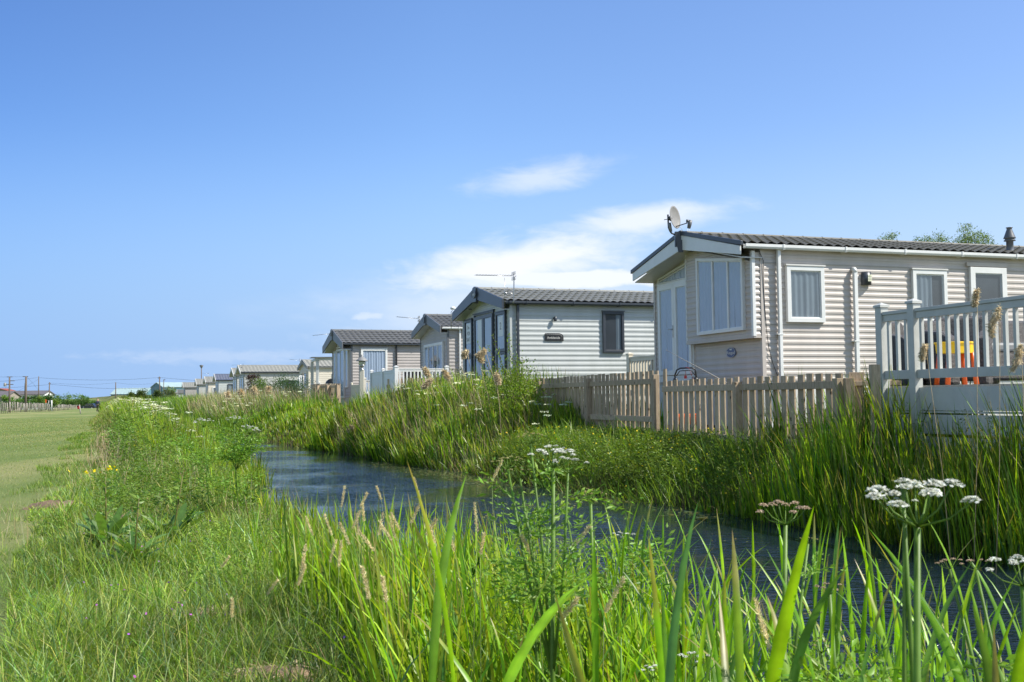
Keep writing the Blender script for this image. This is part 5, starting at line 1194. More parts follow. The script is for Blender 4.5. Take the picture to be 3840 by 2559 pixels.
def near_soil(x, y, pad=0.):
    r = np.zeros(len(x), bool)
    for (sx_, sy_, ra, rb, an) in SOIL:
        dx, dy = x - sx_, y - sy_; u = dx * math.cos(an) + dy * math.sin(an); v = -dx * math.sin(an) + dy * math.cos(an)
        r |= (u / (ra + pad)) ** 2 + (v / (rb + pad)) ** 2 < 1
    return r
def gpt(px, py):
    """ground point under a photo pixel"""
    v = ray(px, py); t_ = .5
    for _ in range(4000):
        q = v * t_
        if q[2] + CZ <= zat(q[0], q[1]): break
        t_ *= 1.003
    return q[0], q[1]
SOIL = []
for (px_, py_, ra, rb) in ((500, 1950, .42, .30), (235, 1905, .34, .13), (560, 2045, .34, .22), (790, 2320, .24, .14), (1050, 2545, .2, .1), (470, 2105, .2, .12)):
    gx_, gy_ = gpt(px_, py_); k_s = 1.35 if py_ < 2100 else .85; SOIL.append((gx_, gy_, ra * k_s, rb * k_s, R(-10)))
soilm = mat('bare_brown_soil', (.24, .165, .10), .95, .35, 14, bump=1., bscale=60, dirt=(.11, .075, .05))
for i_, (gx_, gy_, ra, rb, an) in enumerate(SOIL):
    n_ = 28; m = MB(); m.smooth = True; vs = [(0, 0, .045 if i_ < 3 else .02)]
    for rr in (.35, .7, 1.0):
        for k in range(n_):
            t_ = 2 * math.pi * k / n_; q_ = rr * (1 + .16 * math.sin(3 * t_ + i_) + .09 * math.sin(7 * t_)); vs.append((math.cos(t_) * ra * q_, math.sin(t_) * rb * q_, (.045 if i_ < 3 else .02) * (1 - rr ** 2) * (1 + .5 * math.sin(9 * t_ + rr * 7)) + .004 - .03 * (rr == 1)))
    m.add(vs, [(0, 1 + k, 1 + (k + 1) % n_) for k in range(n_)] + [(1 + j * n_ + k, 1 + j * n_ + (k + 1) % n_, 1 + (j + 1) * n_ + (k + 1) % n_, 1 + (j + 1) * n_ + k) for j in range(2) for k in range(n_)])
    o = m.build('bare_soil', soilm, None, (gx_, gy_, zat(gx_, gy_) + .012)); o.rotation_euler = (0, 0, an); tag(o, kind='structure')

# straw and clods on the bare patches
v = Veg()
for i_, (gx_, gy_, ra, rb, an) in enumerate(SOIL):
    n = [260, 160, 220, 900, 250, 120][i_]; u = RNG.standard_normal((n, 2)) * .5; x = gx_ + u[:, 0] * ra; y = gy_ + u[:, 1] * rb
    s, t = toST(x, y); z = terrain(s, t) + .022 * RNG.random(n) + .008
    v.blades(np.stack([x, y, z], -1), RNG.uniform(.04, .14, n), RNG.uniform(.003, .006, n), RNG.uniform(1.35, 1.65, n), RNG.uniform(-.3, .3, n), RNG.uniform(0, 6.3, n), mixcol(DRYC, (2, 2, 1), n), 2, 'stem')
v.build('straw', M['dry'])

# mown grass of the field: short blades, only near enough to be told apart
v = Veg(); s, t, x, y, z = scatter(300000, lambda t: -13 - .1 * t, lambda t: fb(t) + .2, 4.5, 95, 2.4)
k_ = vis(x, y, z) & ~near_soil(x, y); x, y, z, t, s = x[k_], y[k_], z[k_], t[k_], s[k_]; n = len(x); sc_ = np.clip(t / 9, 1, 5)
patch = .5 + .5 * np.sin(s * .5 + np.sin(t * .22) * 2); dryp = RNG.random(n) < (.20 + .30 * patch * (t > 10))
col = np.where(dryp[:, None], jitter((.34, .32, .13), n), mixcol(GREENS[:4], (2, 4, 1, 4), n) * [.98, .88, 1.15])
v.blades(np.stack([x, y, z - .005], -1), RNG.uniform(.018, .04, n) * sc_ ** .2, .0035 * sc_ ** 1.05, RNG.uniform(.3, 1.2, n), RNG.uniform(.2, .9, n), RNG.uniform(0, 6.3, n), col, 2)
s, t, x, y, z = scatter(26000, lambda t: fb(t) - .75, lambda t: fb(t) + .1, 4.5, 40, 1.4); k_ = vis(x, y, z) & (np.sin(x * 3.1 + np.sin(y * 2.2) * 2) * np.sin(y * 2.7) > .15); x, y, z, t = x[k_], y[k_], z[k_], t[k_]; n = len(x)
v.blades(np.stack([x, y, z - .005], -1), RNG.uniform(.05, .15, n), .004 * np.clip(t / 9, 1, 4), RNG.uniform(.1, .8, n), RNG.uniform(.2, 1.2, n), RNG.uniform(0, 6.3, n), mixcol(GREENS, (4, 3, 3, 3, 1), n), 2)
v.build('mown_grass', M['leaf'])

# rough tussocky grass of the verge, near part: a dense short sward and longer tangled blades
def sward(v, n, tp, hlo, hhi, wlo, whi, lean, curve, seg, cols, wts, smin=-.1, t1=16):
    s, t, x, y, z = scatter(n, smin, lambda t: nw(t) - .2, 1.2, t1, tp)
    k_ = vis(x, y, z) & (s > fb(t) - .25); k_ &= (s < nw(t) - .45) | (t < 3.5) | (t > 13) | (RNG.random(n) < .12); k_ &= ~near_soil(x, y) | (RNG.random(n) < .06); x, y, z, s, t = x[k_], y[k_], z[k_], s[k_], t[k_]; n = len(x)
    tus = (np.sin(x * 5.1 + 2 * np.sin(y * 2.3)) * np.sin(y * 4.3 + 1.7 * np.sin(x * 3.1)) + 1) / 2      # tussocks
    kk = RNG.random(n) < (.35 + .65 * tus) if hhi > .15 else np.ones(n, bool); x, y, z, s, t, tus = x[kk], y[kk], z[kk], s[kk], t[kk], tus[kk]; n = len(x)
    edge = np.clip((s - fb(t) + .35) / .6, .3, 1) * np.where((t > 3.5) & (t < 13), np.clip(1 - (s - 1.4) * .55, .4, 1), 1); sc_ = np.clip(t / 6, .9, 2.4)
    h = RNG.uniform(hlo, hhi, n) * (.55 + .75 * tus) * edge; col = mixcol(cols, wts, n, .24, .14)
    col = col * 1.14 * (1 + .22 * np.sin(x * 2.2 + 1.3 * np.sin(y * 1.7)))[:, None] * [1, 1, 1]
    v.blades(np.stack([x, y, z - .01], -1), h, RNG.uniform(wlo, whi, n) * sc_, RNG.uniform(0, lean, n), RNG.uniform(.1, curve, n), RNG.uniform(0, 6.3, n), np.clip(col, .01, .8), seg, 'grass', .8)
v = Veg()
sward(v, 300000, 1.35, .05, .13, .0028, .0055, 1.0, 1.2, 2, GREENS, (5, 4, 3, 3, 1.0))
sward(v, 60000, 1.2, .16, .34, .0035, .0075, .7, 2.2, 4, GREENS[:4] + [(.16, .24, .11), (.30, .36, .10)], (4, 5, 3, 3, 3, 3))
v.build('rough_grass', M['leaf'])

# taller grasses and herbs of the verge, further along
v = Veg(); s, t, x, y, z = scatter(210000, lambda t: fb(t) - .05, lambda t: nw(t) + .1, 8.5, 125, 1.9)
k_ = vis(x, y, z); x, y, z, s, t = x[k_], y[k_], z[k_], s[k_], t[k_]; n = len(x)
wv = (np.sin(x * 1.9 + np.sin(y)) * np.sin(y * 1.3) + 1) / 2
hm = np.interp(t, [8, 12, 18, 26, 40, 125], [.20, .36, .55, .85, 1.05, 1.0]) * np.clip((s - fb(t) + .12) / 1.25, .10, 1) ** 1.15 * (.72 + .4 * wv)
sc_ = np.clip(t / 8, 1, 9)
col = mixcol(GREENS + [(.16, .26, .03)], (4, 4, 2, 3, .9, 3), n, .2, .12); col = np.where((RNG.random(n) < np.clip(.22 - .05 * (s - fb(t)), .02, .3))[:, None], jitter((.36, .27, .14), n), col)
v.blades(np.stack([x, y, z - .02], -1), hm * RNG.uniform(.45, 1.1, n), RNG.uniform(.004, .008, n) * sc_ ** .8, RNG.uniform(0, .28, n), RNG.uniform(.1, .8, n), RNG.uniform(0, 6.3, n), col, 3)
v.build('tall_grass', M['leaf'])

# reeds along the near waterline
def reedbed(v, n, s0, s1, t0, t1, tp, hfun, wid=(.011, .02), cols=REEDC, wts=(4, 3, 2, 2), seg=4, lean=.13, curve=.6, cull=None, wexp=.75, tref=7.):
    s, t, x, y, z = scatter(n, s0, s1, t0, t1, tp); z = np.maximum(z, -.3); k_ = vis(x, y, z)
    if cull is not None: k_ &= ~cull(s, t, x, y)
    s, t, x, y, z = s[k_], t[k_], x[k_], y[k_], z[k_]; n = len(x)
    h = hfun(s, t, x, y) * RNG.uniform(.55, 1.12, n); sc_ = np.clip(t / tref, .8, 12) ** wexp
    col = mixcol(cols, wts, n, .24, .12) * (1 + .30 * np.sin(x * 2.3 + 1.2 * np.sin(y * 1.9)) * np.sin(y * 2.1 + x))[:, None]
    az = .8 * np.sin(x * .9) + 1.5 * RNG.standard_normal(n) + np.pi
    return s, t, v.blades(np.stack([x, y, z - .02], -1), h, RNG.uniform(*wid, n) * sc_, np.abs(RNG.standard_normal(n)) * lean, RNG.uniform(.0, curve, n), az, col, seg, 'reed' if seg > 3 else 'grass', .6)
v = Veg()
hN = lambda s, t, x, y: np.interp(t, [0, 3, 5, 8, 12, 16, 20, 28, 60], [.75, .55, .42, .36, .40, .58, .85, 1.2, 1.3])
reedbed(v, 900, lambda t: nw(t) - .75, lambda t: nw(t) + .25, 2.4, 9, 1.0, hN, (.009, .018))
reedbed(v, 3000, lambda t: nw(t) - .6, lambda t: nw(t) + .3, 8, 22, 1.2, hN, (.008, .014))
reedbed(v, 26000, lambda t: nw(t) - .9, lambda t: nw(t) + 1.0, 17, 110, 1.6, hN, (.006, .011), tref=9.)
reedbed(v, 1700, lambda t: nw(t) - 1.6, lambda t: nw(t) - .1, 1.4, 4.6, .9, lambda s, t, x, y: .62 + 0 * s, (.010, .020), wts=(4, 2, 1, 4), lean=.22, curve=1.1, cull=lambda s, t, x, y: x / np.maximum(y, .5) < -.16 + .10 * RNG.random(len(x)))
reedbed(v, 1900, lambda t: nw(t) - 1.2, lambda t: nw(t) + .1, 1.4, 5.5, 1.0, lambda s, t, x, y: .60 + 0 * s, (.010, .021))
v.build('near_reeds', M['reed'])

# far bank
Hf = lambda t: np.interp(t, [4, 8.6, 9.8, 10.8, 15.2, 17.2, 19, 21, 24.5, 28.5, 31.5, 39, 42, 60, 110], [1.45, 1.35, 1.05, .45, .48, .62, .85, 1.38, 1.42, 1.15, .58, .48, 1.15, 1.3, 1.1])
inner = lambda s, t, x, y: (s > fw(t) + .85) & (t < 17.5) & (t > 10.2) & (RNG.random(len(s)) < .85)
v = Veg()
hF = lambda s, t, x, y: (Hf(t) + np.where((t > 10.3) & (t < 16.5) & (s < fw(t) + 1.2), .22 + .30 * np.maximum(0, np.sin(t * 2.9 + s)), 0)) * (.78 + .22 * np.sin(t * 2.3 + s * 1.7)) * np.where(s < fw(t) + .1, .85, 1.0)
reedbed(v, 12500, lambda t: fw(t) - .35, lambda t: fw(t) + 2.6, 4.5, 10.6, 1.0, hF, (.010, .021), seg=4, wts=(4, 4, 3, 2), lean=.1)
reedbed(v, 4200, lambda t: fw(t) + .7, lambda t: fw(t) + 2.4, 5, 10.0, 1.0, lambda s, t, x, y: 1.02 + 0 * s, (.010, .021), seg=4, wts=(4, 4, 3, 2), lean=.1)
reedbed(v, 9500, lambda t: fw(t) - .35, lambda t: fw(t) + 1.9, 10.2, 18, 1.0, hF, (.005, .012), GREENS[:4] + REEDC[:1], (3, 2, 5, 3, 1), 3, .35, 1.2, inner)
reedbed(v, 33000, lambda t: fw(t) - .35, lambda t: fw(t) + 3.3, 17, 41, 1.15, hF, (.010, .023), wts=(4, 4, 5, 2), seg=4, curve=.8, tref=10.)
reedbed(v, 36000, lambda t: fw(t) - .9, lambda t: fw(t) + 3.6, 40, 115, 1.3, hF, (.006, .011), GREENS[:3] + REEDC[:3], (3, 2, 3, 2, 2, 2), 3, .2, .8, None, .85, 10.)
v.build('bank_reeds', M['reed'])
v = Veg(); reedbed(v, 9000, lambda t: fw(t) - .42, lambda t: fw(t) + .12, 5, 40, 1.2, lambda s, t, x, y: .40 + .12 * np.sin(t * 3), (.006, .012), [(.10, .085, .045), (.16, .125, .07), (.045, .06, .02)], (3, 2, 3), 2, .25, .8)
v.build('waterline_stalks', M['dry'])
v = Veg()                               # bleached stalks left from last year
def dry(n, s0, s1, t0, t1, hh, wid, lean=.35, curve=1.):
    s, t, x, y, z = scatter(n, s0, s1, t0, t1); k_ = vis(x, y, z); s, t, x, y, z = s[k_], t[k_], x[k_], y[k_], z[k_]; n = len(x)
    v.blades(np.stack([x, y, z], -1), hh(t) * RNG.uniform(.5, 1.1, n), wid * np.clip(t / 8, .8, 8) ** .75, np.abs(RNG.standard_normal(n)) * lean, RNG.uniform(0, curve, n), RNG.uniform(0, 6.3, n), mixcol(DRYC, (2, 2, 1), n), 4, 'stem')
dry(700, 7.2, 9.8, 4.6, 10, lambda t: Hf(t) * 1.05, .003); dry(900, 7.1, 8.6, 9.5, 18, lambda t: Hf(t) * .8, .003); dry(5200, 7.1, 10.2, 18, 27, lambda t: Hf(t) * 1.05, .003)
dry(500, 7.1, 7.6, 5, 40, lambda t: .45 + 0 * t, .0035); dry(5200, 7.6, 11, 42, 62, lambda t: Hf(t) * 1.12, .0035, .25); dry(500, lambda t: nw(t) - .9, lambda t: nw(t) + .2, 3, 16, lambda t: .5 + 0 * t, .003)
dry(900, -1.2, 2.2, 2.5, 12, lambda t: .28 + 0 * t, .0022, .6)
dry(900, lambda t: fb(t), lambda t: fb(t) + 1.0, 12, 30, lambda t: .6 + 0 * t, .003, .3)
v.build('dry_stalks', M['dry'])
# low herbs with small leaves on the far bank below the fence, with yellow flowers
def herbs(v, x, y, z, h, nl, L, Wd, col, stemcol=(.09, .14, .03), fl=None, up=.35, spread=.05):
    n = len(x); lean = RNG.uniform(0, .22, n); az = RNG.uniform(0, 6.3, n)
    tip = v.blades(np.stack([x, y, z], -1), h, np.maximum(.003, L * .05) * np.ones(n), lean, 0 * lean, az, jitter(stemcol, n), 2, 'stem')
    base = np.stack([x, y, z], -1)
    f = RNG.random((n, nl)) ** .8 * .85 + .13; a = RNG.uniform(0, 6.3, (n, nl))
    p = base[:, None] + (tip - base)[:, None] * f[..., None]; out = np.stack([np.cos(a), np.sin(a), up + .5 * RNG.standard_normal((n, nl)) * .5], -1)
    p = p + out * [1, 1, 0] * (spread * RNG.random((n, nl))[..., None]); ls = (1.15 - .6 * f) * RNG.uniform(.6, 1.2, (n, nl))
    c = np.repeat(jitter(col, n, .2, .1), nl, 0) * RNG.uniform(.8, 1.2, (n * nl, 1))
    v.leaves(p.reshape(-1, 3), out.reshape(-1, 3), (L[:, None] * ls).ravel(), (Wd[:, None] * ls).ravel(), c)
    return tip
v = Veg(); fl = Veg()
s, t, x, y, z = scatter(3900, lambda t: fw(t) - .1, lambda t: fw(t) + 1.75, 9.6, 17.6); k_ = vis(x, y, z); x, y, z, t = x[k_], y[k_], z[k_], t[k_]; n = len(x)
tip = herbs(v, x, y, z, RNG.uniform(.20, .72, n) * np.clip(1.15 - (toST(x, y)[0] - fw(t)) * .60, .3, 1), 28, RNG.uniform(.035, .075, n), RNG.uniform(.016, .034, n), (.15, .225, .03))
j = RNG.random(n) < .22; fl.discs(tip[j], RNG.uniform(.008, .014, j.sum()), jitter((.75, .55, .02), int(j.sum())), 5, .8)
s, t, x, y, z = scatter(700, lambda t: fw(t) + .4, lambda t: fw(t) + 2.6, 5, 10); k_ = vis(x, y, z); x, y, z = x[k_], y[k_], z[k_]; n = len(x)
herbs(v, x, y, z, RNG.uniform(.35, 1.0, n), 34, RNG.uniform(.04, .08, n), RNG.uniform(.012, .022, n), (.11, .20, .03))
v.build('bank_herbs', M['leaf'])
v = Veg()                               # herbs of the verge: thistle-like and feathery leaves
s, t, x, y, z = scatter(1000, lambda t: fb(t) + .35, lambda t: nw(t) - .1, 9, 30, 1.2); k_ = vis(x, y, z); x, y, z, t, s = x[k_], y[k_], z[k_], t[k_], s[k_]; n = len(x)
tip = herbs(v, x, y, z, RNG.uniform(.25, .62, n) * np.clip(t / 14, .8, 1.7), 30, RNG.uniform(.05, .10, n) * np.clip(t / 14, .8, 1.5), RNG.uniform(.012, .03, n) * np.clip(t / 14, .8, 1.5), (.15, .25, .035))
s, t, x, y, z = scatter(2600, -.3, lambda t: nw(t) - .05, 1.8, 9.5, 1.1); k_ = vis(x, y, z) & ~near_soil(x, y, .35); k_ &= (s < nw(t) - .5) | (RNG.random(len(s)) < .1); k_ &= (np.sin(x * 2.3 + 1) * np.sin(y * 1.9) + .6 * (s - .8)) > .1; x, y, z = x[k_], y[k_], z[k_]; n = len(x)
herbs(v, x, y, z, RNG.uniform(.08, .30, n) * np.clip(1.1 - (s[k_] - 1.2) * .5, .35, 1), 34, RNG.uniform(.016, .035, n), RNG.uniform(.008, .016, n), (.19, .30, .04), up=.5, spread=.04)
v.build('verge_herbs', M['leaf'])
# little yellow and purple flowers
for (pxs, pys, cnt, sp_, rr) in (((560, 1650), None, 26, (75, 22), .013), ((520, 1672), None, 10, (45, 10), .012), ((340, 1772), None, 10, (60, 8), .012), ((420, 1758), None, 12, (25, 10), .012)):
    px_, py_ = pxs; gx_, gy_ = gpt(px_, py_ + 95); d_ = gy_
    P = np.array([list(wp(px_ + RNG.normal() * sp_[0] * .5, py_ + RNG.normal() * sp_[1] * .5, d_ + RNG.normal() * .2)) for _ in range(cnt)]); fl.discs(P, np.full(cnt, rr * 1.5), jitter((.85, .60, .01), cnt), 5, .7)
fl.build('buttercups', M['petal'])
v = Veg(); s, t, x, y, z = scatter(130, .2, 2.0, 3, 8); v.discs(np.stack([x, y, z + RNG.uniform(.08, .2, 130)], -1), np.full(130, .006), jitter((.42, .12, .50), 130), 5, .8); v.build('purple_flowers', M['petal'])

# cow parsley: frothy white heads along the verge and among the reeds
def parsley(n, s0, s1, t0, t1, zt, nd=26, rad=.075, pr=.011, stems=True):
    s, t, x, y, z = scatter(n, s0, s1, t0, t1); k_ = vis(x, y, z); x, y, z, t, s = x[k_], y[k_], z[k_], t[k_], s[k_]; n = len(x); hh = zt(s, t) * RNG.uniform(.75, 1.08, n)
    tp = v2.blades(np.stack([x, y, z], -1), hh, .006 * np.clip(t / 10, 1, 3), RNG.uniform(0, .2, n), 0 * hh, RNG.uniform(0, 6.3, n), jitter((.13, .2, .05), n), 2, 'stem')
    a = RNG.uniform(0, 6.3, (n, nd)); r_ = rad * np.sqrt(RNG.random((n, nd))); P = tp[:, None] + np.stack([np.cos(a) * r_, np.sin(a) * r_, .02 * RNG.random((n, nd)) - r_ * .12], -1)
    cl = jitter((.66, .69, .46), n, .14, .04); v1.discs(P.reshape(-1, 3), np.repeat(pr * np.clip(t / 10, 1, 3.2) ** .7, nd) * RNG.uniform(.7, 1.3, n * nd), np.repeat(cl, nd, 0), 5, .4)
v1, v2 = Veg(), Veg()
parsley(480, lambda t: np.minimum(fb(t) + .8, nw(t) - .3), lambda t: nw(t) + .2, 22, 62, lambda s, t: np.interp(t, [20, 30, 45, 90], [.95, 1.10, 1.16, 1.0]))
parsley(60, lambda t: fw(t) + .5, lambda t: fw(t) + 2.4, 17, 26, lambda s, t: Hf(t) * .9); parsley(36, lambda t: fw(t) + .8, lambda t: fw(t) + 2.2, 5.5, 9.2, lambda s, t: Hf(t) * .75 + .1, rad=.05, pr=.007)
parsley(40, lambda t: fw(t), lambda t: fw(t) + 2.4, 42, 52, lambda s, t: Hf(t) * .9)
v1.build('cow_parsley', M['petal']); v2.build('cow_parsley_stems', M['leaf'])

# duckweed and floating leaves along the far side of the water
v = Veg(); s, t, x, y, z = scatter(5200, lambda t: fw(t) - 1.6, lambda t: fw(t) + .25, 6, 40); n = len(s)
k_ = RNG.random(n) < np.clip((s - fw(t) + 1.6) / 1.7, .03, 1) ** 3 * (.25 + .75 * (np.sin(t * 1.1) * np.sin(t * .37 + 2) > -.1)); x, y = x[k_], y[k_]; n = len(x)
v.discs(np.stack([x, y, np.full(n, .006)], -1), RNG.uniform(.006, .026, n), jitter((.16, .22, .06), n, .25, .15), 7, .0)
s, t, x, y, z = scatter(900, lambda t: nw(t) + .3, lambda t: fw(t), 6, 40); n = len(x); v.discs(np.stack([x, y, np.full(n, .006)], -1), RNG.uniform(.004, .012, n), jitter((.35, .34, .10), n, .25, .1), 5, .0)
s, t, x, y, z = scatter(16, lambda t: fw(t) - .9, lambda t: fw(t) - .1, 9, 22); n = len(x)
for i_ in range(n):
    m_ = 90; P = np.stack([x[i_] + RNG.normal(0, .22, m_), y[i_] + RNG.normal(0, .4, m_), np.full(m_, .007)], -1); v.discs(P, RNG.uniform(.012, .03, m_), jitter((.17, .19, .07), m_, .25, .15), 7, .0)
v.build('duckweed', M['leaf'])

# ---- single plants
def bush(name, c, rx, ry, rz, n, L, cols, wts, label, cat, stems=12, group=None, clumps=26, zb=0., trunk_r=.012, hollow=.35, part='foliage', trunkname='stem'):
    """leaf clumps spread unevenly through the crown's volume, on branching stems"""
    r_ = empty(name, c, 0, label, cat, group); v = Veg(); P = []
    while len(P) < clumps:
        q = RNG.uniform(-1, 1, 3); d_ = np.linalg.norm(q)
        if hollow < d_ < 1 and q[2] > -.75: P.append(q * [rx, ry, rz] * RNG.uniform(.8, 1.12) + [0, 0, zb + rz])
    P = np.array(P); k = RNG.integers(0, clumps, n); cr = RNG.uniform(.13, .30, clumps) * min(rx, rz) * 1.35
    off = RNG.standard_normal((n, 3)) * cr[k][:, None] * [1, 1, .8]; pts = P[k] + off; d = off + np.array([0, 0, .25 * rx]) + RNG.standard_normal((n, 3)) * .3 * rx
    cb = mixcol(cols, wts, clumps, .14, .08)
    v.leaves(pts, d, L * RNG.uniform(.6, 1.3, n), L * .52 * RNG.uniform(.7, 1.2, n), np.clip(cb[k] * RNG.uniform(.8, 1.2, (n, 1)), .004, .9))
    v.build(part, M['leaf'], kind='', parent=r_)
    m = MB()
    for i_ in range(min(stems, clumps)):
        q = Vector(P[i_]); m.tube([Vector((RNG.normal() * .06 * rx, RNG.normal() * .06 * rx, -.1)), Vector((q.x * .35, q.y * .35, q.z * .5)), q], [trunk_r, trunk_r * .6, trunk_r * .25], 5)
    m.build(trunkname, M['bark'], r_)
    return r_
def ground_at(px_, d): p = wp(px_, 1500, d); return (p.x, p.y, zat(p.x, p.y))
LB = [(.20, .30, .03), (.13, .22, .03), (.26, .33, .05)]
g_ = ground_at(1925, 21.2); bush('leafy_shrub', g_, .50, .5, .74, 5200, .05, LB, (3, 2, 1), 'light green leafy shrub at the left end of the picket fence', 'shrub', clumps=46, stems=20)
# its long shoots
v = Veg(); pr_ = [o for o in bpy.data.objects if o.name == 'leafy_shrub'][0]; m = MB(); lp_ = []
for (px_, py_) in ((1792, 1288), (1848, 1258), (1900, 1272), (1912, 1255), (1962, 1345), (1995, 1385), (1870, 1310), (1940, 1330), (1830, 1300)):
    a = Vector((RNG.normal() * .1, RNG.normal() * .1, .5)); b = wp(px_, py_, 21.2) - pr_.location; m.tube([a, (a + b) / 2 + Vector((RNG.normal() * .03, 0, .03)), b], [.010, .006, .003], 5)
    for f in np.linspace(.35, 1, 16): lp_.append(a.lerp(b, f))
m.build('shoots', M['bark'], pr_); P = np.array([list(p) for p in lp_ for _ in range(2)]); n = len(P); v.leaves(P, RNG.standard_normal((n, 3)) + [0, 0, .5], RNG.uniform(.04, .07, n), RNG.uniform(.02, .035, n), mixcol(LB, (3, 2, 1), n)); v.build('shoot_leaves', M['leaf'], kind='', parent=pr_)
g_ = ground_at(946, 64); bush('purple_shrub', g_, .45, .45, 1.12, 3600, .085, [(.085, .05, .055), (.07, .06, .04)], (3, 1), 'dark purple leaved shrub in front of the long white caravan', 'shrub', clumps=22)
g_ = ground_at(985, 63); bush('green_shrub', g_, .5, .5, .95, 3600, .085, [(.13, .20, .03), (.09, .16, .03)], (2, 1), 'green flowering shrub right of the purple leaved one', 'shrub', clumps=24)
g_ = ground_at(1735, 33.5); bush('dark_hedge_bush', g_, .95, .6, .80, 3200, .06, [(.03, .06, .025), (.05, .09, .03)], (2, 1), 'dark glossy bush below the white downpipe of the taupe caravan', 'bush', clumps=24)
g_ = (wp(1222, 1500, 46).x, 46, .72); bush('climbing_shrub', g_, .28, .25, .42, 900, .06, [(.04, .08, .03)], (1,), 'small dark shrub growing through the short wooden fence', 'shrub', clumps=12)
g_ = ground_at(1115, 52); bush('dark_bush', g_, .9, .9, .72, 3600, .08, [(.035, .08, .025), (.05, .10, .03)], (1, 1), 'dark green bush left of the veranda foot', 'bush', clumps=22)
g_ = ground_at(1040, 54); bush('dark_bush', g_, 1.1, .9, .80, 3600, .08, [(.045, .09, .025), (.06, .12, .03)], (1, 1), 'broad dark green bush under the long white caravan', 'bush', clumps=24)
g_ = (*wp(1229, 1462, 55.3).xy, 1.85); bush('potted_plant', g_, .17, .15, .14, 500, .07, [(.13, .22, .04), (.6, .62, .5)], (4, 1), 'potted plant on the white spindle railing', 'plant', clumps=8)
# thicket on the left, one bush after another
TH_C = [(.10, .20, .05), (.13, .24, .055), (.07, .15, .045), (.18, .28, .07)]
for i_, (px_, top, d, w_) in enumerate(((52, 1492, 215, 24), (80, 1488, 218, 24), (105, 1490, 215, 22), (130, 1491, 215, 22), (152, 1490, 216, 20), (172, 1484, 222, 20), (196, 1481, 222, 22), (214, 1476, 342, 20), (232, 1482, 342, 22), (256, 1481, 343, 22), (280, 1483, 344, 22), (302, 1480, 345, 22), (322, 1488, 345, 20), (342, 1496, 345, 20), (362, 1502, 345, 18), (390, 1508, 345, 16), (20, 1486, 240, 20))):
    p = wp(px_, top, d); zb = wp(px_, 1536, d).z; hz_ = (p.z - zb) / 2
    bush('thicket_bush', (p.x, p.y, zb), w_ * d / 4000 * .72, w_ * d / 4000 * .6, hz_ * .98, 1500, .34, TH_C, (2, 3, 2, 1), 'mid green bush of the thicket behind the stake fence', 'bush', 6, 'bushes of the thicket behind the stake fence', 16, trunk_r=.05, hollow=.2)
for (px_, top, d, w_, lb) in ((468, 1489, 200, 22, 'low olive bush below the slim pole by the teal barn'), (492, 1479, 195, 18, 'small dark bush with a yellowish side before the teal barn'), (530, 1467, 185, 24, 'round olive bush hiding the right end of the teal barn'), (592, 1470, 180, 28, 'broad rounded bush left of the pale willow'), (556, 1484, 190, 20, 'low bush between the two rounded ones')):
    p = wp(px_, top, d); zb = wp(px_, 1512, d).z; bush('round_bush', (p.x, p.y, zb), w_ * d / 4000 * .8, w_ * d / 4000 * .6, (p.z - zb) / 2, 1500, .26, [(.09, .12, .03), (.06, .095, .025)], (1, 1), lb, 'bush', 6, 'round bushes by the teal barn', 16, trunk_r=.05, hollow=.2)
for (px_, top, d, w_, lb) in ((630, 1447, 170, 22, 'pale grey green willow between the poles and the second barn'), (648, 1458, 165, 18, 'low pale willow bush in front of the second teal barn')):
    p = wp(px_, top, d); zb = wp(px_, 1512, d).z; bush('pale_willow', (p.x, p.y, zb), w_ * d / 4000 * .7, w_ * d / 4000 * .5, (p.z - zb) / 2, 900, .22, [(.20, .24, .12), (.16, .22, .08)], (1, 1), lb, 'tree', 8, 'pale willows', 16, trunk_r=.06, hollow=.2, part='crown', trunkname='trunk')
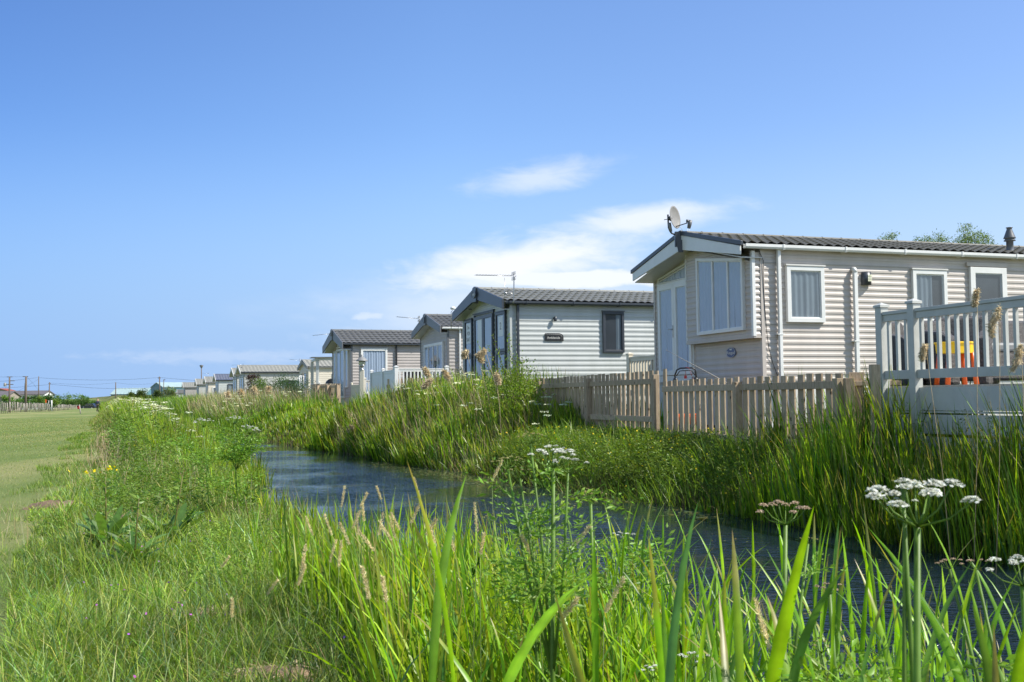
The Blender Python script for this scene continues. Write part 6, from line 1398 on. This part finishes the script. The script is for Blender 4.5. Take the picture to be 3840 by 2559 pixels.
# trees behind the near caravan: only the tips of their branches show above its roof
for (d, lb, tips) in ((46, 'tree showing two low leafy tips over the roof, farthest left', [(3325, 889), (3348, 884), (3305, 902), (3340, 905)]),
        (47, 'single tiny tree tip in the middle over the cream roof', [(3434, 906), (3440, 915)]),
        (46, 'small feathery tree tip just left of the rounded one', [(3474, 896), (3466, 905), (3482, 908)]),
        (45, 'rounded tree tip left of the tallest tree over the cream roof', [(3519, 884), (3530, 897), (3504, 910), (3548, 908), (3522, 912)]),
        (44, 'tallest tree over the cream roof, spreading right towards the flue', [(3626, 851), (3613, 862), (3618, 880), (3656, 874), (3640, 892), (3690, 890), (3672, 884), (3604, 900), (3630, 905), (3660, 905), (3700, 903), (3718, 917), (3590, 911), (3612, 915), (3680, 912)])):
    P0 = [wp(x_, y_, d + RNG.uniform(-.5, .5)) for x_, y_ in tips]; c_ = sum(P0, Vector()) / len(P0); r_ = empty('broadleaf_tree', (c_.x, c_.y, .78), 0, lb, 'tree', 'trees behind the near caravan'); v = Veg()
    P = np.array([list(p - r_.location) for p in P0]); low = P[:, :] - [0, 0, .55]; P = np.concatenate([P, low, low - [0, 0, .7]]); n = 120 * len(P); k = RNG.integers(0, len(P), n); off = RNG.standard_normal((n, 3)) * [.115, .12, .085]
    v.leaves(P[k] + off, off + RNG.standard_normal((n, 3)) * .2 + [.12, 0, -.06], RNG.uniform(.06, .13, n), RNG.uniform(.018, .035, n), mixcol([(.14, .21, .045), (.20, .26, .07), (.08, .14, .035)], (2, 1, 1), n)); v.build('crown', M['leaf'], kind='', parent=r_)
    zt_ = P[:, 2].min(); m = MB(); m.tube([(0, 0, -.2), (.05, 0, zt_ * .6), (0, .05, zt_)], [.13, .09, .04], 7)
    for q in P[:len(tips)]: m.tube([(0, .05, zt_ * .9), (q[0] * .6, q[1] * .6, (q[2] + zt_) / 2), tuple(q)], [.04, .022, .006], 5)
    m.build('trunk', M['bark'], r_)

# ---- hemlock water-dropwort: stems with flat heads of small white or budding umbels
def umbel(r_, top, axis, rad, nray, rr, colour, name='flower_head', dens=30, cup=.45, stemc=(.16, .27, .04)):
    top = Vector(top); ax_ = Vector(axis).normalized(); s1 = ax_.cross(Vector((.2, 1, .1))).normalized(); s2 = ax_.cross(s1)
    v = Veg(); m = MB(); m.cur = stemc; P = []; CC = []; RR = []
    for k in range(nray):
        q = math.sqrt((k + .5) / nray); a = 2.39996 * k + random.uniform(-.2, .2); c = top + s1 * math.cos(a) * rad * q + s2 * math.sin(a) * rad * q + ax_ * (rad * (cup * 1.7 - .30 * q * q) * random.uniform(.9, 1.1))
        m.tube([top, top.lerp(c, .5) + (s1 * math.cos(a) + s2 * math.sin(a)) * rad * .10 * q - ax_ * rad * .06, c], [.0016 * rad / .07, .0012 * rad / .07, .0010 * rad / .07], 5)
        u = RNG.standard_normal((dens, 3)); u /= np.linalg.norm(u, axis=1, keepdims=True); u[:, 2] = np.abs(u[:, 2]) * .5; rl = rr * random.uniform(.75, 1.15) * (.65 if colour == 'bud' else 1)
        loc = np.outer(u[:, 0], s1) + np.outer(u[:, 1], s2); loc = (loc * (RNG.random((dens, 1)) ** .5) + np.outer(u[:, 2], ax_)) * rl
        P.append(loc + np.array(c)); RR.append(np.full(dens, rl * (.17 if colour != 'bud' else .22)))
        m.tube([c - ax_ * .0005, c + ax_ * rl * .18], [.001, rl * .5], 6)
        base = {'white': (.70, .71, .64), 'bud': (.42, .40, .17), 'pink': (.50, .38, .27)}[colour]; CC.append(jitter(base, dens, .10, .03))
    v.discs(np.concatenate(P), np.concatenate(RR), np.concatenate(CC), 6, .45); m.build('rays', M['leaf'], r_); o = v.build(name, M['petal'], kind='', parent=r_)
def feathery(v, p, d, L, n=26, col=(.19, .33, .045)):
    """a divided leaf: leaflets along a stalk"""
    p = np.array(p); d = np.array(d) / np.linalg.norm(d); f = np.linspace(.15, 1, n); sd = np.cross(d, [0, 0, 1.]); sd /= np.linalg.norm(sd) + 1e-9
    pts = p + d * L * f[:, None] + np.array([0, 0, 1]) * (-.25 * L * f ** 2)[:, None]; sg = np.where(np.arange(n) % 2, 1, -1)[:, None]
    dd = sd * sg + d * .7 + RNG.standard_normal((n, 3)) * .25
    for rep in range(3): v.leaves(pts + dd * (.03 * rep * L / .15), dd + RNG.standard_normal((n, 3)) * .5, L * .20 * (1.1 - f * .7), L * .065 * (1.1 - f * .6), jitter(col, n, .15, .1))
def dropwort(label, root_px, d, stems, branches=0, name='hemlock_dropwort', group='flowering hemlock dropwort plants', lf=8):
    """stems: list of (px, py, kind, radius, rays)"""
    gx_, gy_, gz_ = ground_at(root_px, d); r_ = empty(name, (gx_, gy_, gz_), 0, label, 'wild flower', group); O = Vector((gx_, gy_, gz_)); m = MB(); m.cur = (.15, .26, .045); v = Veg(); k0 = None
    for i_, (px_, py_, kind_, rad, nr_, dd) in enumerate(stems):
        tp = wp(px_, py_, d + dd) - O; b = Vector((0, 0, 0)) if i_ == 0 or k0 is None else k0
        md = b.lerp(tp, .55) + Vector((random.uniform(-.01, .01), 0, -.02 if i_ else 0)); sw = .0062 if i_ == 0 else .0036
        m.tube([b, md, tp], [sw * (1.15 if i_ == 0 else 1), sw * .8, sw * .6], 7)
        umbel(r_, tp, (tp - md).normalized() + Vector((0, 0, .6)), rad, nr_, rad * (.18 if kind_ == 'white' else .19), kind_, dens=80 if d < 3 else 30)
        if i_ == 0: k0 = md
        for j in range(lf): f = random.uniform(.15, .85); q = b.lerp(tp, f); feathery(v, q, (random.uniform(-1, 1), random.uniform(-1, 1), random.uniform(.1, .8)), random.uniform(.06, .15) * (1 if d < 3 else 1.6), 18)
    m.build('stems', M['leaf'], r_); v.build('leaves', M['leaf'], kind='', parent=r_); return r_
dropwort('white headed dropwort in the centre foreground with five flower heads', 2060, 2.15, [(2075, 1755, 'white', .052, 11, 0), (1990, 1665, 'bud', .030, 12, .05), (1905, 1760, 'bud', .034, 10, .1), (2130, 1775, 'white', .042, 6, -.03), (1950, 1795, 'bud', .030, 8, .05), (2075, 1700, 'white', .022, 5, .02)], lf=5)
dropwort('largest white flowered dropwort close up at the right', 3330, 1.22, [(3440, 1978, 'white', .066, 12, 0), (3385, 1830, 'bud', .014, 7, .03), (3392, 1925, 'white', .022, 3, .03)], lf=2)
dropwort('dropwort with pinkish fading heads standing over dark water', 2870, 1.75, [(2945, 1970, 'pink', .048, 9, 0), (3030, 2040, 'bud', .016, 6, .05)], lf=3)
dropwort('dropwort with dull green buds right of the centre one', 2200, 2.6, [(2215, 1885, 'bud', .040, 14, 0), (2125, 1925, 'bud', .028, 8, .1)], lf=3)
dropwort('small white headed dropwort low over the rippled water', 2300, 3.3, [(2335, 2035, 'white', .040, 7, 0), (2345, 2080, 'bud', .03, 7, .1), (2285, 2030, 'white', .015, 3, 0)], lf=6)
dropwort('white flower head cut by the right edge of the picture', 3800, 1.5, [(3835, 2200, 'white', .050, 10, 0), (3660, 2140, 'pink', .022, 6, .1), (3560, 2135, 'pink', .020, 6, .1)], lf=3)
dropwort('dropwort at the left with one flat white head above the tall grass', 795, 8.6, [(762, 1603, 'white', .085, 14, 0), (672, 1612, 'bud', .055, 12, .2), (800, 1615, 'bud', .04, 9, .1)], lf=9)
dropwort('dropwort with two white heads against the dark far bank', 900, 8.9, [(878, 1590, 'white', .075, 14, 0), (935, 1628, 'white', .085, 16, 0), (970, 1600, 'bud', .045, 10, .1), (985, 1640, 'bud', .03, 8, .1), (872, 1545, 'bud', .035, 9, 0), (828, 1568, 'bud', .04, 9, 0), (860, 1645, 'bud', .05, 10, 0)], lf=9)
dropwort('low white flowers at the bottom edge between the reeds', 2600, 1.9, [(2605, 2500, 'white', .030, 7, 0), (2450, 2545, 'white', .03, 7, .1)], lf=6)
dropwort('dropwort with scattered tiny buds among the right reeds', 3120, 1.9, [(3110, 2230, 'pink', .025, 7, 0), (3050, 2325, 'bud', .02, 7, .1), (3080, 2450, 'bud', .03, 9, 0)], lf=6)
dropwort('thin dropwort with tiny white flowers low in the middle reeds', 2000, 2.9, [(2000, 2030, 'white', .022, 6, 0), (2060, 2015, 'white', .02, 5, 0), (1975, 1920, 'bud', .025, 8, 0), (1845, 1960, 'bud', .03, 8, .1)], lf=8)

# ---- docks with broad leaves
def dock(px_, py_, label, sc_=1., n=17):
    gx_, gy_ = gpt(px_, py_); r_ = empty('dock_plant', (gx_, gy_, zat(gx_, gy_)), 0, label, 'dock plant', 'broad leaved docks'); v = Veg()
    az = np.linspace(0, 6.28 * 2.6, n) + RNG.uniform(-.3, .3, n); z0 = RNG.uniform(0, .10, n)
    V, Q, T, C, tp = blade_geo(np.stack([.02 * np.cos(az), .02 * np.sin(az), z0], -1), RNG.uniform(.15, .30, n) * sc_, RNG.uniform(.035, .060, n) * sc_, RNG.uniform(.35, .9, n), RNG.uniform(.3, 1.2, n), az, mixcol([(.09, .185, .04), (.13, .235, .05), (.20, .26, .10)], (3, 2, 1), n), 7, 'lance'); v.add(V, Q, T, C)
    v.build('leaves', M['leaf'], kind='', parent=r_); m = MB(); m.cur = (.24, .22, .08)
    for _ in range(1): a = RNG.uniform(-.06, .06, 2); m.tube([(0, 0, 0), (a[0], a[1], .30 * sc_), (a[0] * 1.6, a[1] * 1.6, .46 * sc_)], [.006, .005, .002], 6)
    m.build('stem', M['leaf'], r_)
    v = Veg(); k = 26; f = RNG.random(k); v.leaves(np.stack([a[0] * f * 1.4, a[1] * f * 1.4, .2 + .26 * f * sc_], -1), RNG.standard_normal((k, 3)) + [0, 0, .6], RNG.uniform(.03, .08, k) * sc_, RNG.uniform(.01, .025, k) * sc_, jitter((.15, .25, .05), k)); v.build('stem_leaves', M['leaf'], kind='', parent=r_)
dock(400, 2085, 'broad leaved dock at the left beside the brown soil', 1.15, 34); dock(640, 2070, 'taller dock right of the brown soil patch', 1.2, 34); dock(500, 2150, 'dock spreading low in front of the two others', 1.0, 28); dock(950, 2060, 'narrow dock among the grass nearer the water', .8, 11); dock(1290, 2080, 'dock half hidden in the reeds at the waterline', .8, 11)

# ---- close reeds: each stem a plant with its leaves
def reed_plant(x, y, z, h, n=6, w=.017, spread=.5, az0=None, key=0):
    w *= .74; h /= 1.1; r_ = empty('reed', (x, y, z), 0, 'broad bladed green reed standing close to the camera at the near waterline', 'reed', 'close green reeds')
    m = MB(); m.cur = (.15, .28, .04); a = RNG.uniform(-.05, .05, 2) * h; m.tube([(0, 0, -.05), (a[0] * .5, a[1] * .5, h * .4), (a[0], a[1], h * .70)], [.0034, .003, .0018], 6); m.build('stem', M['reed'], r_)
    v = Veg(); f = np.linspace(.12, .68, n); base = np.stack([a[0] * f, a[1] * f, f * h], -1); az = (RNG.uniform(0, 6.28) + np.arange(n) * 3.0 + RNG.uniform(-.6, .6, n)); L = h * RNG.uniform(.38, .62, n)
    L[-1] = h * .42; le = RNG.uniform(.12, .55, n) * spread / .5; le[-1] = .05
    v.add(*folded_blades(base, L, w * RNG.uniform(.8, 1.3, n), le, RNG.uniform(.05, .95, n), az, mixcol([(.22, .42, .010), (.17, .35, .014), (.11, .24, .035)], (4, 3, 2), n, .14, .1)))
    v.build('leaves', M['reed'], kind='', parent=r_); return r_
RNG = np.random.default_rng(21)
big = [(1560, 2700, 1.6, 1730, .019), (1700, 2700, 1.5, 1700, .022), (2430, 2800, 1.15, 1765, .020), (2520, 2800, 1.5, 1985, .018), (2700, 2800, 1.45, 1930, .024), (2830, 2800, 1.3, 1925, .022), (3180, 2800, 1.5, 2020, .02), (3380, 2800, 1.55, 2050, .02), (3560, 2800, 1.6, 2020, .02), (3720, 2800, 1.3, 1985, .024), (3830, 2800, 1.4, 1880, .022), (3100, 2800, 1.7, 2030, .018), (2280, 2800, 1.9, 1990, .018), (1990, 2700, 1.9, 1990, .018), (2620, 2800, 1.8, 2100, .016), (3470, 2800, 1.9, 1960, .016), (3640, 2800, 1.2, 2150, .024), (2950, 2800, 1.5, 2200, .02)]
for (px_, _, d, ytop, w_) in big:
    p = wp(px_, ytop, d); zb = min(zat(p.x, p.y), .2); reed_plant(p.x, p.y, zb, p.z - zb, 6, w_, .45)
cnt = 0
while cnt < 275:
    t_ = 1.2 + 5.3 * RNG.random() ** 1.1; s_ = float(nw(t_)) - 1.1 + 1.25 * RNG.random(); x_, y_ = toXY(s_, t_)
    pxx, pyy, dd_ = pxof(np.array([[x_, y_, .6]])); 
    if dd_[0] < 1.3 or not (900 < pxx[0] < 3950): continue
    if pxx[0] < 2250 and RNG.random() < .66: continue
    zb = max(float(terrain(s_, t_)), -.15); reed_plant(x_, y_, zb, (1.0 if pxx[0] > 2300 else .70) * RNG.uniform(.62, 1.0) - zb * .5, int(RNG.integers(5, 8)), .014 * RNG.uniform(.75, 1.15), .5); cnt += 1

# ---- foxtail heads and bleached reed plumes
def foxtail(px_, py_, d, L=.06, az=None, rr=.0042, dark=False, body=None, lean=None):
    tp = wp(px_, py_, d); gz_ = zat(tp.x + .1, tp.y); r_ = empty('foxtail_grass', (tp.x + RNG.uniform(-.08, .1), tp.y + RNG.uniform(-.05, .1), gz_), 0, 'fluffy buff foxtail head on a thin stalk among the near reeds', 'grass head', 'foxtail heads among the near reeds')
    O = r_.location; b = tp - O; e = b + Vector((RNG.uniform(-.45, .5), RNG.uniform(-.2, .2), RNG.uniform(.45, 1.))).normalized() * L
    m = MB(); m.cur = (.20, .26, .08); m.tube([(0, 0, 0), b * .55 + Vector((.02, 0, .03)), b], [.0011, .0009, .0007], 5); m.build('stalk', M['leaf'], r_)
    v = Veg(); n = 330; f = RNG.random(n); c = np.array(b) + np.outer(f, np.array(e - b)); u = RNG.standard_normal((n, 3)); u /= np.linalg.norm(u, axis=1, keepdims=True); ax_ = np.array((e - b).normalized())
    rad = rr * np.sin(np.pi * (.06 + .88 * f)) ** .45; v.leaves(c + u * rad[:, None] * .35, u * .8 + ax_ * .9, np.full(n, rr * 2.2) * RNG.uniform(.7, 1.3, n), np.full(n, rr * .35), jitter((.74, .63, .36) if not dark else (.38, .34, .22), n, .15, .06)); v.build('seed_head', M['dry'], kind='', parent=r_)
for (px_, py_, d) in ((1280, 1905, 3.6), (1312, 2045, 3.2), (1365, 1958, 3.4), (1350, 1905, 3.7), (1430, 1875, 3.6), (1345, 2010, 3.3), (1175, 2010, 3.8), (1245, 2010, 3.6), (1420, 2010, 3.2), (1470, 2030, 3.1), (1480, 2020, 3.3), (1540, 1965, 3.2), (1575, 1870, 3.6), (1595, 2010, 3.0), (1235, 2110, 2.9), (1270, 2130, 2.8), (1130, 2150, 2.9), (1405, 2070, 2.9), (1630, 2040, 2.8), (1705, 2070, 2.7), (1790, 2000, 2.6), (1800, 2080, 2.5), (1845, 1805, 3.0), (2000, 2090, 2.2), (2140, 2060, 2.3), (1385, 2250, 2.4), (1450, 2260, 2.4), (1115, 2200, 2.8), (2265, 2300, 1.9), (2890, 2440, 1.6), (830, 2130, 4.2), (1000, 2230, 3.4), (870, 2320, 3.1), (2100, 2330, 2.1), (1500, 1990, 3.3), (1320, 1985, 3.5)):
    foxtail(px_, py_, d, RNG.uniform(.045, .075), rr=RNG.uniform(.0028, .0038), dark=False)
def plume(px_, py_, d, label, L=.26, lean=(-.3, .0), base_px=None, bd=0):
    L = L * (.55 if d > 15 else .68)
    tp = wp(px_, py_, d); bx = wp(base_px if base_px else px_ + 10, 1600, d); gz_ = zat(bx.x, bx.y); r_ = empty('dead_reed', (bx.x, bx.y, gz_), 0, label, 'dead reed', 'bleached dead reeds with plumes'); b = tp - r_.location
    m = MB(); m.cur = (.42, .34, .2); m.tube([(0, 0, 0), b * .5 + Vector((.02, 0, .05)), b], [.0038 * d / 9, .003 * d / 9, .002 * d / 9], 5); m.build('stalk', M['dry'], r_)
    v = Veg(); n = 1300; f = RNG.random(n); e = Vector((lean[0] * L, lean[1], -L * .9)); ax_ = np.array(e.normalized()); c = np.array(b) + np.outer(f, np.array(e)); u = RNG.standard_normal((n, 3)); hp = RNG.uniform(0, 6); rad = L * .085 * np.sin(np.pi * (.04 + .9 * f)) ** .7 * (.25 + .75 * np.abs(np.sin(f * 8 + hp))); c = c + np.stack([L * .07 * np.sin(f * 5 + hp), L * .05 * np.sin(f * 7 + hp), 0 * f], -1) * f[:, None]
    v.leaves(c + u * rad[:, None] * .6, u * .5 + ax_ * .8, RNG.uniform(.015, .04, n) * d / 9, RNG.uniform(.003, .007, n) * d / 9, jitter((.66, .55, .36), n, .15, .05)); v.build('plume', M['dry'], kind='', parent=r_)
for a_ in ((3665, 1085, 8.2, 'tallest dead reed with its plume against the white framed door', .20, (-.25, 0), 3620), (3750, 1150, 8.0, 'dead reed with fluffy plume over the railing near the right edge', .36, (-.35, 0), 3700), (3470, 1290, 8.4, 'dead reed with plume in front of the second capped post', .20, (-.25, 0), 3560), (3830, 1290, 7.6, 'dead reed plume cut by the right edge above the railing foot', .3, (-.3, 0), 3820),
            (1752, 1312, 21, 'plume before the glazed doors of the pale green caravan', .26, (-.5, 0), 1800), (1790, 1325, 21, 'second plume before the pale green caravan doors', .30, (.5, 0), 1860), (1820, 1310, 21, 'fluffy pale plume left of the green shrub', .25, (-.6, 0), 1900), (1620, 1420, 22, 'drooping plume over the weathered fence top', .35, (-.9, 0), 1750), (1590, 1380, 23, 'plume in front of the bright white railing', .30, (.5, 0), 1680), (1660, 1390, 22, 'plume right of the bright white railing middle', .3, (.7, 0), 1800), (1860, 1400, 20, 'plume standing before the green shrub foot', .35, (.2, 0), 1880),
            (950, 1452, 47, 'buff plume top on the dead reeds below the long caravan', .5, (.3, 0), 960), (1006, 1450, 47, 'brown reed mace like plume before the long caravan', .5, (.1, 0), 1006), (900, 1462, 48, 'buff plume left of the purple shrub', .5, (.3, 0), 910), (850, 1470, 50, 'leftmost buff plume near the blue roofed caravan', .5, (.3, 0), 860), (1320, 1600, 26, 'arched dead reed over the bright low grass', .14, (-.8, 0), 1420)):
    plume(a_[0], a_[1], a_[2], a_[3], a_[4], a_[5], a_[6])
